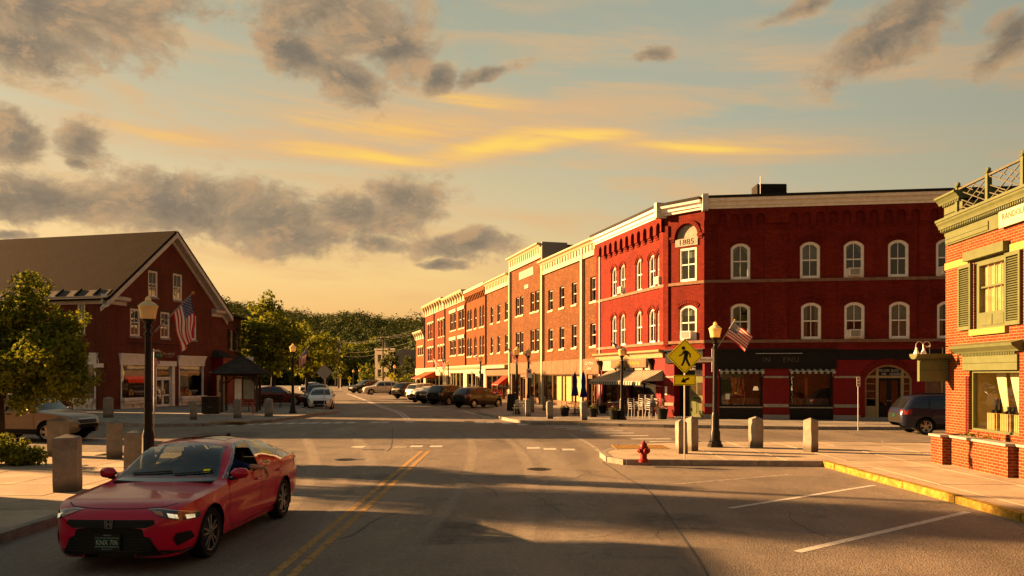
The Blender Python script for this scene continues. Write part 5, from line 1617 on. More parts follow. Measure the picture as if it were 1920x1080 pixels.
# ================================================================== the brick shop at the right edge
def right_shop():
 A = Vector((11.6, 21.4)); dv = Vector((-0.07, -0.998)).normalized()
 B = A + dv * 15
 t = thing('brick_shop', 'orange brick shop with sage green cornice, lattice roof rail and curtained display window', 'building', (A.x, A.y, 0))
 f = Fac(A, B, t)
 s = f.s
 br, gr, oc = M_['brick_right'], M_['green'], M_['ochre']
 z0 = ZP - .02
 sw = (s(1817.5), s(1910.5), 0.95, 2.43)
 uw = (s(1826), s(1890), 3.46, 5.16)
 far = [(sw[0] + 4.2, sw[1] + 5.0, .95, 2.43), (uw[0] + 3.6, uw[1] + 3.6, uw[2], uw[3])]
 m = MB(); wall(m, 0, f.L, z0, 5.80, [sw, uw] + far, reveal=0.2); f.put('wall', m, br)
 b = MB()
 sd = Vector((0.998, -0.07))
 C1, D1 = A + sd * 16, B + sd * 16
 for a, c in ((C1, A), (D1, C1), (B, D1)):
  b.poly([(a.x, a.y, z0), (c.x, c.y, z0), (c.x, c.y, 6.4), (a.x, a.y, 6.4)])
 b.build('side_wall', br, t, Matrix.Translation(-t.location))
 b = MB(); b.poly([(p.x, p.y, 6.3) for p in (A, B, D1, C1)]); b.poly([(p.x, p.y, 3.0) for p in (A, B, D1, C1)]); b.build('roof', M_['tar'], t, Matrix.Translation(-t.location))
 for k, o in enumerate(far):
  window(f, o[0] + .003, o[1] - .003, o[2] + .003, o[3] - .003, 0, 'sash' if k else 'fixed', 'green', .1, .08, True, 'ochre', inside='full', muntin=1, glassm='shopglass')
 b = MB(); b.box(0.12, f.L, -0.05, 0.0, 5.76, 6.02); b.box(0.0, f.L, -0.035, 0, 6.022, 6.12); f.put('frieze', b, gr)
 for k, (xa, xb) in enumerate(((0.14, 2.30), (3.9, 7))):
  b = MB(); b.box(xa, xb, -0.075, -0.052, 5.80, 5.90); b.box(xa, xb, -0.075, -0.052, 5.91, 6.01); f.each('frieze_board', b, gr)
 b = MB(); b.box(-0.02, f.L, -0.09, 0.0, 6.12, 6.125 + .08); f.put('dentil_board', b, gr)
 b = MB(); dentils(b, 0.0, 5.2, -0.15, -0.091, 6.13, 6.19, 0.045, 0.045); f.each('dentil', b, gr)
 prof = [(0, 6.205), (-.155, 6.205), (-.16, 6.24), (-.18, 6.29), (-.22, 6.34), (-.23, 6.385), (-.255, 6.39), (-.255, 6.45), (0, 6.45)]
 b = MB(); b.extrude_yz(prof, -0.06, f.L); f.put('cornice', b, gr)
 xa = s(1881)
 b = MB(); b.box(xa, xa + 3.2, -0.10, -0.055, 5.72, 6.02 + 0.08); sg = f.put('sign_board', b, M_['signcream'])
 text('RANDOLPH', 0.20, M_['redink'], sg, TR(xa + 0.14, -0.104, 5.98 - .03), 'lettering', 0.003, 'LEFT', spacing=1.05)
 b = MB(); b.box(-0.04, 0.95, -0.02, 1.6, 6.452, 6.80); f.put('parapet', b, gr)
 b = MB(); b.box(-0.045, 0.95, -0.03, -0.021, 6.58, 6.60); f.put('parapet_moulding', b, M_['iron'])
 b = MB(); dentils(b, 0.0, 0.9, -0.09, -0.021, 6.80, 6.86, 0.045, 0.045); f.each('dentil', b, gr)
 pr2 = [(0, 6.862), (-.10, 6.862), (-.13, 6.92), (-.19, 6.99), (-.235, 7.02), (-.235, 7.07), (0, 7.07)]
 b = MB(); b.extrude_yz(pr2, -0.16, 0.95); b.box(-.16, .95, 0.002, 1.7, 6.862, 7.07); f.put('parapet_cornice', b, gr)
 xp = [s(1798), s(1855)]
 step = xp[1] - xp[0]
 posts = [xp[0] + step * k * (1.0 if k < 2 else 1.0) for k in range(6)]
 yr = -0.02
 for x in posts:
  b = MB(); b.box(x - .055, x + .055, yr - .055, yr + .055, 6.452, 7.17); b.box(x - .075, x + .075, yr - .075, yr + .075, 7.17, 7.195); b.sphere((x, yr, 7.25), 0.058, 10, 6)
  f.put('rail_post', b, M_['granite'] if False else gr)
 lat = plain('lattice_grey_green', (0.11, 0.105, 0.07), 0.55)
 for a, c in zip(posts[:-1], posts[1:]):
  xa, xb = a + .055, c - .055
  W = xb - xa
  za, zb = 6.52, 7.08
  b = MB(); b.box(xa, xb, yr - .03, yr + .03, 7.09, 7.14); f.put('top_rail', b, lat)
  b = MB(); b.box(xa, xb, yr - .03, yr + .03, 6.46, 6.50); f.put('bottom_rail', b, lat)
  P = lambda u, v: (xa + W * u, yr, za + (zb - za) * v)
  bars = [((0, 1), (1, 0)), ((0, 0), (1, 1)), ((0.0, 0.62), (0.5, 0.12) ), ((0.0, .3), (.33, 0)), ((0.28, 1.0), (0.5, .75)), ((.5, 1), (.72, .78)), ((1, .68), (.66, .34)), ((.25, .25), (.5, 0)), ((.75, .75), (1, .45)), ((.62, .62), (.9, .36)), ((.1, .9), (.36, .64) ), ((.45, .45), (.2, .2)), ((.72, .28), (.46, 0)), ((0.3, .7), (.56, .98))]
  for k, (p, q) in enumerate(bars):
   b = MB(); o = 0.006 * (k % 3)
   p_, q_ = Vector(P(*p)), Vector(P(*q)); p_.y += o; q_.y += o
   b.bar(p_, q_, 0.022, 0.022, up=(0, 1, 0)); f.put('lattice_bar', b, lat)
 x0, x1, za, zb = uw
 b = MB(); b.box(s(1817), s(1894), -0.16, 0, 5.17, 5.40); f.put('window_head', b, gr)
 for a, c in ((-0.0, s(1816.5)), (s(1895), f.L)):
  b = MB(); b.box(a, c, -0.03, 0, 5.12, 5.30); f.put('string_course', b, oc)
 b = MB(); b.box(s(1823), s(1891), -0.09, 0, 3.30, 3.45); f.put('sill', b, oc)
 w = x1 - x0
 b = MB()
 b.box(0, .22, 0.06, 0.2, 0, zb - za); b.box(.0, w, 0.02, .2, zb - za - .08, zb - za)
 loop_frame(b, [(.20, 0), (w, 0), (w, zb - za - .08), (.20, zb - za - .08)], [(.30, .38), (w - .10, .38), (w - .10, zb - za - .17), (.30, zb - za - .17)], -0.02, 0.12)
 b.box(.34, w * .6 - .02, -0.035, -0.021, .06, .32); b.box(w * .6 + .04, w - .12, -.035, -.021, .06, .32)
 b.box(.30, w - .10, 0.02, 0.10, .98, 1.02)
 wo = b.build('window', M_['green'], t, f.at(x0, 0, za))
 for k in range(3):
  q = MB(); x = .30 + (w - .40) * (k + 1) / 4; q.box(x - .008, x + .008, 0.05, 0.07, .38, zb - za - .17); q.build('muntin', M_['amber'], wo)
 p = MB(); p.poly([(.30, 0.06, .38), (w - .1, 0.06, .38), (w - .1, .06, zb - za - .17), (.30, .06, zb - za - .17)]); p.build('pane', M_['shopglass'], wo)
 p = MB()
 for k in range(16):
  u0, u1 = .30 + (w - .4) * k / 16, .30 + (w - .4) * (k + 1) / 16
  p.poly([(u0, .10 + .025 * (k % 2), .39), (u1, .10 + .025 * ((k + 1) % 2), .39), (u1, .10 + .025 * ((k + 1) % 2), 1.52), (u0, .10 + .025 * (k % 2), 1.52)])
 p.build('curtain', M_['amber'], wo)
 for a, c in ((s(1800.5), s(1824)), (s(1888.5), s(1917.5))):
  h0, h1 = 3.46, 5.12
  b = MB()
  b.box(0, .07, -0.05, 0, 0, h1 - h0); b.box(c - a - .07, c - a, -0.05, 0, 0, h1 - h0)
  for q0, q1 in ((0, .1), (h1 - h0 - .09, h1 - h0)): b.box(.07, c - a - .07, -0.05, 0, q0, q1)
  sh = b.build('shutter', gr, t, f.at(a, -0.02, h0))
  n = 26
  for k in range(n):
   z = .11 + (h1 - h0 - .22) * (k + .5) / n
   l = MB(); l.bar((.07, -0.025, z), (c - a - .07, -0.025, z), 0.05, 0.012, up=(0, -0.6, 0.8)); l.build('louvre', gr, sh)
 xa, xb = s(1798), s(1919)
 b = MB(); b.extrude_yz([(0, 2.86), (-.10, 2.86), (-.13, 2.90), (-.25, 2.99), (-.27, 3.05), (0, 3.12)], xa, xb); f.put('window_hood', b, gr)
 b = MB(); dentils(b, s(1809), s(1911), -0.10, -0.051, 2.80, 2.855, 0.035, 0.035); f.each('dentil', b, gr)
 b = MB(); b.box(s(1808), s(1911), -0.05, 0, 2.44, 2.80); f.put('window_panel', b, gr)
 b = MB(); b.box(s(1808), s(1911), -0.056, -0.051, 2.61, 2.617); f.put('panel_joint', b, M_['iron'])
 x0, x1, za, zb = sw
 b = MB(); loop_frame(b, [(0, 0), (x1 - x0, 0), (x1 - x0, zb - za), (0, zb - za)], [(.06, .05), (x1 - x0 - .06, .05), (x1 - x0 - .06, zb - za - .05), (.06, zb - za - .05)], 0.06, 0.16)
 wo = b.build('display_window', gr, t, f.at(x0, 0, za))
 p = MB(); p.poly([(.05, .1, .04), (x1 - x0 - .05, .1, .04), (x1 - x0 - .05, .1, zb - za - .04), (.05, .1, zb - za - .04)]); p.build('pane', M_['shopglass'], wo)
 b = MB()
 b.poly([(-.1, 1.2, -.02), (x1 - x0 + .5, 1.2, -.02), (x1 - x0 + .5, 1.2, 1.6), (-.1, 1.2, 1.6)]); b.poly([(-.1, .18, -.02), (-.1, 1.2, -.02), (-.1, 1.2, 1.6), (-.1, .18, 1.6)]); b.poly([(-.1, .18, .02), (x1 - x0 + .5, .18, .02), (x1 - x0 + .5, 1.2, .02), (-.1, 1.2, .02)])
 b.poly([(-.1, .18, 1.6), (-.1, 1.2, 1.6), (x1 - x0 + .5, 1.2, 1.6), (x1 - x0 + .5, .18, 1.6)])
 b.build('display_box', M_['yellowroom'], wo)
 for k in range(3):
  xa = .42 + k * .62
  p = MB(); n = 9
  rows = [(1.45, 0.0, .40), (1.0, .16, .30), (.62, .33, .20), (.36, .42, .10), (.12, .45, .15)]
  for (zA, oA, wA_), (zB, oB, wB_) in zip(rows[:-1], rows[1:]):
   for j in range(n):
    u0, u1 = j / n, (j + 1) / n
    y0 = .42 + .035 * (j % 2); y1 = .42 + .035 * ((j + 1) % 2)
    p.poly([(xa + oA + wA_ * u0, y0, zA), (xa + oB + wB_ * u0, y0, zB), (xa + oB + wB_ * u1, y1, zB), (xa + oA + wA_ * u1, y1, zA)])
  p.build('curtain', M_.setdefault('cream_curtain', plain('cream_curtain', (.80, .74, .50), .9, var=.1)), wo, smooth='all')
 for k, (a, c, o) in enumerate(((1.3, 1.91, .95), (1.91, 4.45, .75), (4.45, 8.0, .55))):
  b = MB(); b.box(a + (.001 if k else 0), c, -o, -o + .24, 0.0, .80); f.put('planter_wall', b, br)
  b = MB(); b.box(a - .03 if k == 0 else a, c + .0, -o - .05, -o + .28, .80, .855); f.put('planter_cap', b, M_['granite'])
 b = MB(); b.box(1.3, 1.54, -.709, -.002, 0, .80); b.box(1.27, 1.55, -.669, -.003, .802, .856); f.put('planter_end', b, br)
 b = MB(); b.box(1.56, 7.9, -.49, -.01, .1, .68); f.put('planter_soil', b, M_['earth'])
 b = MB(); b.tube([(s(1816), -.05, .8), (s(1816), -.05, 2.3)], 0.025, 6); f.put('downpipe', b, M_['redpaint'])
 return t, f, sw
RS, RF, RSW = right_shop()
def crates():
 x0 = RSW[0]
 base = None
 labs = ['slatted wooden crate with tall black boots, leftmost in the curtained display window', 'middle slatted wooden crate in the curtained display window', 'slatted wooden crate in the display window nearest the right picture edge']
 for k in range(3):
  M = RF.MW @ TR(x0 + .50 + k * .60, .42, .974)
  t = thing('wooden_crate', labs[k], 'crate', M.translation, atan2(RF.d.y, RF.d.x), 'crates in the display window')
  cm = M_.setdefault('crate', plain('raw_pine', (0.46, 0.33, 0.12), 0.7, var=0.2, scale=10))
  for i in range(5):
   for y in (-.14, .14):
    b = MB(); b.box(-.17 + i * .07, -.12 + i * .07, y - .012, y + .012, 0, .42); b.build('slat', cm, t)
  for x in (-.19, .14 + .05):
   for i in range(4):
    b = MB(); b.box(x - .012, x + .012, -.12 + i * .065, -.075 + i * .065, 0, .42); b.build('slat', cm, t)
  b = MB(); b.box(-.175, .175, -.125, .125, .0, .02); b.box(-.175, .175, -.125, .125, .40, .418); b.build('shelf', cm, t)
  lab = ['pair of tall black boots on the leftmost crate in the display window', 'black shoes on the middle crate in the display window', 'black ankle boots on the crate nearest the picture edge'][k]
  bt = thing('boots', lab, 'boots', RF.MW @ Vector((x0 + .50 + k * .60, .42, .974 + .42)), atan2(RF.d.y, RF.d.x) + .3, 'boots on crates')
  hh = (.34, .16, .26)[k]
  for i, x in enumerate((-.07, .06)):
   b = MB()
   b.tube([(x, .03, .02), (x, .03, hh * .5), (x + .015, .03, hh)], [.045, .042, .055], 9)
   b.tube([(x, .05, .035), (x, -.03, .035), (x, -.11, .028)], [.04, .042, .03], 8)
   b.build('boot', M_['black'], bt, smooth=True)
crates()
def hanging_sign():
 Y = 21.25
 z0, z1 = ZD(715, Y), ZD(672, Y)
 x0, x1 = XD(1722, Y).x, XD(1776, Y).x
 t = thing('hanging_sign', 'blank sage green hanging sign box with cornice and gooseneck lamp on the brick shop corner', 'sign', ((x0 + x1) / 2, Y, 0))
 w = x1 - x0
 g = M_['green']
 b = MB(); b.box(-w / 2, w / 2 , -.06, .06, z0, z1 - .02); b.build('sign_box', g, t)
 b = MB(); b.box(-w / 2, w / 2, -.065, -.061, (z0 + z1) / 2 - .005, (z0 + z1) / 2 + .003); b.build('panel_joint', M_['iron'], t)
 b = MB(); dentils(b, -w / 2, w / 2, -.09, -.061, z1 - .075, z1 - .025, .03, .03); b.each('dentil', g, t)
 b = MB(); b.extrude_yz([(-.06, z1 - .02), (-.12, z1), (-.2, z1 + .07), (-.21, z1 + .12), (.2, z1 + .12), (.2, z1 + .07), (.12, z1), (.06, z1 - .02)], -w / 2 - .14, w / 2 + .10); b.build('cornice', g, t)
 zt = z1 + .12
 b = MB(); b.tube([(-w * .1, 0, zt), (-w * .1, 0, zt + .32)], .018, 6); b.tube([(w * .35, 0, zt), (w * .35, 0, zt + .2)], .016, 6); b.tube([(-w * .1, 0, zt + .3), (w * .62, 0.02, zt + .42)], .01, 5); b.tube([(-w * .1, 0, zt + .2), (w * .6, .02, zt + .2)], .016, 6); b.build('hanger', M_['iron'], t)
 for k, x in enumerate((-w * .45, -w * .2)):
  b = MB()
  pts = [(-w * .1 - .1 * k, -.02, zt + .18)]
  for i in range(9):
   a = pi * (0.1 + 1.0 * i / 8)
   pts.append((x - .05 + .14 * cos(a) - .04, -.1 - .02 * i, zt + .16 + .16 * sin(a)))
  b.tube(pts, .012, 6); gl = b.build('gooseneck', M_['steel'], t)
  e = pts[-1]
  b = MB(); b.lathe([(.02, .05), (.03, 0), (.075, -.12)], 10, 0, e); b.build('lamp_shade', M_['white'], gl)
 return t
hanging_sign()
def shade_building(name, label, x0, x1, y0, y1, h, mat):
 t = thing(name, label, 'building', ((x0 + x1) / 2, y0, 0))
 b = MB(); b.box(x0, x1, y0, y1, 0.1, h); b.build('wall', mat, t, Matrix.Translation(-t.location))
 b = MB(); b.box(x0 - .3, x1 + .3, y0 - .3, y1 + .3, h, h + .35); b.build('cornice', M_['trim'], t, Matrix.Translation(-t.location))
 f = Fac((x1, y0), (x1, y1), t)
 for k in range(int((y1 - y0) / 3)):
  for z in (1.0, 4.2):
   if z + 1.7 < h:
    b = MB(); b.box(1 + k * 3, 2.1 + k * 3, -.06, 0, z, z + 1.6); f.put('window', b, M_['black'])
shade_building('shade_shop', 'unseen brick shop added beyond the left picture edge to shade the near road', -32, -18.5, -2, 17.6, 5.95, M_['brick_bank'])  # never in view: height and far end set for its shadow on the road
shade_building('shade_block', 'unseen tall brick block added beyond the left picture edge to shade the plaza', -62, -41, 45.0, 53.5, 13.2, M_['brick_bank'])  # never in view: added to throw shade over the plaza and junction
# ================================================================== vegetation
import numpy as np
RN = np.random.RandomState(11)
def leaf_mat(name, dark, lit, trans=0.35):
 m, t, b, out = new_mat(name)
 geo = t.add('ShaderNodeNewGeometry')
 P = coords(t)
 n = t.noise(P, 0.9, 3, 0.6)
 f = t.math('ADD', t.math('MULTIPLY', geo.outputs['Random Per Island'], 0.7), t.math('MULTIPLY', n, 0.5))
 col = t.ramp(f, [(0.15, dark), (0.85, lit)])
 t.set(b, 'Base Color', col)
 b.inputs['Roughness'].default_value = 0.7
 b.inputs['Specular IOR Level'].default_value = 0.06
 tl = t.add('ShaderNodeBsdfTranslucent')
 t.set(tl, 'Color', t.mix(1.0, col, (1.25, 1.15, 0.55, 1), 'MULTIPLY'))
 mx = t.add('ShaderNodeMixShader'); mx.inputs[0].default_value = trans
 t.l.new(b.outputs[0], mx.inputs[1]); t.l.new(tl.outputs[0], mx.inputs[2])
 t.l.new(mx.outputs[0], out.inputs[0])
 return m
M_['leaf'] = leaf_mat('maple_leaves', (0.042, 0.064, 0.008), (0.185, 0.205, 0.026))
M_['leaf_y'] = leaf_mat('bright_leaves', (0.055, 0.075, 0.010), (0.17, 0.19, 0.025))
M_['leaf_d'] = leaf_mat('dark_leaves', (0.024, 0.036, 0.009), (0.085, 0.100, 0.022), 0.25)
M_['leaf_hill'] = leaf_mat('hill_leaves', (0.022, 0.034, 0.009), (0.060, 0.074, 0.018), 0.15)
M_['needle'] = leaf_mat('conifer_needles', (0.012, 0.022, 0.010), (0.035, 0.048, 0.018), 0.1)
M_['bark'] = plain('bark', (0.045, 0.030, 0.020), 0.9, var=0.4, scale=7, bmp=0.6, bscale=20)
def leaves_mesh(name, C, N, S, mat):
 """one folded leaf (2 triangles) per point; C centres, N facing, S size"""
 n = len(C)
 N = N / np.linalg.norm(N, axis=1, keepdims=True)
 a = RN.normal(size=(n, 3)); a -= N * (a * N).sum(1, keepdims=True)
 a /= np.linalg.norm(a, axis=1, keepdims=True)
 b = np.cross(N, a)
 S = S[:, None]
 v = np.empty((n, 4, 3))
 v[:, 0] = C - a * S * .62
 v[:, 1] = C + b * S * .42 + N * S * .10
 v[:, 2] = C + a * S * .62
 v[:, 3] = C - b * S * .42 + N * S * .10
 me = bpy.data.meshes.new(name)
 me.vertices.add(4 * n); me.vertices.foreach_set('co', v.reshape(-1))
 tri = np.array([[0, 1, 2], [0, 2, 3]])
 idx = (np.arange(n)[:, None, None] * 4 + tri[None]).reshape(-1)
 me.loops.add(6 * n); me.loops.foreach_set('vertex_index', idx.astype(np.int32))
 me.polygons.add(2 * n)
 me.polygons.foreach_set('loop_start', (np.arange(2 * n) * 3).astype(np.int32))
 me.materials.append(mat)
 me.update(calc_edges=True)
 me.validate()
 return me
def clump_points(clumps, per):
 """clumps: list of (centre, radius); leaves lie mostly on the outside of each clump"""
 Cs, Ns = [], []
 for c, r in clumps:
  k = max(6, int(per * r * r))
  d = RN.normal(size=(k, 3)); d /= np.linalg.norm(d, axis=1, keepdims=True)
  rad = r * (0.45 + 0.65 * RN.rand(k) ** 0.6)
  p = np.array(c) + d * rad[:, None] * np.array([1, 1, .78])
  nn = d * 0.7 + RN.normal(size=(k, 3)) * .55 + np.array([0, 0, .45])
  Cs.append(p); Ns.append(nn)
 return np.concatenate(Cs), np.concatenate(Ns)
def crown_clumps(blobs, n, rmin, rmax):
 """blobs: ellipsoids (centre, radii) making up the crown's outline"""
 out = []
 vol = np.array([b[1][0] * b[1][1] * b[1][2] for b in blobs]) ** .75
 vol = vol / vol.sum()
 for (c, rr), w in zip(blobs, vol):
  for _ in range(max(3, int(n * w))):
   d = RN.normal(size=3); d /= np.linalg.norm(d)
   u = RN.rand() ** 0.42
   r = RN.uniform(rmin, rmax)
   out.append((np.array(c) + d * np.array(rr) * u * 0.92, r))
 return out
def tree(name, label, loc, blobs, n, rmin, rmax, leaf, per, mat, trunk_r, trunk_h, group=None, limbs=6, cat='tree', lean=(0, 0)):
 t = thing(name, label, cat, loc, 0, group)
 cl = crown_clumps(blobs, n, rmin, rmax)
 C, N = clump_points(cl, per)
 S = RN.uniform(leaf * .6, leaf * 1.25, len(C))
 link('crown', leaves_mesh('crown', C, N, S, M_[mat]), t)
 b = MB()
 top = max(c[2] + r[2] * .3 for c, r in blobs)
 pts = []; rs = []
 for k in range(7):
  u = k / 6
  pts.append((lean[0] * u + .06 * sin(5 * u) * trunk_h * .2, lean[1] * u, -0.1 + (top * .8 + .1) * u))
  rs.append(trunk_r * (1.25 if k == 0 else 1.0 - .75 * u))
 b.tube(pts, rs, 9)
 for k in range(limbs):
  c, r = cl[(k * 7) % len(cl)]
  z = trunk_h * (0.75 + .5 * k / max(1, limbs))
  st = Vector((lean[0] * .5, lean[1] * .5, min(z, top * .7)))
  en = Vector(c); md = (st + en) / 2 + Vector((0, 0, .12 * (en - st).length))
  b.tube([st, md, en], [trunk_r * .5, trunk_r * .32, trunk_r * .1], 6)
 b.build('trunk', M_['bark'], t, smooth=True)
 return t
def lx(px, Y): return (px - 960) / F * Y
p = Vector((-14.3, 22.3, ZP))
k = 22.3
def bl(px, py, r, dy=0.0, rz=None, Y=k):
 c = XD(px, Y + dy)
 return ((c.x - p.x, Y + dy - p.y, ZD(py, Y + dy) - p.z), (r, r * .95, rz or r * .9))
tree('maple_tree', 'leafy green maple at the left picture edge beside granite posts', p,
  [bl(60, 560, .45), bl(15, 600, .7), bl(75, 620, .85), bl(125, 615, .55), bl(40, 690, 1.0), bl(105, 700, .95), bl(145, 715, .5, 0, .6), bl(-40, 680, 1.1), bl(-60, 600, .8), bl(60, 740, .8, .3, .45), bl(130, 660, .5), bl(40, 650, 1.1, .8), bl(90, 680, 1.0, -.7), bl(60, 535, .28)],
  230, .22, .42, .10, 1150, 'leaf', .16, 1.5, limbs=10)
p = G(25, 872, ZP)
tree('leafy_bush', 'low bright green bush at the foot of the maple in the left corner', p,
  [((0, 0, .30), (.62, .5, .34)), ((-.55, 0, .36), (.6, .5, .36)), ((.40, .05, .22), (.36, .4, .24)), ((-.1, .1, .5), (.4, .4, .22)), ((-1.1, 0, .3), (.5, .5, .3))], 70, .12, .22, .105, 1300, 'leaf_y', .02, .2, limbs=6, cat='bush')
for k_, (x, y, h, r) in enumerate(((-25.5, 23.6, 9.6, 2.0), (-33.5, 26.4, 14.0, 2.1), (-44, 29.8, 17.8, 2.3))):
 tree('street_tree', ['tall bare-stemmed maple behind the left picture edge', 'taller maple farther along the left side street', 'tallest maple at the far end of the left side street'][k_], (x, y, ZP),
   [((0, 0, h * .80), (r, r * .8, h * .15)), ((r * .5, .3, h * .87), (r * .6, r * .6, h * .12)), ((-r * .6, -.3, h * .83), (r * .8, r * .6, h * .12))], 90, .3, .6, .2, 170, 'leaf', .16, h * .6)
def far_tree(px, Y, top, bot, halfw, label, mat='leaf', n=130, leaf=.30, per=70, lobes=7, name='broad_tree', seed=0):
 rs = np.random.RandomState(seed + int(px))
 x = lx(px, Y); zt, zb = ZD(top, Y), ZD(bot, Y); w = halfw / F * Y
 bl_ = [((0, 0, (zt + zb) / 2), (w * .72, w * .7, (zt - zb) * .42))]
 for i in range(lobes):
  a = rs.uniform(0, 2 * pi); u = rs.uniform(-.7, .95)
  rr = w * rs.uniform(.28, .45)
  q = sqrt(max(0.05, 1 - u * u * .8))
  bl_.append(((w * .72 * q * cos(a), w * .6 * q * sin(a), (zt + zb) / 2 + u * (zt - zb) * .40), (rr, rr, rr * .85)))
 bl_.append(((rs.uniform(-.2, .2) * w, 0, zt - (zt - zb) * .12), (w * .3, w * .3, (zt - zb) * .12)))
 return tree(name, label, (x, Y, 0.0), bl_, n, w * .12, w * .25, leaf, per, mat, w * .09, zb + .5, 'trees along the street' if name == 'broad_tree' else None)
far_tree(512, 70, 548, 725, 62, 'tallest broad tree on the plaza, rising behind the notice kiosk', n=230, lobes=12, leaf=.26, per=110)
far_tree(470, 78, 590, 720, 40, 'broad tree between the bank wing and the tallest tree', n=110)
far_tree(575, 82, 600, 725, 42, 'rounded tree right behind the flag lamp on the plaza', n=140, lobes=9, leaf=.28, per=90)
far_tree(612, 108, 622, 716, 34, 'tree on the left of the far street above the parked white hatchback', n=110, leaf=.36)
far_tree(662, 190, 640, 712, 36, 'pale sunlit tree by the utility poles', 'leaf_y', n=110, leaf=.5, per=26)
far_tree(695, 210, 628, 712, 28, 'tall sunlit tree behind the cream flat roofed building', 'leaf_y', n=100, leaf=.5, per=26)
far_tree(690, 128, 678, 722, 22, 'low sunlit tree in front of the cream building', 'leaf_y', n=70, leaf=.32, per=60)
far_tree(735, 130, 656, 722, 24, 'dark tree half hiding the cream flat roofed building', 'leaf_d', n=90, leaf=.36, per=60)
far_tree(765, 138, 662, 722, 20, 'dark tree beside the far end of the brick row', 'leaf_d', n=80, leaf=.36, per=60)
far_tree(757, 112, 700, 733, 26, 'low rounded shrub behind the parked brown SUV', 'leaf', n=70, leaf=.22, per=150, name='street_shrub')
far_tree(640, 165, 680, 714, 20, 'small dark tree where the far street bends', 'leaf_d', n=60, leaf=.4, per=40)
hb = []
def hill_z(x, y):
 r = smooth01((y - 180) / 300)
 px = 960 + x / y * F
 prof = 29 + 7 * smooth01((560 - px) / 130) - 3.5 * smooth01((px - 600) / 200) + 1.2 * sin(px * .05)
 return max(-1.0, r * prof * (1 + (y - 480) * .0005))
def smooth01(u):
 u = max(0, min(1, u)); return u * u * (3 - 2 * u)
b = MB()
nx, ny = 46, 12
ids = []
for j in range(ny + 1):
 y = 175 + 45 * j
 row = []
 for i in range(nx + 1):
  x = -420 + i * 14.0 * (1 + j * .02)
  row.append(b.vert((x, y, hill_z(x, y) - 1)))
 ids.append(row)
for j in range(ny):
 for i in range(nx):
  b.face((ids[j][i], ids[j][i + 1], ids[j + 1][i + 1], ids[j + 1][i]))
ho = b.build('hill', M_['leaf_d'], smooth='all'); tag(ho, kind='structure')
Cs, Ns, Ss = [], [], []
rs = np.random.RandomState(5)
cnt = 0
while cnt < 1250:
 y = 185 + 360 * rs.rand() ** 1.0
 px = rs.uniform(395, 860)
 x = lx(px, y)
 if y < 290 and 600 < px < 790 and rs.rand() < .55: continue
 z = hill_z(x, y)
 R_ = rs.uniform(3.4, 6.2)
 hgt = R_ * rs.uniform(.8, 1.15)
 c = np.array((x, y, z + hgt * .9))
 kk = 200
 d = rs.normal(size=(kk, 3)); d /= np.linalg.norm(d, axis=1, keepdims=True)
 d[:, 1] = -np.abs(d[:, 1]) * rs.choice([1, 1, -1], kk)
 lump = 1 + .22 * np.sin(d[:, 0] * 5 + cnt) * np.sin(d[:, 2] * 6 + cnt * 2)
 p_ = c + d * np.array((R_, R_, hgt)) * (lump * rs.uniform(.82, 1.06, kk))[:, None]
 Cs.append(p_); Ns.append(d + rs.normal(size=(kk, 3)) * .35 + np.array((0, 0, .3))); Ss.append(rs.uniform(.6, 1.2, kk))
 cnt += 1
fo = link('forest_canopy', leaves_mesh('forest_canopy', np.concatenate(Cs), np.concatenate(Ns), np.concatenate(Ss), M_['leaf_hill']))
tag(fo, 'dense green broadleaf wood covering the hill behind the town', 'forest', kind='stuff')
b = MB(); b.prism([(-34, 66), (-19.5, 66), (-26, 96), (-44, 96)], 0, ZP + .01)
lw = b.build('park_lawn', M_['grass']); tag(lw, kind='structure')
# ================================================================== street furniture
def globe_mat():
 m, t, b, out = new_mat('lamp_globe')
 n = t.noise(coords(t), 6, 3, .5)
 t.set(b, 'Base Color', t.ramp(n, [(.3, (.85, .66, .32)), (.7, (.95, .76, .40))]))
 b.inputs['Roughness'].default_value = .35
 b.inputs['Subsurface Weight'].default_value = 0.0
 tl = t.add('ShaderNodeBsdfTranslucent'); tl.inputs[0].default_value = (.95, .72, .32, 1)
 mx = t.add('ShaderNodeMixShader'); mx.inputs[0].default_value = .45
 t.l.new(b.outputs[0], mx.inputs[1]); t.l.new(tl.outputs[0], mx.inputs[2]); t.l.new(mx.outputs[0], out.inputs[0])
 return m
M_['globe'] = globe_mat()
def cloth(name, col, tr=.45):
 m, t, b, out = new_mat(name)
 b.inputs['Base Color'].default_value = c4(col); b.inputs['Roughness'].default_value = .85
 tl = t.add('ShaderNodeBsdfTranslucent'); tl.inputs[0].default_value = c4([x * 1.2 for x in col])
 mx = t.add('ShaderNodeMixShader'); mx.inputs[0].default_value = tr
 t.l.new(b.outputs[0], mx.inputs[1]); t.l.new(tl.outputs[0], mx.inputs[2]); t.l.new(mx.outputs[0], out.inputs[0])
 return m
M_['flag_red'] = cloth('flag_red_cloth', (0.36, 0.012, 0.02))
M_['flag_white'] = cloth('flag_white_cloth', (0.52, 0.46, 0.40))
M_['flag_blue'] = cloth('flag_blue_cloth', (0.026, 0.032, 0.13))
M_['hydrant'] = plain('hydrant_red_paint', (0.24, 0.016, 0.014), .45, var=.3, scale=9, bmp=.15)
M_['signyellow'] = plain('fluorescent_sign_yellow', (1.15, 1.05, 0.015), .5, var=.03)
M_['signback'] = plain('bare_sign_back', (0.30, 0.27, 0.24), .5, .3, var=.12)
M_['signgreen'] = plain('street_sign_green', (0.012, 0.10, 0.06), .5)
M_['blue'] = plain('blue_umbrella_cloth', (0.010, 0.020, 0.16), .85, var=.2)
M_['redchair'] = plain('red_metal', (0.42, 0.015, 0.02), .4)
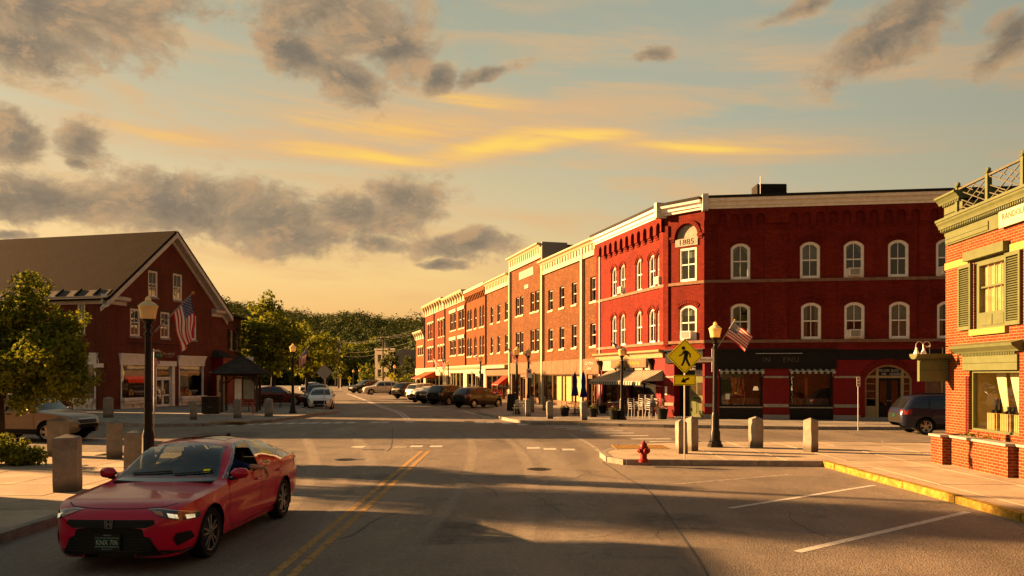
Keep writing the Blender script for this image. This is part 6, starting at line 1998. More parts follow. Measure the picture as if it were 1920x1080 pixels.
M_['alu'] = plain('aluminium_chair', (0.22, 0.22, 0.22), .5, .5, var=.1)
M_['redwood'] = plain('red_bench_paint', (0.22, 0.04, 0.025), .6, var=.2)
M_['binbrown'] = plain('dark_brown_bin', (0.035, 0.022, 0.017), .5, var=.2)
M_['cream2'] = plain('cream_metal', (.5, .45, .34), .5)
M_['board'] = plain('notice_board_paper', (.35, .36, .30), .7, var=.2, scale=3)
def lamp_post(loc, label, h=3.72, sc=1.0):
 t = thing('street_lamp', label, 'street lamp', loc, 0, 'black lamp posts with acorn globes')
 t.scale = (sc, sc, sc)
 ir = M_['iron']
 b = MB(); b.lathe([(.24, 0), (.24, .07), (.20, .09), (.20, .16), (.16, .2)], 8); b.build('base_plate', M_['granite'] if False else ir, t)
 b = MB(); b.lathe([(.155, .2), (.15, .45), (.125, .52), (.118, .95), (.10, 1.02), (.088, 1.06)], 16); b.build('pedestal', ir, t, smooth=True)
 b = MB(); b.lathe([(.085, 1.06), (.075, 1.8), (.062, h - .72), (.085, h - .70), (.085, h - .67), (.055, h - .64), (.05, h - .58), (.09, h - .54), (.055, h - .50), (.10, h - .42), (.135, h - .40), (.135, h - .375)], 14); b.build('shaft', ir, t, smooth=True)
 b = MB(); b.lathe([(.082, 1.62), (.082, 1.68)], 12, 0); b.build('collar', ir, t)
 b = MB(); b.lathe([(.10, h - .374), (.145, h - .36), (.155, h - .27), (.185, h - .14), (.19, h - .12)], 18); b.lathe([(.195, h - .12), (.20, h - .10), (.14, h - .04), (.075, h + .0), (.055, h + .02), (.06, h + .05), (.035, h + .09), (.001, h + .115)], 18)
 b.build('globe', M_['globe'], t, smooth=True)
 return t
def flag(tip, base, hoist, fly, label, wave=.05, nu=26, nv=30, parent_mat=None, curl=0.0, seed=0, fw=None):
 """staff from base to tip; the cloth hangs from its upper part along fly"""
 tip, base, fly = Vector(tip), Vector(base), Vector(fly)
 d = (base - tip).normalized()
 t = thing('american_flag', label, 'flag', base, 0, 'stars and stripes on the lamp posts')
 b = MB(); b.tube([base - base, tip - base], [.016, .012], 8); b.build('staff', M_['alu'], t, smooth=True)
 b = MB(); b.sphere(tip - base, .03); b.build('finial', M_['gold'], t, smooth=True)
 o = tip + d * .05 - base
 nrm = d.cross(fly).normalized()
 L = fly.length
 def P(u, v):
  w = wave * v * (sin(7.5 * v + 3.5 * u + seed) + .6 * sin(13 * u + 5 * v + seed * 2)) + .02 * sin(22 * u) * v
  sag = Vector((0, 0, -1)) * (curl * v * v * (0.3 + u))
  return o + d * hoist * u * (1 - .18 * v) + fly * v * (1 - .06 * sin(3 * u)) + nrm * w + sag
 b = MB()
 NU = 26
 g_ = [[b.vert(P(i / NU, j / nv)) for j in range(nv + 1)] for i in range(NU + 1)]
 for i in range(NU):
  st = i // 2
  for j in range(nv):
   canton = st < 7 and (j + .5) / nv < .4
   b.face((g_[i][j], g_[i][j + 1], g_[i + 1][j + 1], g_[i + 1][j]), 2 if canton else (0 if st % 2 == 0 else 1))
 cl = b.build('cloth', [M_['flag_red'], M_['flag_white'], M_['flag_blue']], t, smooth='all')
 b = MB()
 e = .022 * hoist / .62
 for r in range(9):
  for c in range(6 if r % 2 == 0 else 5):
   u = (7 / 13) * (r + 1) / 10; v = .4 * ((c + .5 if r % 2 == 0 else c + 1) / 6)
   for s_ in (1, -1):
    p0 = P(u, v) + nrm * .006 * s_
    pu = (P(u + .01, v) - P(u - .01, v)).normalized(); pv = (P(u, v + .01) - P(u, v - .01)).normalized()
    pts = []
    for q in range(10):
     rr = e if q % 2 == 0 else e * .42
     pts.append(b.vert(p0 + pu * rr * cos(q * pi / 5) + pv * rr * sin(q * pi / 5)))
    b.face(pts)
 so = b.build('stars', M_['flag_white'], t); tag(so, kind='stuff')
 return t
def atpx(px, py, Y): return Vector((lx(px, Y), Y, ZD(py, Y)))
# --- lamps and their flags
lamp_post((-7.55, 16.6, ZP), 'tall black lamp post with glowing yellow globe behind the red car')
flag(atpx(362, 549, 16.35), atpx(290, 622, 16.6), .58, (.13, -.10, -.90), 'large stars and stripes hanging from the lamp post behind the red car', .05, seed=1)
pl = G(1341, 838, ZP)
lamp_post(pl, 'black lamp post with cream globe on the sunlit island by the walking sign')
Y = pl.y
flag(atpx(1378, 600, Y - .3), atpx(1343, 655, Y), .52, (.50, -.25, -.42), 'stars and stripes blowing sideways on the sunlit island lamp post', .07, seed=2, curl=.12)
pk = G(549, 775, ZP)
lamp_post(pk, 'black lamp post at the plaza corner between the kiosk and the white hatchback', 3.95)
Y = pk.y
flag(atpx(580, 648, Y), atpx(553, 680, Y), .85, (-.15, -.1, -.9), 'stars and stripes on the plaza corner lamp post', .08, seed=3)
p = G(1166, 787, ZP)
lamp_post(p, 'black lamp post in front of the striped cafe awning', 3.55)
flag(atpx(1147, 640, p.y), atpx(1163, 665, p.y), .62, (.62, -.2, -.30), 'stars and stripes on the lamp post before the striped awning', .08, seed=4)
p = G(969, 777, ZP)
lamp_post(p, 'black lamp post with two flags near the cream bench')
flag(atpx(948, 648, p.y), atpx(966, 668, p.y), .7, (.45, -.2, -.75), 'stars and stripes hanging left of the bench lamp post', .08, seed=5)
p = Vector((lx(991, 50), 50, ZP))
lamp_post(p, 'black lamp post behind the granite posts with a parking sign', 3.8)
flag(atpx(974, 650, 50), atpx(989, 672, 50), .7, (.5, -.2, -.7), 'stars and stripes on the lamp post behind the granite posts', .08, seed=6)
p = Vector((lx(901, 66), 66, ZP))
lamp_post(p, 'black lamp post in front of the orange brick house', 3.75)
flag(atpx(884, 660, 66), atpx(899, 674, 66), .7, (.35, -.2, -.5), 'stars and stripes on the lamp post before the orange brick house', .08, seed=7)
p = Vector((lx(840.5, 84), 84, ZP))
lamp_post(p, 'dark lamp post before the bracketed brick house', 3.7)
flag(atpx(829, 669, 84), atpx(839, 690, 84), .9, (-.1, -.2, -1.0), 'stars and stripes drooping before the bracketed brick house', .06, seed=8)
flag(atpx(812, 672, 88), atpx(836, 700, 84), .9, (.3, -.2, -1.1), 'stars and stripes drooping by the orange awning', .06, seed=9)
lamp_post((lx(662.5, 118), 118, 0), 'distant lamp post on the far crossing island', sc=.85)
lamp_post((lx(740, 108), 108, 0), 'lamp post among the parked cars left of the brick row', sc=1.0)
lamp_post((lx(674, 130), 130, 0), 'farthest lamp post by the dark tree on the far street', sc=.9)
flag(atpx(287, 655, 45), atpx(276, 670, 45), .8, (.45, -.1, -.75), 'small stars and stripes on the bank front behind the lamp post', .06, seed=10)
# --- granite posts
def post_mat():
 m, t, b, _ = new_mat('rough_granite')
 P = coords(t)
 inf = t.add('ShaderNodeObjectInfo').outputs['Random']
 off = t.vec('ADD', P, t.vec('SCALE', (7.0, 3.0, 5.0)).outputs[0]).outputs[0]
 n1 = t.noise(t.vec('ADD', P, inf).outputs[0], 3.0, 6, .7); n2 = t.noise(P, 55, 4, .7)
 col = t.ramp(n2, [(.3, (.17, .152, .13)), (.7, (.31, .28, .24))])
 col = t.mix(.8, col, t.ramp(n1, [(.3, (.55, .53, .5)), (.7, (1.1, 1.08, 1.05))]), 'MULTIPLY')
 sp = t.add('ShaderNodeSeparateXYZ'); t.l.new(P, sp.inputs[0])
 dirt = t.smooth(t.math('SUBTRACT', sp.outputs[2], t.math('MULTIPLY', n1, .35)), .12, -.10)
 t.set(b, 'Base Color', t.mix(t.math('MULTIPLY', dirt, .75), col, (.045, .038, .028, 1)))
 b.inputs['Roughness'].default_value = .85; b.inputs['Specular IOR Level'].default_value = .12
 bump(t, b, t.math('ADD', n2, t.math('MULTIPLY', n1, 2.0)), .6, .012)
 return m
M_['post'] = post_mat()
def granite_post(loc, label, h=1.05, w=.34, rz=.1, group='granite posts'):
 t = thing('granite_post', label, 'bollard', loc, rz, group)
 b = MB()
 a = w / 2
 n = 4
 for k in range(n):
  z0, z1 = -.05 + (h + .05) * k / n, -.05 + (h + .05) * (k + 1) / n
 j = lambda: R.uniform(-.008, .008)
 rows = []
 for k in range(n + 1):
  z = -.05 + (h - .06 + .05) * k / n
  rows.append([b.vert((sx * a + j(), sy * a + j(), z)) for sx, sy in ((-1, -1), (1, -1), (1, 1), (-1, 1))])
 for k in range(n):
  for q in range(4):
   b.face((rows[k][q], rows[k][(q + 1) % 4], rows[k + 1][(q + 1) % 4], rows[k + 1][q]))
 c = [b.vert((sx * (a - .025), sy * (a - .025), h - .035)) for sx, sy in ((-1, -1), (1, -1), (1, 1), (-1, 1))]
 for q in range(4):
  b.face((rows[n][q], rows[n][(q + 1) % 4], c[(q + 1) % 4], c[q]))
 ap = b.vert((0, 0, h + .03))
 for q in range(4): b.face((c[q], c[(q + 1) % 4], ap))
 b.build('post', M_['post'], t)
 t.rotation_euler = (R.uniform(-.018, .018), R.uniform(-.018, .018), rz)
 return t
def GP(px, py, top, w, label, rz=.1):
 p = G(px, py, ZP)
 return granite_post(p, label, ZD(top, p.y) - ZP, w / F * p.y * .86, rz)
GP(127, 920, 816, 48, 'widest granite post in the left foreground, nearest the red car bonnet', .3)
GP(110, 855, 785, 32, 'granite post standing by the tan car nose', .1)
GP(214, 860, 789, 31, 'granite post with sunlit yellow left face on the left pavement', .5)
granite_post((-7.95, 16.9, ZP), 'shaded granite post right behind the red car windscreen', 1.02, .36, .1)
GP(203, 783, 745, 16, 'granite post at the bank corner across the side street')
GP(363, 787, 751, 12, 'granite post before the bank shop window beside the brown bin')
GP(445, 784, 748, 14, 'granite post in front of the red kiosk bench')
GP(504, 781, 747, 15, 'granite post right of the kiosk roof on the plaza')
GP(1278, 850, 788, 20, 'granite post behind the walking sign pole, shaded side towards us', .15)
GP(1297, 845, 782, 20, 'sunlit granite post right of the walking sign pole', .5)
GP(1417, 839, 782, 22, 'granite post on the island, right of the cream globe lamp', .5)
GP(1520, 847, 785, 22, 'granite post on the island nearest the brick shop', .5)
GP(990, 781, 748, 11, 'granite post beside the cream bench by the row')
GP(997, 773, 744, 9, 'granite post behind the one beside the cream bench')
GP(1020, 770, 743, 6, 'slim granite post farthest back before the yellow shop windows')
GP(1031, 785, 752, 13, 'granite post in front of the yellow shop windows')
GP(1095, 788, 753, 13, 'granite post between the two flower tubs')
# --- fire hydrant
def hydrant(loc):
 t = thing('fire_hydrant', 'red fire hydrant on the tip of the sunlit island', 'fire hydrant', loc, .35)
 m = M_['hydrant']
 b = MB(); b.lathe([(.13, -.02), (.13, .03), (.105, .035), (.105, .06), (.085, .07), (.082, .30), (.10, .305), (.10, .33), (.09, .34)], 14); b.build('barrel', m, t, smooth=True)
 b = MB(); b.lathe([(.115, .335), (.115, .36), (.098, .365), (.092, .42), (.07, .465), (.04, .485), (.03, .488), (.03, .52), (.022, .535)], 14); b.build('bonnet', m, t, smooth=True)
 for a, r, l in ((0, .048, .155), (pi, .048, .155), (-pi / 2, .062, .16)):
  b = MB(); b.M = Matrix.Rotation(a, 4, 'Z')
  b.lathe([(r, .07), (r, l - .04), (r * 1.25, l - .035), (r * 1.25, l), (r * .4, l + .004), (r * .4, l + .03), (.001, l + .032)], 10, 0, (0, 0, .27), 'x'); b.build('nozzle_cap', m, t, smooth=True)
 for k in range(8):
  b = MB(); a = k * pi / 4; b.lathe([(.011, .336), (.011, .372)], 6, 0, (.107 * cos(a), .107 * sin(a), 0)); b.build('bolt', M_['iron'], t)
hydrant(G(1207, 865, ZP))
# --- warning signs
def diamond(mb, cx, cz, r, y, m, th=.004):
 mb.extrude_xz([(cx, cz - r), (cx + r, cz), (cx, cz + r), (cx - r, cz)], y, y + th, m)
def walker(mb, s, y, m, cx, cz):
 """walking figure as flat print: head, body, legs, arms"""
 T = lambda pts: [(cx + px * s, cz + pz * s) for px, pz in pts]
 head = [(-.10 + .105 * cos(a * pi / 8) + .0, .47 + .105 * sin(a * pi / 8)) for a in range(16)]
 parts = [head,
    [(-.10, .34), (.02, .37), (.13, .30), (.16, .10), (.12, -.10), (-.10, -.10), (-.06, .08)],
    [(-.10, -.08), (.03, -.08), (-.02, -.28), (-.14, -.52), (-.25, -.50), (-.14, -.28)],
    [(-.02, -.08), (.12, -.08), (.20, -.30), (.30, -.50), (.20, -.56), (.08, -.34)],
    [(-.10, .34), (-.04, .22), (-.14, .10), (-.32, .0), (-.36, .06), (-.20, .16)],
    [(.10, .34), (.16, .30), (.30, .14), (.31, -.06), (.24, -.06), (.22, .10), (.10, .22)]]
 for k, p in enumerate(parts):
  mb.extrude_xz(T(p), y - .0004 * k, y + .001, m)
def walk_sign(loc, label, zc, r, plaque=True, detail=True, rz=0.0, post_h=None):
 t = thing('crossing_sign', label, 'road sign', loc, rz, 'yellow walking figure signs')
 b = MB(); b.tube([(0, 0.03, -.1), (0, 0.03, post_h or zc + r * .7)], .021 if detail else .04, 8); b.build('pole', M_['steel'], t, smooth=True)
 b = MB(); diamond(b, 0, zc, r, -.012, 0, .006); b.build('plate', M_['signyellow'], t)
 b = MB()
 q = r * .945; q2 = r * .905
 loop_frame(b, [(0, zc - q), (q, zc), (0, zc + q), (-q, zc)], [(0, zc - q2), (q2, zc), (0, zc + q2), (-q2, zc)], -.0145, -.0125)
 b.build('border', M_['black'], t)
 b = MB(); walker(b, r * 1.02, -.016, 0, 0.02 * r, zc - .02 * r); o = b.build('walking_figure', M_['black'], t)
 if plaque:
  w, h = r * .63, r * .29; zp = zc - r * 1.07 - h
  b = MB(); b.box(-w, w, -.012, -.006, zp - h, zp + h); pq = b.build('plaque', M_['signyellow'], t)
  b = MB(); loop_frame(b, [(-w * .95, zp - h * .9), (w * .95, zp - h * .9), (w * .95, zp + h * .9), (-w * .95, zp + h * .9)], [(-w * .90, zp - h * .8), (w * .90, zp - h * .8), (w * .90, zp + h * .8), (-w * .90, zp + h * .8)], -.0145, -.0125); b.build('border', M_['black'], pq)
  b = MB()
  a = radians(207); c_, s_ = cos(a), sin(a)
  T = lambda x, z: (x * c_ - z * s_, zp + x * s_ + z * c_)
  k = h * 1.05
  b.extrude_xz([T(-.9 * k, -.20 * k), T(.05 * k, -.20 * k), T(.05 * k, .20 * k), T(-.9 * k, .20 * k)], -.015, -.0128)
  b.extrude_xz([T(0, -.55 * k), T(.85 * k, 0), T(0, .55 * k)], -.0155, -.0130)
  b.build('arrow', M_['black'], pq)
 if detail:
  b = MB()
  for z in (zc + r * .75, zc - r * .75): b.lathe([(.012, -.018), (.012, -.010)], 6, 0, (0, 0, z), 'y')
  b.each('bolt', M_['steel'], t)
 return t
p = G(1284, 862, ZP)
walk_sign(p, 'large yellow walking figure sign with arrow plaque on the sunlit island', ZD(668, p.y) - ZP, 33 / F * p.y, post_h=ZD(640, p.y) - ZP)
Y = 103; walk_sign((lx(735, Y), Y, 0), 'yellow walking figure sign behind the parked cars', ZD(705, Y), 7.4 / F * Y, True, False)
Y = 118; walk_sign((lx(655.5, Y), Y, 0), 'distant yellow walking figure sign at the far crossing', ZD(709.5, Y), 4.8 / F * Y, True, False)
Y = 135; walk_sign((lx(638, Y), Y, 0), 'farthest tiny yellow walking figure sign', ZD(704, Y), 3.8 / F * Y, True, False)
p = G(608, 771, ZP)
t = thing('diamond_sign_back', 'grey bare back of a diamond road sign by the white hatchback', 'road sign', p)
b = MB(); b.tube([(0, 0, -.1), (0, 0, ZD(684, p.y) - ZP)], .022, 8); b.build('pole', M_['steel'], t)
b = MB(); diamond(b, 0, ZD(698, p.y) - ZP, 15.3 / F * p.y, .022, 0, .006); b.build('plate', M_['signback'], t)
p = G(1609, 803, ZP)
t = thing('parking_sign', 'small white parking plate on a thin post before the arched entrance', 'road sign', p, 0)
b = MB(); b.tube([(0, 0, -.1), (0, 0, ZD(708, p.y) - ZP)], .022, 8); b.build('pole', M_['steel'], t)
z = ZD(715.5, p.y) - ZP
t2 = MB(); t2.box(-.075, .075, -.034, -.028, z - .2, z + .2); t2.build('plate', M_['white'], t)
t2 = MB()
for k in range(3): t2.box(-.045, .045, -.037, -.0345, z + .12 - k * .13 - .03, z + .12 - k * .13 + .03)
t2.each('print_mark', M_['redink'], t)
Y = 49.8
t = thing('parking_plate', 'white parking plate strapped to the lamp post behind the granite posts', 'road sign', (lx(992, Y), Y - .12, 0))
z = ZD(700, Y); b = MB(); b.box(-.16, .16, -.03, -.02, z - .28, z + .28); b.build('plate', M_['white'], t)
b = MB(); b.box(-.09, .09, -.034, -.031, z + .02, z + .2); b.build('print_mark', M_['redink'], t)
q = pl
t = thing('finger_sign', 'white restaurant finger sign on the island lamp post', 'sign', (q.x, q.y - .1, 0))
xa, xb, za, zb = lx(1303, q.y) - q.x, lx(1335.5, q.y) - q.x, ZD(679, q.y), ZD(669.5, q.y)
b = MB(); b.box(xa, xb, -.012, 0, za, zb); b.build('plate', M_['white'], t)
text('& Restaurant', .11, M_['black'], t, TR((xa + xb) / 2 + .02, -.0135, (za + zb) / 2), 'lettering', .001, width=(xb - xa) * .9)
b = MB(); b.tube([(xb - .02, .02, za - .3), (xb - .02, .02, zb + .25)], .018, 6); b.build('bracket', M_['steel'], t)
Y = 30.5
t = thing('street_name_sign', 'green street name blade and grey plate beside the left lamp post', 'sign', (lx(289, Y), Y, 0))
b = MB(); b.tube([(0, 0, 0), (0, 0, ZD(655, Y))], .022, 8); b.build('pole', M_['steel'], t)
x0_, x1_ = .02, lx(304, Y) - lx(289, Y)
b = MB(); b.box(x0_, x1_, -.01, .0, ZD(671.5, Y), ZD(661.5, Y)); pq = b.build('name_blade', M_['signgreen'], t)
text('TY R', .14, M_['letter'], pq, TR((x0_ + x1_) / 2 + .02, -.0115, ZD(666.5, Y)), 'lettering', .001, width=.2)
b = MB(); b.box(x0_ - .06, x1_ - .1, -.01, 0, ZD(659.5, Y), ZD(655.5, Y)); b.build('upper_plate', M_['signback'], t)
# --- notice kiosk with pyramid roof
def kiosk(loc, rz):
 t = thing('notice_kiosk', 'open timber notice kiosk with shingled pyramid roof on the plaza', 'kiosk', loc, rz)
 zE, zA, e = ZD(702, 48.5) - ZP, ZD(668, 49) - ZP, 1.62
 for k in range(4):
  M = Matrix.Rotation(k * pi / 2, 4, 'Z')
  sl = atan2(zA - zE, e); L = sqrt(e * e + (zA - zE) ** 2)
  b = MB(); b.prism([(-e, 0), (e, 0), (0.001, L), (-.001, L)], 0, .05)
  b.build('roof_face', M_['shingle2'], t, M @ Matrix.Translation((0, -e, zE)) @ Matrix.Rotation(sl, 4, 'X'))
  b = MB(); b.bar((e, -e, zE + .07), (0, 0, zA + .09), .09, .04); b.build('hip_cap', M_['shingle2'], t, M)
  b = MB(); b.box(-.075, .075, -.075, .075, -.1, zE + .1); b.build('post', M_['oldwood'], t, M @ Matrix.Translation((1.0, -1.0, 0)))
  b = MB(); b.bar((-1.0, -1.0, zE - .02), (1.0, -1.0, zE - .02), .09, .16); b.build('beam', M_['oldwood'], t, M)
  for sg in (-1, 1):
   b = MB(); b.bar((sg * 1.0, -1.0, zE - .6), (sg * .5, -1.0, zE - .1), .07, .08); b.build('brace', M_['oldwood'], t, M)
 for x, wd, z0_, z1_, mt in ((-.12, .40, .75, 2.0, 'white'), (.50, .62, .75, 1.95, 'board')):
  b = MB(); b.box(x - wd / 2 - .06, x + wd / 2 + .06, -.62, -.54, z0_ - .06, z1_ + .08); bo = b.build('notice_board', M_['wood'], t)
  b = MB(); b.box(x - wd / 2, x + wd / 2, -.63, -.621, z0_, z1_); b.build('notice', M_[mt], bo)
  b = MB(); b.box(x - .03, x + .03, -.6, -.56, -.05, z0_ - .06); b.build('stake', M_['wood'], bo)
 return t
kiosk((lx(452.5, 49.2), 49.2, ZP), .22)
def bench(loc, rz, label, mat, w=1.5, group=None, slats=4):
 t = thing('bench', label, 'bench', loc, rz, group)
 for k in range(slats):
  b = MB(); b.box(-w / 2, w / 2, -.22 + k * .12, -.12 + k * .12, .42, .45); b.build('seat_slat', mat, t)
 for k in range(3):
  b = MB(); b.box(-w / 2, w / 2, .26 + .03 * k, .285 + .03 * k, .52 + k * .12, .61 + k * .12); b.build('back_slat', mat, t)
 for x in (-w / 2 + .12, w / 2 - .12):
  b = MB(); b.tube([(x, -.2, 0), (x, -.2, .42), (x, .26, .42), (x, .36, .9)], .022, 6); b.tube([(x, .28, 0), (x, .24, .42)], .022, 6); b.tube([(x, -.2, .42), (x, -.2, .62), (x, .3, .64)], .018, 6); b.build('side_frame', mat, t)
 return t
bench(G(452, 777, ZP) + Vector((0, .4, 0)), .2, 'red bench under the kiosk roof behind a granite post', M_['redwood'], 1.25)
bench(G(975, 780, ZP), -.3, 'pale cream bench beside the flag lamp post', M_['cream2'], .75)
bench(Vector((lx(508, 55), 55, ZP)), .1, 'dark bench in the shade behind the kiosk', M_['iron'], 1.5)
p = G(396, 776, ZP)
t = thing('litter_bin', 'square dark brown litter bin beside the kiosk', 'bin', p, .15)
b = MB(); b.prism([(-.46, -.3), (.46, -.3), (.46, .3), (-.46, .3)], .02, .94); b.build('cabinet', M_['binbrown'], t)
b = MB(); b.prism([(-.49, -.33), (.49, -.33), (.49, .33), (-.49, .33)], .94, 1.0); b.build('lid', M_['binbrown'], t)
for x in (-.23, .23):
 b = MB(); b.box(x - .2, x + .2, -.315, -.301, .08, .62); dr_ = b.build('door', M_['binbrown'], t)
 b = MB(); b.box(x - .12, x + .12, -.31, -.301, .70, .82); b.build('slot', M_['black'], t)
 b = MB(); b.sphere((x * .3, -.33, .4), .02); b.build('handle', M_['steel'], dr_)
Y = 62
t = thing('salon_sign', 'white board sign on a post behind the kiosk roof', 'sign', (lx(466, Y), Y, 0))
b = MB(); b.box(-.4, .4, -.03, .03, ZD(681, Y), ZD(669, Y)); b.build('board', M_['white'], t)
b = MB(); b.tube([(.44, 0, 0), (.44, 0, ZD(668, Y))], .04, 6); b.build('post', M_['iron'], t)
text('N', .26, M_['black'], t, TR(.25, -.034, ZD(677, Y)), 'lettering', .002)
# --- cafe furniture
def chair(loc, rz, label, mat, group, back=.86):
 t = thing('cafe_chair', label, 'chair', loc, rz, group)
 b = MB(); b.prism([(-.2, -.21), (.2, -.21), (.19, .19), (-.19, .19)], .44, .462); b.build('seat', mat, t)
 for x in (-.18, .18):
  b = MB(); b.tube([(x, -.2, 0), (x * .95, -.19, .44), (x * .98, -.18, .64), (x, .16, .66)], .014, 6); b.build('leg', mat, t)
  b = MB(); b.tube([(x, .24, 0), (x * .95, .18, .44), (x * .95, .26, back)], .014, 6); b.build('leg', mat, t)
 for k in range(4):
  b = MB(); z = .54 + k * (back - .54) / 3.2; y = .18 + .08 * (z - .44) / (back - .44); b.box(-.17, .17, y - .008, y + .008, z, z + .035); b.build('back_slat', mat, t)
 return t
c0 = None
stk = ((1187, 782, 2), (1207, 783, 4), (1220, 784, 4), (1233, 784, 4), (1198, 779, 2))
names = ['left stack under the striped awning', 'second stack from the left under the striped awning', 'third stack from the left under the striped awning', 'rightmost stack under the striped awning', 'short rear stack behind the others under the awning']
ord_ = {2: ['bottom', 'top'], 4: ['bottom', 'second lowest', 'second highest', 'top']}
for k, (px, py, n) in enumerate(stk):
 q = G(px, py, ZP)
 for i in range(n):
  loc = (q.x + .015 * i, q.y + .035 * i, ZP + .11 * i)
  lab = 'silver metal chair, %s of the %s' % (ord_[n][i], names[k])
  if c0 is None:
   c0 = chair(loc, .3, lab, M_['alu'], 'stacked silver cafe chairs')
  else:
   dup(c0, loc, .3 + .05 * k, lab)
def table(loc, label, mat, group='cafe tables', r=.34):
 t = thing('cafe_table', label, 'table', loc, 0, group)
 b = MB(); b.lathe([(r, .71), (r, .735), (r - .01, .74)], 16); b.build('tabletop', mat, t)
 b = MB(); b.tube([(0, 0, .02), (0, 0, .71)], .025, 8); b.build('stem', mat, t)
 b = MB(); b.lathe([(.22, 0), (.22, .015), (.03, .04)], 12); b.build('foot', mat, t)
 return t
tb_ = []
for (px, py, lab) in ((1150, 779, 'pale round cafe table under the left end of the striped awning'), (1166, 776, 'pale round cafe table half hidden by the lamp post at the awning')):
 table(G(px, py, ZP), lab, M_['alu'])
for (px, py, lab) in ((1080, 778, 'dark iron cafe table under the left closed umbrella'), (1104, 776, 'dark iron cafe table under the right closed umbrella')):
 table(G(px, py, ZP), lab, M_['iron'])
for (px, py, rz, lab) in ((1070, 779, 1.5, 'dark iron chair left of the umbrella tables'), (1090, 779, -1.5, 'dark iron chair right of the left umbrella table'), (1113, 777, -1.6, 'dark iron chair beside the right umbrella table')):
 chair(G(px, py, ZP), rz, lab, M_['iron'], 'iron chairs at the umbrella tables')
def umbrella(px, base, ztop_py, zbot_py, label):
 p = G(px, base, ZP); Y = p.y
 t = thing('closed_umbrella', label, 'umbrella', p, 0, 'closed blue umbrellas')
 zt, zb_ = ZD(ztop_py, Y) - ZP, ZD(zbot_py, Y) - ZP
 b = MB(); b.tube([(0, 0, 0), (0, 0, zt + .06)], .022, 8); b.build('pole', M_['iron'], t)
 b = MB()
 n = 16
 prof = [(.02, 1.0), (.10, .86), (.15, .62), (.13, .40), (.19, .16), (.24, 0.0)]
 rings = []
 for r_, u in prof:
  rings.append([b.vert((r_ * (1.0 if j % 2 else .72) * cos(2 * pi * j / n), r_ * (1.0 if j % 2 else .72) * sin(2 * pi * j / n), zb_ + (zt - zb_) * u - (.06 if j % 2 and u < .1 else 0))) for j in range(n)])
 for a_, c_ in zip(rings[:-1], rings[1:]):
  for j in range(n): b.face((a_[j], c_[j], c_[(j + 1) % n], a_[(j + 1) % n]))
 b.build('canopy', M_['blue'], t, smooth=True)
 b = MB(); b.lathe([(.25, 0), (.25, .05), (.06, .09)], 12); b.build('foot', M_['iron'], t)
umbrella(1078, 776, 698, 741, 'closed blue umbrella, left of the pair before the yellow windows')
umbrella(1094, 775, 697, 744, 'closed blue umbrella, right of the pair beside the sign panel')
def planter(px, py, w, label):
 p = G(px, py, ZP); k = w / F * p.y
 t = thing('flower_tub', label, 'planter', p, 0, 'black flower tubs')
 h = k * .85
 b = MB(); b.lathe([(k * .36, 0), (k * .5, h), (k * .54, h), (k * .54, h + .03), (k * .46, h + .03), (k * .44, h - .03), (.001, h - .03)], 14); b.build('tub', M_['black'], t, smooth=True)
 C, N = clump_points([((0, 0, h + .08), k * .36), ((k * .25, 0, h + .05), k * .25), ((-k * .25, .0, h + .06), k * .25)], 1400)
 link('foliage', leaves_mesh('foliage', C, N, RN.uniform(.04, .08, len(C)), M_['leaf_d']), t)
 C2, N2 = clump_points([((0, 0, h + .16), k * .33)], 700)
 fl = M_.setdefault('petal', plain('flower_petals', (.5, .3, .32), .7, var=.4, scale=30))
 o = link('blossom', leaves_mesh('blossom', C2, N2, RN.uniform(.03, .06, len(C2)), fl), t); tag(o, kind='stuff')
planter(1059, 780, 17, 'black flower tub left of the umbrella tables')
planter(1112, 782, 18, 'black flower tub right of the umbrella tables')
planter(1152, 787, 20, 'black flower tub at the foot of the lamp by the striped awning')
planter(1242, 786, 22, 'black flower tub at the right end of the stacked chairs')
planter(1130, 775, 16, 'black flower tub against the wall left of the striped awning')
q0 = None
for k in range(9):
 px = 902 + k * 5.2
 Y = RP(px)[1] - 3.4
 lab = 'red metal chair outside the red awning cafe, %s from the left' % ('first', 'second', 'third', 'fourth', 'fifth', 'sixth', 'seventh', 'eighth', 'ninth')[k]
 if q0 is None: q0 = chair((lx(px, Y), Y, ZP), 1.2, lab, M_['redchair'], 'red chairs outside the cafe', 1.0)
 else: dup(q0, (lx(px, Y), Y, ZP), 1.2 + .35 * (k % 3 - 1), lab)
for px, Y, lab in ((909, 76, 'red table at the left end of the red chairs'), (932, 71, 'red table at the right end of the red chairs')):
 table((lx(px, Y), Y, ZP), lab, M_['redchair'], 'red cafe tables')
p = Vector((lx(961, 50), 50, ZP))
t = thing('sandwich_board', 'dark sandwich board on the pavement left of the bench lamp post', 'sign', p, .2)
for sg in (-1, 1):
 b = MB(); b.bar((0, sg * .28, 0), (0, sg * .03, 1.05), .62, .03, up=(0, sg, .2)); bo = b.build('board', M_['black'], t)
b = MB(); b.box(-.24, .24, -.215, -.21, .3, .8); b.build('chalk_panel', plain('chalk', (.12, .13, .08), .9, var=.6, scale=9), t, Matrix.Rotation(-.2, 4, 'X'))
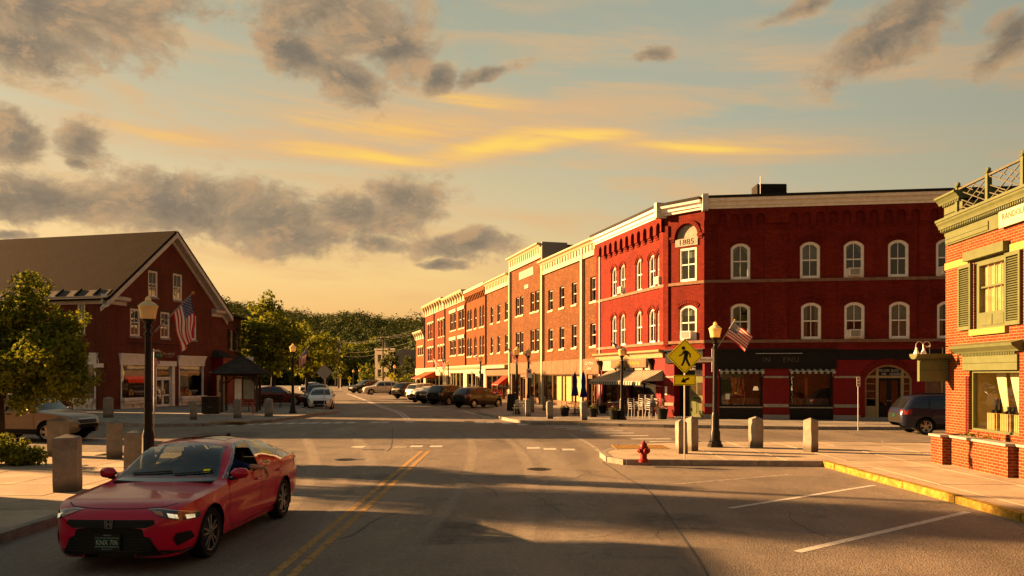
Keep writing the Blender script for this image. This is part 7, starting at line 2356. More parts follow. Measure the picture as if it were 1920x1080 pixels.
# --- utility poles and wires
def upole(px, Y, top, label):
 z = ZD(top, Y)
 t = thing('utility_pole', label, 'utility pole', (lx(px, Y), Y, 0), 0, 'utility poles along the far street')
 b = MB(); b.tube([(0, 0, -.2), (0, 0, z)], [.17, .11], 8); b.build('pole', M_['oldwood'], t, smooth=True)
 b = MB(); b.bar((-1.1, 0, z - .6), (1.1, 0, z - .6), .10, .12); b.build('crossarm', M_['oldwood'], t)
 for x in (-1, -.4, .4, 1):
  b = MB(); b.lathe([(.05, z - .54), (.06, z - .44), (.03, z - .36)], 6, 0, (x, 0, 0)); b.build('insulator', M_['cream2'], t)
 b = MB(); b.lathe([(.2, z - 2.2), (.22, z - 2.1), (.22, z - 1.4), (.18, z - 1.3)], 8, 0, (.35, 0, 0)); b.build('transformer', M_['steel'], t)
 return Vector((lx(px, Y), Y, z - .5))
P1 = upole(718, 140, 628, 'utility pole in front of the cream flat roofed building')
P2 = upole(635, 150, 635, 'tallest of the utility poles left of the pale sunlit tree')
P3 = upole(629.5, 175, 641, 'second utility pole left of the pale sunlit tree')
P4 = upole(623.5, 205, 648, 'farthest thin utility pole of the left group')
P5 = Vector((lx(800, 128), 128, ZD(612, 128)))
wi = M_.setdefault('wire', plain('wire', (.03, .026, .02), .6))
def wire(a, c, sag, label):
 t = MB(); a, c = Vector(a), Vector(c); o = a.copy()
 t.tube([(a + (c - a) * (k / 12) - Vector((0, 0, 4 * sag * (k / 12) * (1 - k / 12)))) - o for k in range(13)], .012, 4)
 ob = t.build('overhead_wire', wi); ob.location = o
 tag(ob, label, 'wire', 'overhead wires')
wn_ = ('highest', 'second highest', 'third highest', 'second lowest', 'lowest')
for k, (x, dz) in enumerate(((-1, 0), (.4, .0), (1, -.2), (0, -1.8), (0, -2.6))):
 wire(P2 + Vector((x, 0, dz)), P1 + Vector((x, 0, dz)), .5, wn_[k] + ' wire from the tallest utility pole to the one before the cream building')
 wire(P1 + Vector((x, 0, dz)), P5 + Vector((x * .5, 0, dz * .8)), .35, wn_[k] + ' wire rising from the cream building pole to the brick row')
for k, dz in enumerate((0, -1.8)):
 wire(P2 + Vector((0, 0, dz)), P3 + Vector((0, 0, dz)), .3, ('upper', 'lower')[k] + ' overhead wire between the tallest utility pole and the next one left')
 wire(P3 + Vector((0, 0, dz)), P4 + Vector((0, 0, dz)), .3, ('upper', 'lower')[k] + ' overhead wire to the farthest thin utility pole')
for k, (s_, lab) in enumerate(((2.0, 'small green plant in the brick planter, far left end'), (2.55, 'flowering plant in the brick planter under the display window'), (3.1, 'leafy plant in the brick planter, nearest the picture edge'))):
 q = RF.W(s_, -.42, .66)
 t = thing('planter_flowers', lab, 'plant', q, 0, 'plants in the brick planter')
 C, N = clump_points([((0, 0, .16), .17), ((.12, .05, .14), .13), ((-.1, -.05, .12), .13)], 1500)
 link('foliage', leaves_mesh('foliage', C, N, RN.uniform(.03, .06, len(C)), M_['leaf']), t)
 C2, N2 = clump_points([((0, 0, .24), .14)], 500)
 o = link('blossom', leaves_mesh('blossom', C2, N2, RN.uniform(.03, .05, len(C2)), M_['redchair']), t); tag(o, kind='stuff')
p = Vector((-22.0, 24.9, ZP))
t = thing('utility_pole', 'utility pole on the near left pavement, beyond the left picture edge', 'utility pole', p, 0)
b = MB(); b.tube([(0, 0, -.2), (0, 0, 10.6)], [.15, .10], 8); b.build('pole', M_['oldwood'], t, smooth=True)
b = MB(); b.bar((-1, 0, 9.9), (1, 0, 9.9), .1, .12); b.build('crossarm', M_['oldwood'], t)
# ================================================================== vehicles
def pchip(pts):
 xs = [p[0] for p in pts]; ys = [p[1] for p in pts]
 n = len(xs)
 h = [xs[i + 1] - xs[i] for i in range(n - 1)]
 dl = [(ys[i + 1] - ys[i]) / h[i] for i in range(n - 1)]
 m = [0.0] * n
 m[0], m[-1] = dl[0], dl[-1]
 for i in range(1, n - 1):
  if dl[i - 1] * dl[i] > 0:
   w1, w2 = 2 * h[i] + h[i - 1], h[i] + 2 * h[i - 1]
   m[i] = (w1 + w2) / (w1 / dl[i - 1] + w2 / dl[i])
 def f(x):
  if x <= xs[0]: return ys[0]
  if x >= xs[-1]: return ys[-1]
  i = 0
  while x > xs[i + 1]: i += 1
  t = (x - xs[i]) / h[i]
  return (ys[i] * (1 + 2 * t) * (1 - t) ** 2 + h[i] * m[i] * t * (1 - t) ** 2 + ys[i + 1] * t * t * (3 - 2 * t) + h[i] * m[i + 1] * t * t * (t - 1))
 return f
def car_paint(name, col, rough=.32, flake=.0, metal=.0):
 m, t, b, out = new_mat(name)
 geo = t.add('ShaderNodeNewGeometry')
 inn = t.add('ShaderNodeBsdfDiffuse'); inn.inputs[0].default_value = (.02, .018, .016, 1)
 mx = t.add('ShaderNodeMixShader')
 t.l.new(geo.outputs['Backfacing'], mx.inputs[0]); t.l.new(b.outputs[0], mx.inputs[1]); t.l.new(inn.outputs[0], mx.inputs[2]); t.l.new(mx.outputs[0], out.inputs[0])
 P = coords(t)
 dust = t.noise(P, 3.0, 5, .6)
 t.set(b, 'Base Color', t.mix(t.math('MULTIPLY', dust, .03), c4(col), (.16, .12, .09, 1)))
 b.inputs['Roughness'].default_value = rough
 b.inputs['Metallic'].default_value = metal
 b.inputs['Coat Weight'].default_value = 0.45
 b.inputs['Specular IOR Level'].default_value = .2
 b.inputs['Coat Roughness'].default_value = .04
 return m
M_['red_paint'] = car_paint('red_car_paint', (.42, .0005, .030), .22)
M_['carglass'] = glass('car_glass', (.62, .68, .66), .04)
M_['darkglass'] = plain('dark_car_glass', (.012, .013, .014), .04, var=.1, spec=.8)
M_['tyre'] = plain('tyre_rubber', (.012, .012, .012), .85, var=.2)
M_['alloy'] = plain('machined_alloy', (.42, .40, .38), .28, .9, var=.08)
M_['alloydark'] = plain('dark_alloy', (.03, .03, .03), .4, .3)
M_['plastic'] = plain('black_plastic', (.012, .012, .012), .5, var=.2)
M_['gloss'] = plain('gloss_black', (.008, .008, .008), .12, var=.1, coat=1)
M_['chrome'] = plain('chrome', (.6, .58, .55), .12, 1.0, var=.05)
M_['lens'] = plain('headlamp_lens', (.50, .48, .42), .10, .0, var=.5, scale=40, coat=1)
M_['lens_dark'] = plain('headlamp_housing', (.03, .03, .03), .15, var=.3, coat=1)
m_, t_, b_, _ = new_mat('daytime_lamp')
vo_ = t_.add('ShaderNodeTexVoronoi'); t_.set(vo_, 'Vector', coords(t_)); vo_.inputs['Scale'].default_value = 60
t_.set(b_, 'Emission Color', t_.ramp(vo_.outputs['Distance'], [(0.1, (1.0, .90, .55)), (.7, (.30, .24, .12))]))
b_.inputs['Emission Strength'].default_value = .17
M_['led'] = m_
M_['amberlens'] = plain('amber_marker', (.55, .16, .02), .2, coat=1)
M_['taillens'] = plain('tail_lamp_lens', (.22, .008, .010), .15, var=.3, coat=1)
M_['seat'] = plain('seat_cloth', (.022, .021, .02), .9)
M_['plategreen'] = plain('green_plate', (.010, .055, .035), .5)
M_['platewhite'] = plain('plate_letter', (.50, .52, .46), .5)
M_['skin'] = plain('skin', (.46, .26, .18), .55, var=.1)
M_['shirtblue'] = plain('blue_shirt', (.03, .045, .17), .85, var=.2)
M_['hair'] = plain('dark_hair', (.03, .018, .012), .8)
SEDAN = dict(
 L=(-2.42, 2.24), wb=2.735, wr=.328, track=.775, tw=.225,
 zr=[(-2.42, .74), (-2.40, .90), (-2.36, 1.02), (-2.25, 1.075), (-1.95, 1.085), (-1.55, 1.22), (-1.05, 1.355), (-.45, 1.415), (.10, 1.385), (.30, 1.335), (1.02, .915), (1.28, .885), (1.65, .845), (1.95, .805), (2.08, .755), (2.15, .715), (2.20, .66), (2.225, .61), (2.24, .55)],
 zs=[(-2.42, .70), (-2.3, .90), (-1.9, .985), (-1.0, .975), (0, .940), (.8, .89), (1.3, .845), (1.8, .80), (2.05, .72), (2.18, .64), (2.24, .52)],
 zl=[(-2.42, .44), (-2.30, .30), (-2.0, .22), (-1.0, .19), (1.0, .19), (1.8, .19), (2.05, .17), (2.18, .185), (2.225, .195), (2.24, .23)],
 ws=[(-2.42, .62), (-2.36, .72), (-2.2, .79), (-1.8, .855), (-1.3, .885), (-.6, .872), (.6, .872), (1.3, .885), (1.7, .868), (1.92, .82), (2.06, .745), (2.15, .65), (2.20, .56), (2.24, .42)],
 wt=[(-2.42, .55), (-2.2, .66), (-1.9, .66), (-1.3, .575), (-.6, .565), (.0, .56), (.30, .585), (.9, .70), (1.3, .72), (1.8, .68), (2.05, .60), (2.18, .50), (2.24, .40)],
 side=[[(.78, .930), (.14, 1.27), (-.02, 1.325), (-.10, 1.335), (-.36, 1.345), (-.30, .965)], [(-.41, .968), (-.45, 1.345), (-.95, 1.305), (-1.18, 1.245), (-1.26, 1.015)], [(-1.31, 1.02), (-1.25, 1.225), (-1.45, 1.16), (-1.66, 1.045)]],
 wind=[(-.71, .935), (.71, .935), (.555, 1.335), (.3, 1.358), (-.3, 1.358), (-.555, 1.335)],
 rear=[(-.60, 1.10), (.60, 1.10), (.50, 1.315), (-.50, 1.315)],
)
SUV = dict(
 L=(-2.28, 2.28), wb=2.66, wr=.36, track=.79, tw=.225,
 zr=[(-2.28, .90), (-2.25, 1.05), (-2.15, 1.18), (-1.80, 1.60), (-1.60, 1.645), (-.6, 1.69), (.15, 1.66), (.35, 1.60), (1.0, 1.12), (1.3, 1.07), (1.8, 1.0), (2.05, .92), (2.18, .82), (2.28, .62)],
 zs=[(-2.28, .86), (-2.15, 1.05), (-1.8, 1.10), (-1.0, 1.09), (0, 1.06), (.9, 1.03), (1.4, .99), (1.8, .92), (2.1, .82), (2.28, .60)],
 zl=[(-2.28, .50), (-2.2, .40), (-2.0, .32), (-1.0, .27), (1.0, .27), (1.9, .28), (2.15, .30), (2.24, .38), (2.28, .48)],
 ws=[(-2.28, .66), (-2.2, .76), (-2.0, .83), (-1.4, .885), (0, .885), (1.3, .885), (1.8, .85), (2.05, .77), (2.2, .64), (2.28, .50)],
 wt=[(-2.28, .60), (-2.15, .66), (-1.8, .60), (-1.0, .63), (0, .63), (.35, .64), (.95, .74), (1.4, .75), (1.9, .68), (2.15, .56), (2.28, .46)],
 side=[[(.78, 1.06), (.22, 1.52), (.05, 1.58), (-.30, 1.595), (-.30, 1.07)], [(-.38, 1.075), (-.38, 1.595), (-1.10, 1.57), (-1.14, 1.10)], [(-1.22, 1.105), (-1.18, 1.565), (-1.62, 1.52), (-1.86, 1.15)]],
 wind=[(-.72, 1.12), (.72, 1.12), (.62, 1.59), (.3, 1.615), (-.3, 1.615), (-.62, 1.59)],
 rear=[(-.66, 1.13), (.66, 1.13), (.56, 1.53), (-.56, 1.53)],
)
HATCH = dict(
 L=(-2.05, 2.05), wb=2.6, wr=.32, track=.76, tw=.20,
 zr=[(-2.05, .85), (-2.02, 1.02), (-1.92, 1.14), (-1.55, 1.46), (-1.3, 1.515), (-.5, 1.56), (.2, 1.53), (.45, 1.47), (1.2, 1.03), (1.45, .98), (1.75, .90), (1.92, .80), (2.0, .70), (2.05, .56)],
 zs=[(-2.05, .80), (-1.9, 1.0), (-1.5, 1.06), (-.5, 1.02), (.6, .97), (1.2, .92), (1.6, .85), (1.85, .74), (2.05, .55)],
 zl=[(-2.05, .48), (-1.95, .35), (-1.7, .24), (1.6, .22), (1.85, .22), (2.0, .30), (2.05, .42)],
 ws=[(-2.05, .58), (-1.95, .70), (-1.7, .81), (-1.2, .865), (.9, .865), (1.4, .84), (1.7, .76), (1.9, .63), (2.05, .45)],
 wt=[(-2.05, .52), (-1.9, .60), (-1.5, .56), (-.5, .58), (.45, .60), (1.1, .70), (1.5, .67), (1.8, .56), (2.05, .38)],
 side=[[(1.0, 1.0), (.35, 1.40), (.15, 1.455), (-.20, 1.47), (-.20, 1.03)], [(-.27, 1.035), (-.27, 1.47), (-.90, 1.445), (-1.05, 1.07)], [(-1.12, 1.08), (-1.0, 1.435), (-1.35, 1.38), (-1.55, 1.12)]],
 wind=[(-.70, 1.05), (.70, 1.05), (.58, 1.455), (.3, 1.48), (-.3, 1.48), (-.58, 1.455)],
 rear=[(-.56, 1.10), (.56, 1.10), (.48, 1.42), (-.48, 1.42)],
)
class Car:
 def __init__(s, spec, name, label, cat, loc, heading, paint, group=None, fine=False, scale=1.0, length=1.0, height=1.0, width=1.0):
  s.S = spec; s.fine = fine
  s.t = thing(name, label, cat, loc, heading, group)
  s.t.scale = (scale * length, scale * width, scale * height)
  f = {k: pchip(spec[k]) for k in ('zr', 'zs', 'zl', 'ws', 'wt')}
  s.f = f
  x0, x1 = spec['L']
  st = 0.03 if fine else 0.085
  xs = []
  n = int((x1 - x0) / st)
  for i in range(n + 1):
   u = i / n
   xs.append(x0 + (x1 - x0) * u)
  for e in ((.01, .02, .045) if fine else (.025, .05)):
   xs += [x0 + e, x1 - e]
  xs = sorted(set(round(x, 4) for x in xs))
  rows = []
  NT_, NG, NB = (5, 6, 12) if fine else (3, 3, 6)
  for x in xs:
   zr, zs, zl, ws, wt = (f[k](x) for k in ('zr', 'zs', 'zl', 'ws', 'wt'))
   wt = min(wt, ws - .02); zs = min(zs, zr - .015)
   crown = min(.05, (zr - zs) * .5)
   p = []
   for i in range(NT_):
    y = wt * i / NT_
    p.append((y, zr - crown * (y / wt) ** 2.2))
   zt = zr - crown
   for i in range(NG):
    u = i / NG
    y = wt + (ws - wt) * u
    z = zt + (zs - zt) * (u ** (1.25 if zt - zs > .15 else 1.6))
    y += .02 * sin(pi * u) * min(1, (zt - zs) / .3)
    p.append((y, z))
   H_ = zs - zl
   for i in range(NB + 1):
    u = i / NB
    bulge = ws + .022 * sin(pi * min(1, u * 1.25)) - .014 * math.exp(-((u - .55) / .12) ** 2) * (1 if abs(x) < 1.0 else 0) - .07 * max(0, u - .80) / .20
    p.append((bulge, zs - H_ * u))
   p.append((ws * .72, zl - .0))
   rows.append((x, p))
  s.rows = rows
  V, FL = [], []
  m = len(rows[0][1])
  vid = {}
  for i, (x, p) in enumerate(rows):
   for j, (y, z) in enumerate(p):
    for sg in ((1, -1) if j else (1,)):
     vid[(i, j, sg)] = len(V); V.append(Vector((x, y * sg, z)))
    if j == 0: vid[(i, j, -1)] = vid[(i, j, 1)]
  for i in range(len(rows) - 1):
   for j in range(m - 1):
    for sg in (1, -1):
     q = (vid[(i, j, sg)], vid[(i + 1, j, sg)], vid[(i + 1, j + 1, sg)], vid[(i, j + 1, sg)])
     q = tuple(dict.fromkeys(q))
     FL.append(q if sg > 0 else q[::-1])
  for i in (0, len(rows) - 1):
   loop = [vid[(i, j, 1)] for j in range(m)] + [vid[(i, j, -1)] for j in range(m - 1, 0, -1)]
   FL.append(tuple(loop if i else loop[::-1]))
  s.bvh = BVHTree.FromPolygons(V, FL)
  R_ = spec['wr'] + (.045 if fine else .05)
  wx = (spec['wb'] / 2, -spec['wb'] / 2)
  zc = spec['wr']
  def inarch(v):
   return any((v.x - a) ** 2 + (v.z - zc) ** 2 < R_ * R_ for a in wx) and abs(v.y) > .45
  ins = [inarch(v) for v in V]
  glassy = []
  for poly in spec['side']: glassy.append(('y', poly))
  def inpoly(x, y, P):
   c = False; n_ = len(P)
   for a in range(n_):
    x1_, y1_ = P[a]; x2_, y2_ = P[(a + 1) % n_]
    if (y1_ > y) != (y2_ > y) and x < (x2_ - x1_) * (y - y1_) / (y2_ - y1_) + x1_: c = not c
   return c
  keep = []
  for q in FL:
   if all(ins[k] for k in q): continue
   if fine:
    c = sum((V[k] for k in q), Vector()) / len(q)
    nm = (V[q[1]] - V[q[0]]).cross(V[q[2]] - V[q[0]])
    if any(inpoly(c.x, c.z, P) for P in spec['side']) and abs(c.y) > .5: continue
    if c.x > .2 and c.z > .98 and inpoly(c.y, c.z, spec['wind']): continue
    if c.x < -1.0 and c.z > 1.08 and inpoly(c.y, c.z, spec['rear']): continue
   keep.append(q)
  used = {k for q in keep for k in q}
  V2 = [v.copy() for v in V]
  for k in used:
   if ins[k]:
    v = V2[k]
    a = min(wx, key=lambda a_: abs(v.x - a_))
    d = Vector((v.x - a, 0, v.z - zc))
    if d.length > 1e-6:
     d = d.normalized() * R_
     v.x, v.z = a + d.x, zc + d.z
  b = MB(); ix = {}
  for q in keep:
   for k in q:
    if k not in ix:
     ix[k] = len(b.v); b.v.append(V2[k])
   b.face([ix[k] for k in q])
  s.paint = paint
  s.body = b.build('body', paint, s.t, smooth=38)
  if fine:
   s.body.data.set_sharp_from_angle(angle=radians(55))
  s.wells(wx, R_)
  s.wheels(wx)
 def wells(s, wx, R_):
  b = MB()
  for a in wx:
   for sg in (1, -1):
    n = 14
    y0, y1 = sg * .42, sg * (s.f['ws'](a) - .01)
    pts = []
    for k in range(n + 1):
     th = pi * k / n * 1.24 - pi * .12
     pts.append((a + R_ * 1.01 * cos(th), s.S['wr'] + R_ * 1.01 * sin(th)))
    for p, q in zip(pts[:-1], pts[1:]):
     b.poly([(p[0], y0, p[1]), (q[0], y0, q[1]), (q[0], y1, q[1]), (p[0], y1, p[1])])
    b.poly([(p[0], y0, p[1]) for p in pts])
  x0, x1 = s.S['L']
  b.poly([(x0 + .15, -.6, .24), (x1 - .15, -.6, .24), (x1 - .15, .6, .24), (x0 + .15, .6, .24)])
  b.build('underbody', M_['plastic'], s.t)
 def wheels(s, wx):
  r, tw, tr = s.S['wr'], s.S['tw'], s.S['track']
  rim = r * (.70 if s.fine else .66)
  b = MB()
  n = 40 if s.fine else 20
  b.lathe([(rim, -tw / 2 + .02), (r - .03, -tw / 2), (r - .008, -tw / 2 + .025), (r, -tw / 4), (r, tw / 4), (r - .008, tw / 2 - .025), (r - .03, tw / 2), (rim + .012, tw / 2 - .012), (rim, tw / 2 - .03)], n, 0, (0, 0, 0), 'y', False)
  ty = b.mesh('tyre', M_['tyre'], 35)
  b = MB()
  b.lathe([(rim, -tw / 2 + .03), (rim - .012, -tw * .1), (rim - .012, tw / 2 - .02), (rim + .004, tw / 2 - .006), (rim + .008, tw / 2 - .016)], n, 1 if s.fine else 0, (0, 0, 0), 'y', False)
  yf = tw / 2 - .02
  b.lathe([(.001, yf - .07), (rim - .012, yf - .09)], n, 1, (0, 0, 0), 'y', False)
  b.lathe([(.055, yf - .05), (.05, yf - .006), (.001, yf - .002)], 12, 0, (0, 0, 0), 'y')
  ns = 5
  for k in range(ns):
   for dk in ((-.16, .16) if s.fine else (-.14, .14)):
    a = 2 * pi * k / ns + .3
    a2 = a + dk * 1.25
    p, q = Vector((.04 * cos(a + dk * 2), yf - .012, .04 * sin(a + dk * 2))), Vector(((rim - .006) * cos(a2), yf - .018, (rim - .006) * sin(a2)))
    b.bar(p, q, .026 if s.fine else .034, .03, 0, up=(0, 1, 0))
   if s.fine:
    a = 2 * pi * (k + .5) / ns + .3
    b.bar((.045 * cos(a), yf - .03, .045 * sin(a)), ((rim - .01) * cos(a), yf - .04, (rim - .01) * sin(a)), .035, .02, 1, up=(0, 1, 0))
    for c_ in range(1):
     a = 2 * pi * k / ns; b.lathe([(.009, yf - .004), (.009, yf + .002)], 6, 1, (.034 * cos(a), 0, .034 * sin(a)), 'y')
  rm = b.mesh('rim', [M_['alloy'], M_['alloydark']], 35)
  for a in wx:
   for sg in (1, -1):
    M = Matrix.Translation((a, sg * tr, r)) @ (Matrix.Rotation(0 if sg > 0 else pi, 4, 'Z')) @ Matrix.Rotation(R.uniform(0, 1.2), 4, 'Y')
    w = link('wheel', ty, s.t, M)
    link('rim', rm, w)
 def href(s, view, Hx, sg):
  """oblique views count h from the car's own corner"""
  if view in (0, 90, 180): return 0.0
  x0, x1 = s.S['L']
  p = Vector((x1 - .24, .74 * sg, 0)) if view < 90 else Vector((x0 + .20, .74 * sg, 0))
  return Hx.dot(p)
 def patch(s, name, poly, view, mats, off=.004, cell=None, sg=1, parent=None, smooth=True, thick=0.0):
  """lay a piece with the given outline on the body: outline in (h, z) seen along the view angle (degrees, 0 = from the front, 90 = from the left)"""
  cell = cell or (.05 if s.fine else .14)
  a = radians(view)
  D = Vector((cos(a), sin(a) * sg, 0)); Hx = Vector((-sin(a), cos(a) * sg, 0))
  h0 = s.href(view, Hx, sg)
  hs = [p[0] for p in poly]; zs = [p[1] for p in poly]
  b = MB(); cache = {}
  def vert(h, z):
   k = (round(h, 4), round(z, 4))
   if k not in cache:
    o = Hx * (h + h0) + Vector((0, 0, z)) + D * 5
    hit, nm, _, _ = s.bvh.ray_cast(o, -D)
    cache[k] = None if hit is None else b.vert(hit + D * off)
   return cache[k]
  i0, i1 = math.floor(min(hs) / cell), math.ceil(max(hs) / cell)
  j0, j1 = math.floor(min(zs) / cell), math.ceil(max(zs) / cell)
  for i in range(i0, i1):
   for j in range(j0, j1):
    c = clip_rect(poly, i * cell, (i + 1) * cell, j * cell, (j + 1) * cell)
    if len(c) < 3: continue
    ids = list(dict.fromkeys(vert(*p) for p in c))
    if None in ids or len(ids) < 3: continue
    p0, p1, p2 = (b.v[k] for k in ids[:3])
    q = ids
    if (p1 - p0).cross(p2 - p0).dot(D) < 0: q = ids[::-1]
    b.face(q)
  if not b.f: return None
  return b.build(name, mats, parent or s.t, smooth='all' if smooth else False)
 def strip(s, name, line, view, w, mats, off=.006, sg=1, parent=None, closed=False):
  """a narrow trim strip or shut line laid on the body along a polyline in (h, z)"""
  a = radians(view)
  D = Vector((cos(a), sin(a) * sg, 0)); Hx = Vector((-sin(a), cos(a) * sg, 0))
  h0 = s.href(view, Hx, sg)
  pts = [Vector(p) for p in line]
  if closed: pts = pts + [pts[0]]
  dense = []
  for p, q in zip(pts[:-1], pts[1:]):
   n = max(1, int((q - p).length / .04))
   for k in range(n): dense.append(p + (q - p) * k / n)
  dense.append(pts[-1])
  b = MB(); prev = None
  N = len(dense)
  for k, p in enumerate(dense):
   if closed:
    d = dense[(k + 1) % (N - 1)] - dense[(k - 1) % (N - 1)]
   else:
    d = dense[min(k + 1, N - 1)] - dense[max(k - 1, 0)]
   d.normalize(); nr = Vector((-d.y, d.x))
   pr = []
   for e in (w / 2, -w / 2):
    q = p + nr * e
    o = Hx * (q.x + h0) + Vector((0, 0, q.y)) + D * 5
    hit, nm, _, _ = s.bvh.ray_cast(o, -D)
    pr.append(None if hit is None else b.vert(hit + D * off))
   if prev and None not in prev and None not in pr:
    b.face((prev[0], prev[1], pr[1], pr[0]))
   prev = pr
  if b.f: return b.build(name, mats, parent or s.t)
 def both(s, fn, *a, **k):
  for sg in (1, -1):
   k['sg'] = sg
   fn(*a, **k)
def grow(P, t):
 cx = sum(p[0] for p in P) / len(P); cz = sum(p[1] for p in P) / len(P)
 out = []
 for x, z in P:
  d = Vector((x - cx, z - cz)); L = d.length
  d = d * ((L + t) / L)
  out.append((cx + d.x, cz + d.y))
 return out
def side_of(P):
 return [(-x, z) for x, z in P]
def mirror_part(c, x, z, sg, paint, k=1.0):
 b = MB()
 wy = c.f['ws'](x) - .03
 prof = [(.0, .02), (.05, .075), (.13, .085), (.20, .07), (.235, .02)]
 n = 10
 rings = []
 for y, r in prof:
  rings.append([b.vert((x + .02 + r * .8 * k * cos(2 * pi * j / n) + y * -.12, sg * (wy + y * k), z + .05 + r * .85 * k * sin(2 * pi * j / n))) for j in range(n)])
 for a, d in zip(rings[:-1], rings[1:]):
  for j in range(n):
   q = (a[j], a[(j + 1) % n], d[(j + 1) % n], d[j]); b.face(q if sg < 0 else q[::-1])
 b.face(rings[-1] if sg < 0 else rings[-1][::-1])
 o = b.build('wing_mirror', paint, c.t, smooth=50)
 b = MB(); b.bar((x + .03, sg * (wy - .03), z - .03), (x, sg * (wy + .10), z - .012), .08, .035); b.build('mirror_foot', M_['plastic'], o)
def dress_simple(c, paint, kind, front=True, rear=True, plate=True, rails=False, cladding=False, lights='wide'):
 """windows, lamps, grille, trims for the cars that stand further off"""
 S = c.S
 dg = M_['darkglass']
 for P in S['side']:
  c.both(c.patch, 'side_window', side_of(P), 90, dg, .006)
 P = S['side']
 c.patch('windscreen', S['wind'], 0, dg, .012)
 c.patch('rear_window', [(-a, z) for a, z in S['rear']], 180, dg, .010)
 x0, x1 = S['L']
 zf = c.f['zr'](x1 - .14)
 for sg in (1, -1):
  zc = c.f['zs'](x1 - .25)
  c.patch('headlight', [(-.22, zc - .14), (.05, zc - .17), (.26, zc - .10), (.24, zc - .01), (-.20, zc - .05)] if lights == 'wide' else [(-.12, zc - .22), (.12, zc - .20), (.22, zc - .0), (.02, zc + .02)], 35, M_['lens'], .012, sg=sg)
  c.patch('tail_lamp', [(-.20, c.f['zs'](x0 + .3) - .24), (.20, c.f['zs'](x0 + .3) - .22), (.24, c.f['zs'](x0 + .3) - .04), (-.24, c.f['zs'](x0 + .3) - .02)], 180 - 35, M_['taillens'], .012, sg=sg)
  mirror_part(c, S['side'][0][0][0] - .02, S['side'][0][0][1], sg, paint)
  z = c.f['zs'](0) - .10
  for x in (-.15, -1.0):
   yy = c.f['ws'](x) + .01
   b = MB(); b.box(x - .09, x + .09, sg * yy, sg * (yy + .03), z, z + .03); b.build('door_handle', paint, c.t)
 zg = c.f['zs'](x1 - .1)
 c.patch('grille', [(-.42, zg - .10), (.42, zg - .10), (.46, zg + .02), (-.46, zg + .02)], 0, M_['plastic'], .012)
 c.patch('lower_intake', [(-.50, zg - .40), (.50, zg - .40), (.44, zg - .24), (-.44, zg - .24)], 0, M_['plastic'], .012)
 c.patch('rear_bumper', [(-.62, .34), (.62, .34), (.66, .50), (-.66, .50)], 180, M_['plastic'], .012)
 if plate:
  for v, zz in ((0, zg - .26), (180, .72 if kind != 'suv' else .80)):
   c.patch('number_plate', [(-.15, zz - .06), (.15, zz - .06), (.15, zz + .06), (-.15, zz + .06)], v, M_['plategreen'], .018, smooth=False)
 if cladding:
  c.both(c.patch, 'side_cladding', [(-.95, S['wr'] * .8), (.95, S['wr'] * .8), (.95, S['wr'] * 1.25), (-.95, S['wr'] * 1.25)], 90, M_['plastic'], .012)
 if rails:
  for sg in (1, -1):
   b = MB(); x = (-1.4, .1); y = sg * (c.f['wt'](0) - .06)
   b.tube([(x[0], y, c.f['zr'](x[0]) - .02), (x[0] + .1, y, c.f['zr'](x[0]) + .05), (x[1] - .1, y, c.f['zr'](x[1]) + .05), (x[1], y, c.f['zr'](x[1]) - .02)], .02, 6); b.build('roof_rail', M_['plastic'], c.t)
 for sg in (1, -1):
  for ln in ([( .34, .35), (.36, c.f['zs'](-.34))], [(1.12, .62), (1.15, c.f['zs'](-1.1))], [(-.85, .40), (-.82, c.f['zs'](.8))]):
   c.strip('shut_line', ln, 90, .012, M_['plastic'], .003, sg=sg)
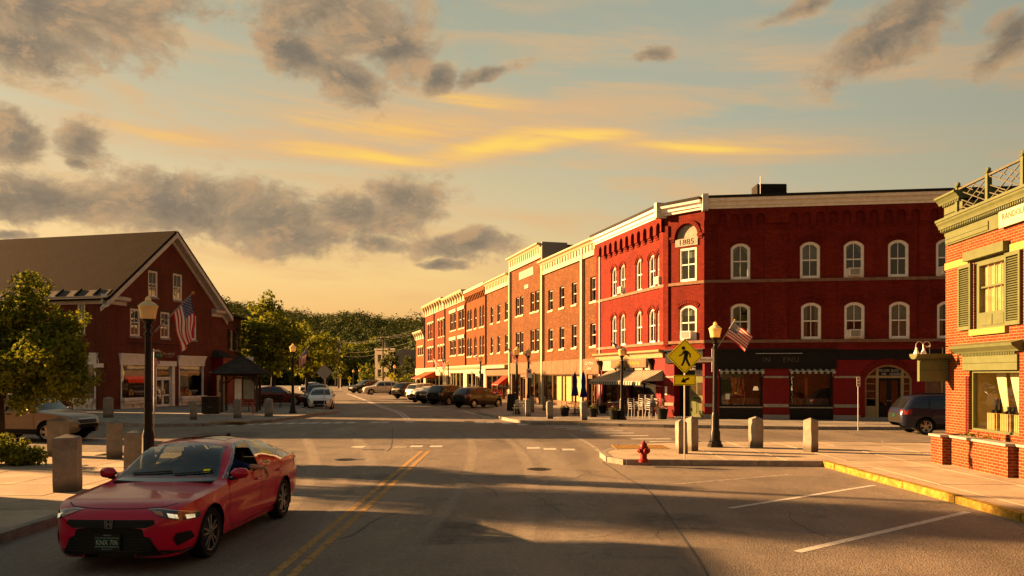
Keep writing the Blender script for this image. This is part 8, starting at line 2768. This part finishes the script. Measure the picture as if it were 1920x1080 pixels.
# ------------------------------------------------------------------ the red saloon in front
def hero():
 fw = Vector((-3.81, 10.16)); rw = Vector((-3.70, 12.99))
 hd = (fw - rw).normalized()
 ang = atan2(hd.y, hd.x)
 k = (fw - rw).length / 2.735
 left = Vector((-hd.y, hd.x))
 cen = (fw + rw) / 2 - left * (SEDAN['track'] + .11) * k * .91
 c = Car(SEDAN, 'red_car', 'shiny red saloon car driving towards us with the driver arm out of the window', 'car', (cen.x, cen.y, 0), ang, M_['red_paint'], fine=True, scale=k, width=.91, height=.95)
 pt = M_['red_paint']
 S = SEDAN
 gl = M_['carglass']
 c.patch('windscreen', S['wind'], 0, gl, .004)
 c.strip('windscreen_seal', S['wind'], 0, .035, M_['gloss'], .006, closed=True)
 c.patch('rear_window', S['rear'], 180, gl, .004)
 c.strip('rear_window_seal', S['rear'], 180, .03, M_['gloss'], .006, closed=True)
 for sg in (1, -1):
  for i, P in enumerate(S['side']):
   if not (sg == 1 and i == 0):
    c.patch('side_window', side_of(P), 90, gl, .003, sg=sg)
   c.strip('window_seal', side_of(P), 90, .022, M_['gloss'], .005, sg=sg, closed=True)
  c.patch('pillar_cover', side_of([(-.315, .965), (-.375, 1.345), (-.455, 1.345), (-.415, .968)]), 90, M_['gloss'], .007, sg=sg)
  top = [(.80, .945), (.16, 1.285), (-.02, 1.345), (-.40, 1.36), (-.95, 1.322), (-1.25, 1.245), (-1.70, 1.04)]
  c.strip('bright_trim', side_of(top), 90, .007, M_['alloy'], .007, sg=sg)
  c.strip('belt_trim', side_of([(.76, .918), (-.3, .948), (-1.27, 1.0), (-1.68, 1.035)]), 90, .02, M_['gloss'], .010, sg=sg)
  for ln in ([(.80, .93), (.82, .75), (.80, .45), (.70, .30), (.6, .26)], [(-.36, .955), (-.36, .70), (-.40, .40), (-.44, .28)], [(-1.27, 1.0), (-1.18, .80), (-1.02, .68)], [(.6, .245), (-.5, .245), (-.98, .26)]):
   c.strip('shut_line', side_of(ln), 90, .009, M_['plastic'], .002, sg=sg)
  c.strip('body_crease', side_of([(1.7, .745), (1.2, .795), (.6, .80), (-.6, .83), (-1.6, .885), (-2.1, .90)]), 90, .006, pt, .006, sg=sg)
  for x in (-.20, -1.10):
   z = .815 + (.02 if x < -1 else 0)
   yy = c.f['ws'](x) + .022
   b = MB(); b.tube([(x - .10, sg * (yy - .015), z), (x - .085, sg * (yy + .022), z), (x + .085, sg * (yy + .022), z - .004), (x + .10, sg * (yy - .015), z - .006)], .013, 8); b.build('door_handle', pt, c.t, smooth=True)
  mirror_part(c, .66, .945, sg, pt, 1.08)
  P = [(.30, .585), (.02, .600), (-.22, .665), (-.31, .735), (-.20, .742), (.04, .705), (.30, .650)]
  c.patch('headlight', P, 38, M_['lens_dark'], .010, .03, sg=sg)
  hl = c.patch('headlight_lens', [(.22, .600), (.10, .606), (.08, .658), (.21, .645)], 38, M_['led'], .014, .03, sg=sg)
  c.patch('headlight_lens', [(.0, .622), (-.12, .652), (-.14, .703), (-.02, .675)], 38, M_['led'], .014, .03, sg=sg)
  c.strip('eyebrow_lamp', [(.29, .658), (.04, .712), (-.20, .748), (-.31, .742)], 38, .008, M_['alloy'], .013, sg=sg)
  c.patch('amber_marker', [(-.17, .668), (-.25, .692), (-.285, .730), (-.19, .722)], 38, M_['amberlens'], .014, .03, sg=sg)
  c.patch('bumper_recess', [(.22, .36), (-.02, .30), (-.07, .40), (-.03, .455), (.16, .455)], 38, M_['plastic'], .008, .03, sg=sg)
  c.strip('bumper_wing', [(.40, .205), (.05, .215), (-.22, .26)], 38, .03, M_['gloss'], .012, sg=sg)
  c.patch('tail_lamp', [(-.25, .78), (.30, .80), (.30, .92), (-.25, .93)], 145, M_['taillens'], .010, sg=sg)
  c.strip('arch_lip', [(-(1.3675 + .378 * cos(a_)), .328 + .378 * sin(a_)) for a_ in [pi * (j / 16) for j in range(0, 17)]], 90, .016, pt, .006, sg=sg)
  c.strip('arch_lip', [(1.3675 + .378 * cos(a_), .328 + .378 * sin(a_)) for a_ in [pi * (j / 16) for j in range(0, 17)]], 90, .016, pt, .006, sg=sg)
  c.strip('side_skirt', side_of([(.92, .205), (0, .20), (-.95, .205)]), 90, .035, M_['gloss'], .008, sg=sg)
 c.strip('bonnet_line', [(-.70, .790), (-.58, .760), (-.3, .748), (0, .745), (.3, .748), (.58, .760), (.70, .790)], 0, .008, M_['plastic'], .003)
 c.patch('grille', [(-.56, .585), (-.46, .545), (.46, .545), (.56, .585), (.54, .635), (-.54, .635)], 0, M_['plastic'], .010, .03)
 for z in (.562, .585, .608):
  c.strip('grille_bar', [(-.50, z), (.50, z)], 0, .007, M_['plastic'], .016)
 bx = c.bvh.ray_cast(Vector((5, 0, .592)), Vector((-1, 0, 0)))[0].x + .018
 b = MB(); b.M = Matrix.Translation((bx, 0, .592)) @ Matrix.Rotation(radians(90), 4, 'Z')
 o_ = [(-.045, -.052), (.045, -.052), (.056, .052), (-.056, .052)]
 i_ = [(-.036, -.043), (.036, -.043), (.046, .043), (-.046, .043)]
 loop_frame(b, o_, i_, -.008, .0)
 b.extrude_xz([(-.030, -.036), (-.018, -.036), (-.014, .036), (-.034, .036)], -.008, 0); b.extrude_xz([(.018, -.036), (.030, -.036), (.034, .036), (.014, .036)], -.008, 0)
 b.extrude_xz([(-.017, -.012), (.017, -.012), (.017, .004), (-.017, .004)], -.0075, 0)
 b.build('badge', M_['chrome'], c.t)
 c.patch('lower_mouth', [(-.62, .225), (.62, .225), (.50, .43), (.42, .452), (-.42, .452), (-.50, .43)], 0, M_['plastic'], .006, .04)
 for z in (.275, .31, .345, .38, .415):
  c.strip('mouth_bar', [(-.52, z), (.52, z)], 0, .012, M_['gloss'], .012)
 c.strip('front_lip', [(-.72, .215), (-.3, .212), (.3, .212), (.72, .215)], 0, .022, M_['gloss'], .012)
 px_ = c.bvh.ray_cast(Vector((5, 0, .40)), Vector((-1, 0, 0)))[0].x + .035
 MP = Matrix.Translation((px_, 0, .385)) @ Matrix.Rotation(radians(90), 4, 'Z')
 b = MB(); b.box(-.165, .165, -.006, .02, -.10, .10); fr = b.build('plate_frame', M_['gloss'], c.t, MP)
 b = MB(); b.box(-.152, .152, -.010, -.0062, -.066, .062); pl_ = b.build('number_plate', M_['plategreen'], fr)
 text('KNX 706', .085, M_['platewhite'], fr, TR(0, -.0115, -.005), 'plate_lettering', .0008, width=.27)
 b = MB(); b.box(-.150, .150, -.0112, -.0102, .048, .052); b.box(-.150, .150, -.0112, -.0102, -.056, -.052); b.each('plate_line', M_['platewhite'], fr)
 text('BERLIN CITY', .016, M_['platewhite'], fr, TR(0, -.0075, -.083), 'frame_lettering', .0006, width=.13)
 text('VERMONT', .016, M_['platewhite'], fr, TR(0, -.0075, .080), 'frame_lettering', .0006, width=.10)
 def top(x, y, off=.004):
  h = c.bvh.ray_cast(Vector((x, y, 4)), Vector((0, 0, -1)))[0]
  return (x, y, h.z + off)
 b = MB()
 g_ = [[b.vert(top(-.12 - .085 * i, -.40 + .1 * j)) for j in range(9)] for i in range(8)]
 for i in range(7):
  for j in range(8): b.face((g_[i][j], g_[i][j + 1], g_[i + 1][j + 1], g_[i + 1][j])[::-1])
 b.build('sunroof', M_['darkglass'], c.t, smooth='all')
 b = MB(); z = top(-1.12, 0)[2]; b.extrude_xz([(-1.0, z - .02), (-1.2, z - .03), (-1.2, z + .055), (-1.16, z + .06)], -.018, .018); b.build('roof_fin', pt, c.t)
 for y0, y1 in ((.10, .62), (-.52, .05)):
  b = MB()
  def ws(y, z):
   h = c.bvh.ray_cast(Vector((5, y, z)), Vector((-1, 0, 0)))[0]; return (h.x + .02, y, z + .01)
  b.tube([ws(y0 + (y1 - y0) * q / 5, .995 + .03 * (q / 5)) for q in range(6)], .009, 6); b.build('wiper', M_['plastic'], c.t)
 c.patch('inspection_sticker', [(.47, 1.015), (.56, 1.015), (.555, 1.055), (.47, 1.055)], 0, M_['signyellow'], .006, .03)
 # --- cabin
 b = MB(); b.box(-2.0, .95, -.72, .72, .28, .30); b.build('cabin_floor', M_['seat'], c.t)
 b = MB()
 b.extrude_xz([(.40, .60), (1.0, .60), (1.0, .92), (.62, .935), (.44, .86)], -.70, .70); b.build('dashboard', M_['seat'], c.t)
 for y in (.36, -.36):
  b = MB(); b.extrude_xz([(-.45, .32), (.10, .32), (.12, .50), (-.40, .46)], y - .25, y + .25)
  b.extrude_xz([(-.52, .42), (-.38, .42), (-.52, .98), (-.62, .98)], y - .24, y + .24)
  b.extrude_xz([(-.60, 1.0), (-.50, 1.0), (-.54, 1.18), (-.62, 1.18)], y - .13, y + .13)
  b.build('seat', M_['seat'], c.t)
 b = MB(); b.extrude_xz([(-1.45, .36), (-.90, .36), (-.90, .52), (-1.35, .52)], -.64, .64); b.extrude_xz([(-1.50, .50), (-1.36, .50), (-1.56, .98), (-1.66, .98)], -.62, .62)
 for y in (-.38, .38): b.extrude_xz([(-1.66, 1.0), (-1.58, 1.0), (-1.60, 1.12), (-1.67, 1.12)], y - .12, y + .12)
 b.build('rear_bench', M_['seat'], c.t)
 b = MB()
 for sg in (1, -1):
  b.box(-1.3, .75, sg * .80 - .01, sg * .80 + .01, .32, .92)
 b.each('door_card', M_['seat'], c.t)
 b = MB(); n = 24
 sc_ = Vector((.28, .36, .88)); ax = Vector((-.42, 0, .9))
 u_ = Vector((0, 1, 0)); v_ = ax.normalized().cross(u_)
 tilt = Vector((.9, 0, -.42)).normalized()
 e2 = tilt.cross(u_).normalized()
 b.tube([sc_ + (u_ * cos(2 * pi * q / n) + e2 * sin(2 * pi * q / n)) * .185 for q in range(n + 1)], .016, 7, caps=False)
 for q in (0.0, pi, -pi / 2): b.bar(sc_, sc_ + (u_ * cos(q) + e2 * sin(q)) * .18, .04, .02)
 b.bar(sc_, sc_ + Vector((.25, 0, -.06)), .06, .06)
 b.build('steering_wheel', M_['alloydark'], c.t)
 b = MB(); b.box(.10, .13, -.12, .12, 1.235, 1.30); b.bar((.115, 0, 1.30), (.16, 0, 1.36), .02, .02); b.build('rear_view_mirror', M_['plastic'], c.t)
 return c, ang, k
HERO, HANG, HK = hero()
# ------------------------------------------------------------------ the driver
def skinned(name, joints, edges, mat, parent=None, M=None, sub=2):
 """one continuous surface grown round a joint skeleton"""
 me = bpy.data.meshes.new(name)
 me.from_pydata([j[0] for j in joints], edges, [])
 o = bpy.data.objects.new(name, me); COL.objects.link(o)
 sk = o.modifiers.new('skin', 'SKIN'); sk.use_smooth_shade = True
 sb = o.modifiers.new('sub', 'SUBSURF'); sb.levels = sub; sb.render_levels = sub
 if not me.skin_vertices:
  me.skin_vertices.new()
 for i, j in enumerate(joints):
  r = j[1]
  me.skin_vertices[0].data[i].radius = (r, r) if not isinstance(r, tuple) else r
  me.skin_vertices[0].data[i].use_root = (i == 0)
 bpy.context.view_layer.update()
 dg = bpy.context.evaluated_depsgraph_get()
 nm = bpy.data.meshes.new_from_object(o.evaluated_get(dg))
 bpy.data.objects.remove(o)
 nm.materials.clear(); nm.materials.append(mat)
 nm.polygons.foreach_set('use_smooth', [True] * len(nm.polygons))
 nm.name = name
 return link(name, nm, parent, M)
def driver():
 t = thing('person', 'driver in a blue shirt, bare forearm hanging out of the red car window', 'person', HERO.t.location, HANG)
 t.scale = HERO.t.scale
 hx, hy = -.34, .36
 J = [((hx + .06, hy, .52), .14), ((hx + .02, hy, .68), .145), ((hx - .06, hy, .86), .15), ((hx - .10, hy, 1.0), .10), ((hx - .08, hy, 1.09), .055), ((hx - .06, hy, 1.14), .06),
   ((hx + .25, hy + .10, .54), .095), ((hx + .52, hy + .12, .58), .07), ((hx + .62, hy + .12, .36), .05),
   ((hx + .25, hy - .10, .54), .095), ((hx + .52, hy - .12, .58), .07), ((hx + .62, hy - .12, .36), .05),
   ((hx - .08, hy + .20, .96), .068), ((hx + .10, hy + .33, .955), .058), ((hx + .26, hy + .43, 1.0), .046),
   ((hx - .08, hy - .20, .96), .068), ((hx + .12, hy - .24, .76), .052), ((hx + .50, hy - .16, .92), .036), ((hx + .58, hy - .13, .95), .032)]
 E = [(0, 1), (1, 2), (2, 3), (3, 4), (4, 5), (0, 6), (6, 7), (7, 8), (0, 9), (9, 10), (10, 11), (3, 12), (12, 13), (13, 14), (3, 15), (15, 16), (16, 17), (17, 18)]
 skinned('body', J, E, M_['shirtblue'], t)
 b = MB()
 n, kk = 16, 12
 hc = Vector((hx - .02, hy, 1.215))
 rings = []
 for i in range(kk + 1):
  th = pi * i / kk
  ring = []
  for j in range(n):
   ph = 2 * pi * j / n
   d = Vector((cos(ph) * sin(th), sin(ph) * sin(th), cos(th)))
   r = Vector((d.x * .098, d.y * .076, d.z * .122))
   if d.x > .6 and abs(d.y) < .3 and -.35 < d.z < .15: r.x += .020 * (1 - abs(d.y) / .3)
   if d.x > .4 and .05 < d.z < .35 and .2 < abs(d.y) < .5: r.x -= .008
   if d.z < -.5: r.x *= 1.05; r.y *= .82
   ring.append(b.vert(hc + r))
  rings.append(ring)
 for a, c_ in zip(rings[:-1], rings[1:]):
  for j in range(n): b.face((a[j], c_[j], c_[(j + 1) % n], a[(j + 1) % n]))
 b.build('head', M_['skin'], t, smooth='all')
 for sg in (1, -1):
  b = MB(); b.sphere(hc + Vector((.085, sg * .032, .02)), .012); b.build('eye', M_['black'], t)
  b = MB(); b.sphere(hc + Vector((-.005, sg * .078, 0)), .022, sz=1.4); b.build('ear', M_['skin'], t)
 b = MB(); b.box(hc.x + .088, hc.x + .096, hc.y - .022, hc.y + .022, hc.z - .062, hc.z - .052); b.build('mouth', M_['redwood'], t)
 b = MB(); b.lathe([(.104, .0), (.108, .04), (.09, .09), (.05, .122), (.001, .13)], 14, 0, hc + Vector((-.015, 0, .01))); b.build('hair', M_['hair'], t, smooth='all')
 el = Vector((hx + .255, hy + .425, 1.0))
 wr = Vector((hx + .10, hy + .60, .965))
 ds = Vector((-.25, .12, -.96)).normalized()
 k1 = wr + Vector((-.035, .028, -.025)); kn = k1 + ds * .075
 J = [(el, .043), (el + (wr - el) * .35, .043), (el + (wr - el) * .75, .033), (wr, (.030, .024)), (k1, (.034, .020)), (kn, (.040, .018))]
 E = [(0, 1), (1, 2), (2, 3), (3, 4), (4, 5)]
 skinned('forearm', J, E, M_['skin'], t)
 across = Vector((-.9, .1, .25)).normalized()
 for q, (o_, L) in enumerate(((-.030, .070), (-.010, .080), (.010, .075), (.028, .058))):
  p0 = kn + across * o_ - ds * .012
  p1 = p0 + ds * L * .45 + Vector((0, .006, 0)); p2 = p1 + (ds + Vector((0, -.25, 0))).normalized() * L * .33; p3 = p2 + (ds + Vector((0, -.55, 0))).normalized() * L * .27
  skinned('finger', [(p0, .0098), (p1, .0092), (p2, .0084), (p3, .0070)], [(0, 1), (1, 2), (2, 3)], M_['skin'], t)
 p0 = k1 - across * .030; p1 = p0 + (-across * .6 + ds).normalized() * .035; p2 = p1 + (ds - across * .15).normalized() * .03
 skinned('thumb', [(p0, .013), (p1, .0115), (p2, .009)], [(0, 1), (1, 2)], M_['skin'], t)
 skinned('right_hand', [((hx + .57, hy - .135, .95), .030), ((hx + .63, hy - .12, .975), (.034, .02)), ((hx + .66, hy - .10, 1.0), .018)], [(0, 1), (1, 2)], M_['skin'], t)
driver()
# ------------------------------------------------------------------ parked and passing cars
def P_(c): return car_paint('paint_%d_%d_%d' % tuple(int(255 * x) for x in c), c, .35, metal=.2)
def wheels_line(px, py): return G(px, py)
GRP = 'cars parked along the street'
GC = 'tan SUV half hidden by the maple on the side street'
c = Car(SUV, 'tan_suv', 'tan gold SUV on the left side street, half hidden by the maple', 'car', (-17.3, 28.8, 0), radians(-9), P_((.22, .165, .11)), scale=1.0)
pt = c.body.data.materials[0]
dress_simple(c, pt, 'suv', rails=True, cladding=True)
c.strip('grille_bar', [(-.40, .80), (.40, .80)], 0, .02, M_['chrome'], .02)
p = G(597, 769)
c = Car(HATCH, 'white_hatchback', 'white hatchback parked facing us at the plaza corner', 'car', (p.x - .25, p.y + 1.9, 0), radians(-80), P_((.60, .58, .55)), GRP, scale=.96)
dress_simple(c, c.body.data.materials[0], 'hatch', lights='tall')
c = Car(SUV, 'dark_suv', 'dark SUV with roof rack parked behind the white hatchback', 'car', (p.x - 1.9, p.y + 7.6, 0), radians(-80), P_((.02, .02, .022)), GRP)
dress_simple(c, c.body.data.materials[0], 'suv', rails=True)
c = Car(SEDAN, 'silver_car', 'small silver car far up the street on the left', 'car', (lx(583, 118), 118, 0), radians(-104), P_((.30, .30, .30)), GRP)
dress_simple(c, c.body.data.materials[0], 'sedan')
A50 = radians(48)
for (spec, nm, lab, px, Y, col, ang, rails, sc) in (
  (HATCH, 'brown_hatchback', 'dark brown hatchback parked nose to the row kerb, nearest the striped bays', 897, 58.6, (.030, .016, .010), A50, False, .98),
  (SUV, 'black_suv', 'big black SUV parked beside the dark brown hatchback', 845, 64.6, (.008, .007, .007), A50 + .12, False, .95),
  (SEDAN, 'grey_car', 'dark grey saloon squeezed between the black SUV and the white saloon', 829, 67.6, (.035, .035, .038), A50, False, 1.0),
  (SEDAN, 'white_car', 'white saloon parked in the row with red tail lamps', 811, 70.0, (.50, .47, .44), A50, False, 1.0),
  (SUV, 'cream_suv', 'cream SUV parked behind the white saloon', 801, 76.5, (.48, .42, .32), A50, False, .96),
  (SUV, 'brown_suv', 'brown SUV at the left end of the near parked row', 773, 82, (.055, .032, .020), A50 + .1, True, 1.0),
  (SUV, 'white_suv', 'white crossover parked facing left by the walking figure sign', 714, 99, (.45, .42, .38), radians(-160), False, 1.0),
  (SUV, 'black_pickup', 'black off-roader parked left of the white crossover', 686, 108, (.012, .012, .012), radians(-140), True, 1.05),
  (SEDAN, 'grey_saloon', 'grey saloon behind the black off-roader', 690, 122, (.22, .21, .20), radians(-130), False, 1.0)):
 c = Car(spec, nm, lab, 'car', (lx(px, Y), Y, 0), ang, P_(col), GRP, scale=sc)
 dress_simple(c, c.body.data.materials[0], 'suv' if spec is SUV else 'sedan', rails=rails)
c = Car(SEDAN, 'dark_red_car', 'dark red car in the shade behind the kiosk', 'car', (lx(520, 60), 60, .0), radians(8), P_((.10, .012, .010)))
c.t.location.z = ZP
dress_simple(c, c.body.data.materials[0], 'sedan')
q = G(1731, 816)
c = Car(SUV, 'blue_suv', 'dark blue SUV parked on the side street beside the brick shop', 'car', (q.x + 1.33 + .1, q.y + .75, 0), radians(-5), P_((.010, .014, .036)), scale=.93)
dress_simple(c, c.body.data.materials[0], 'suv', rails=True, cladding=True)
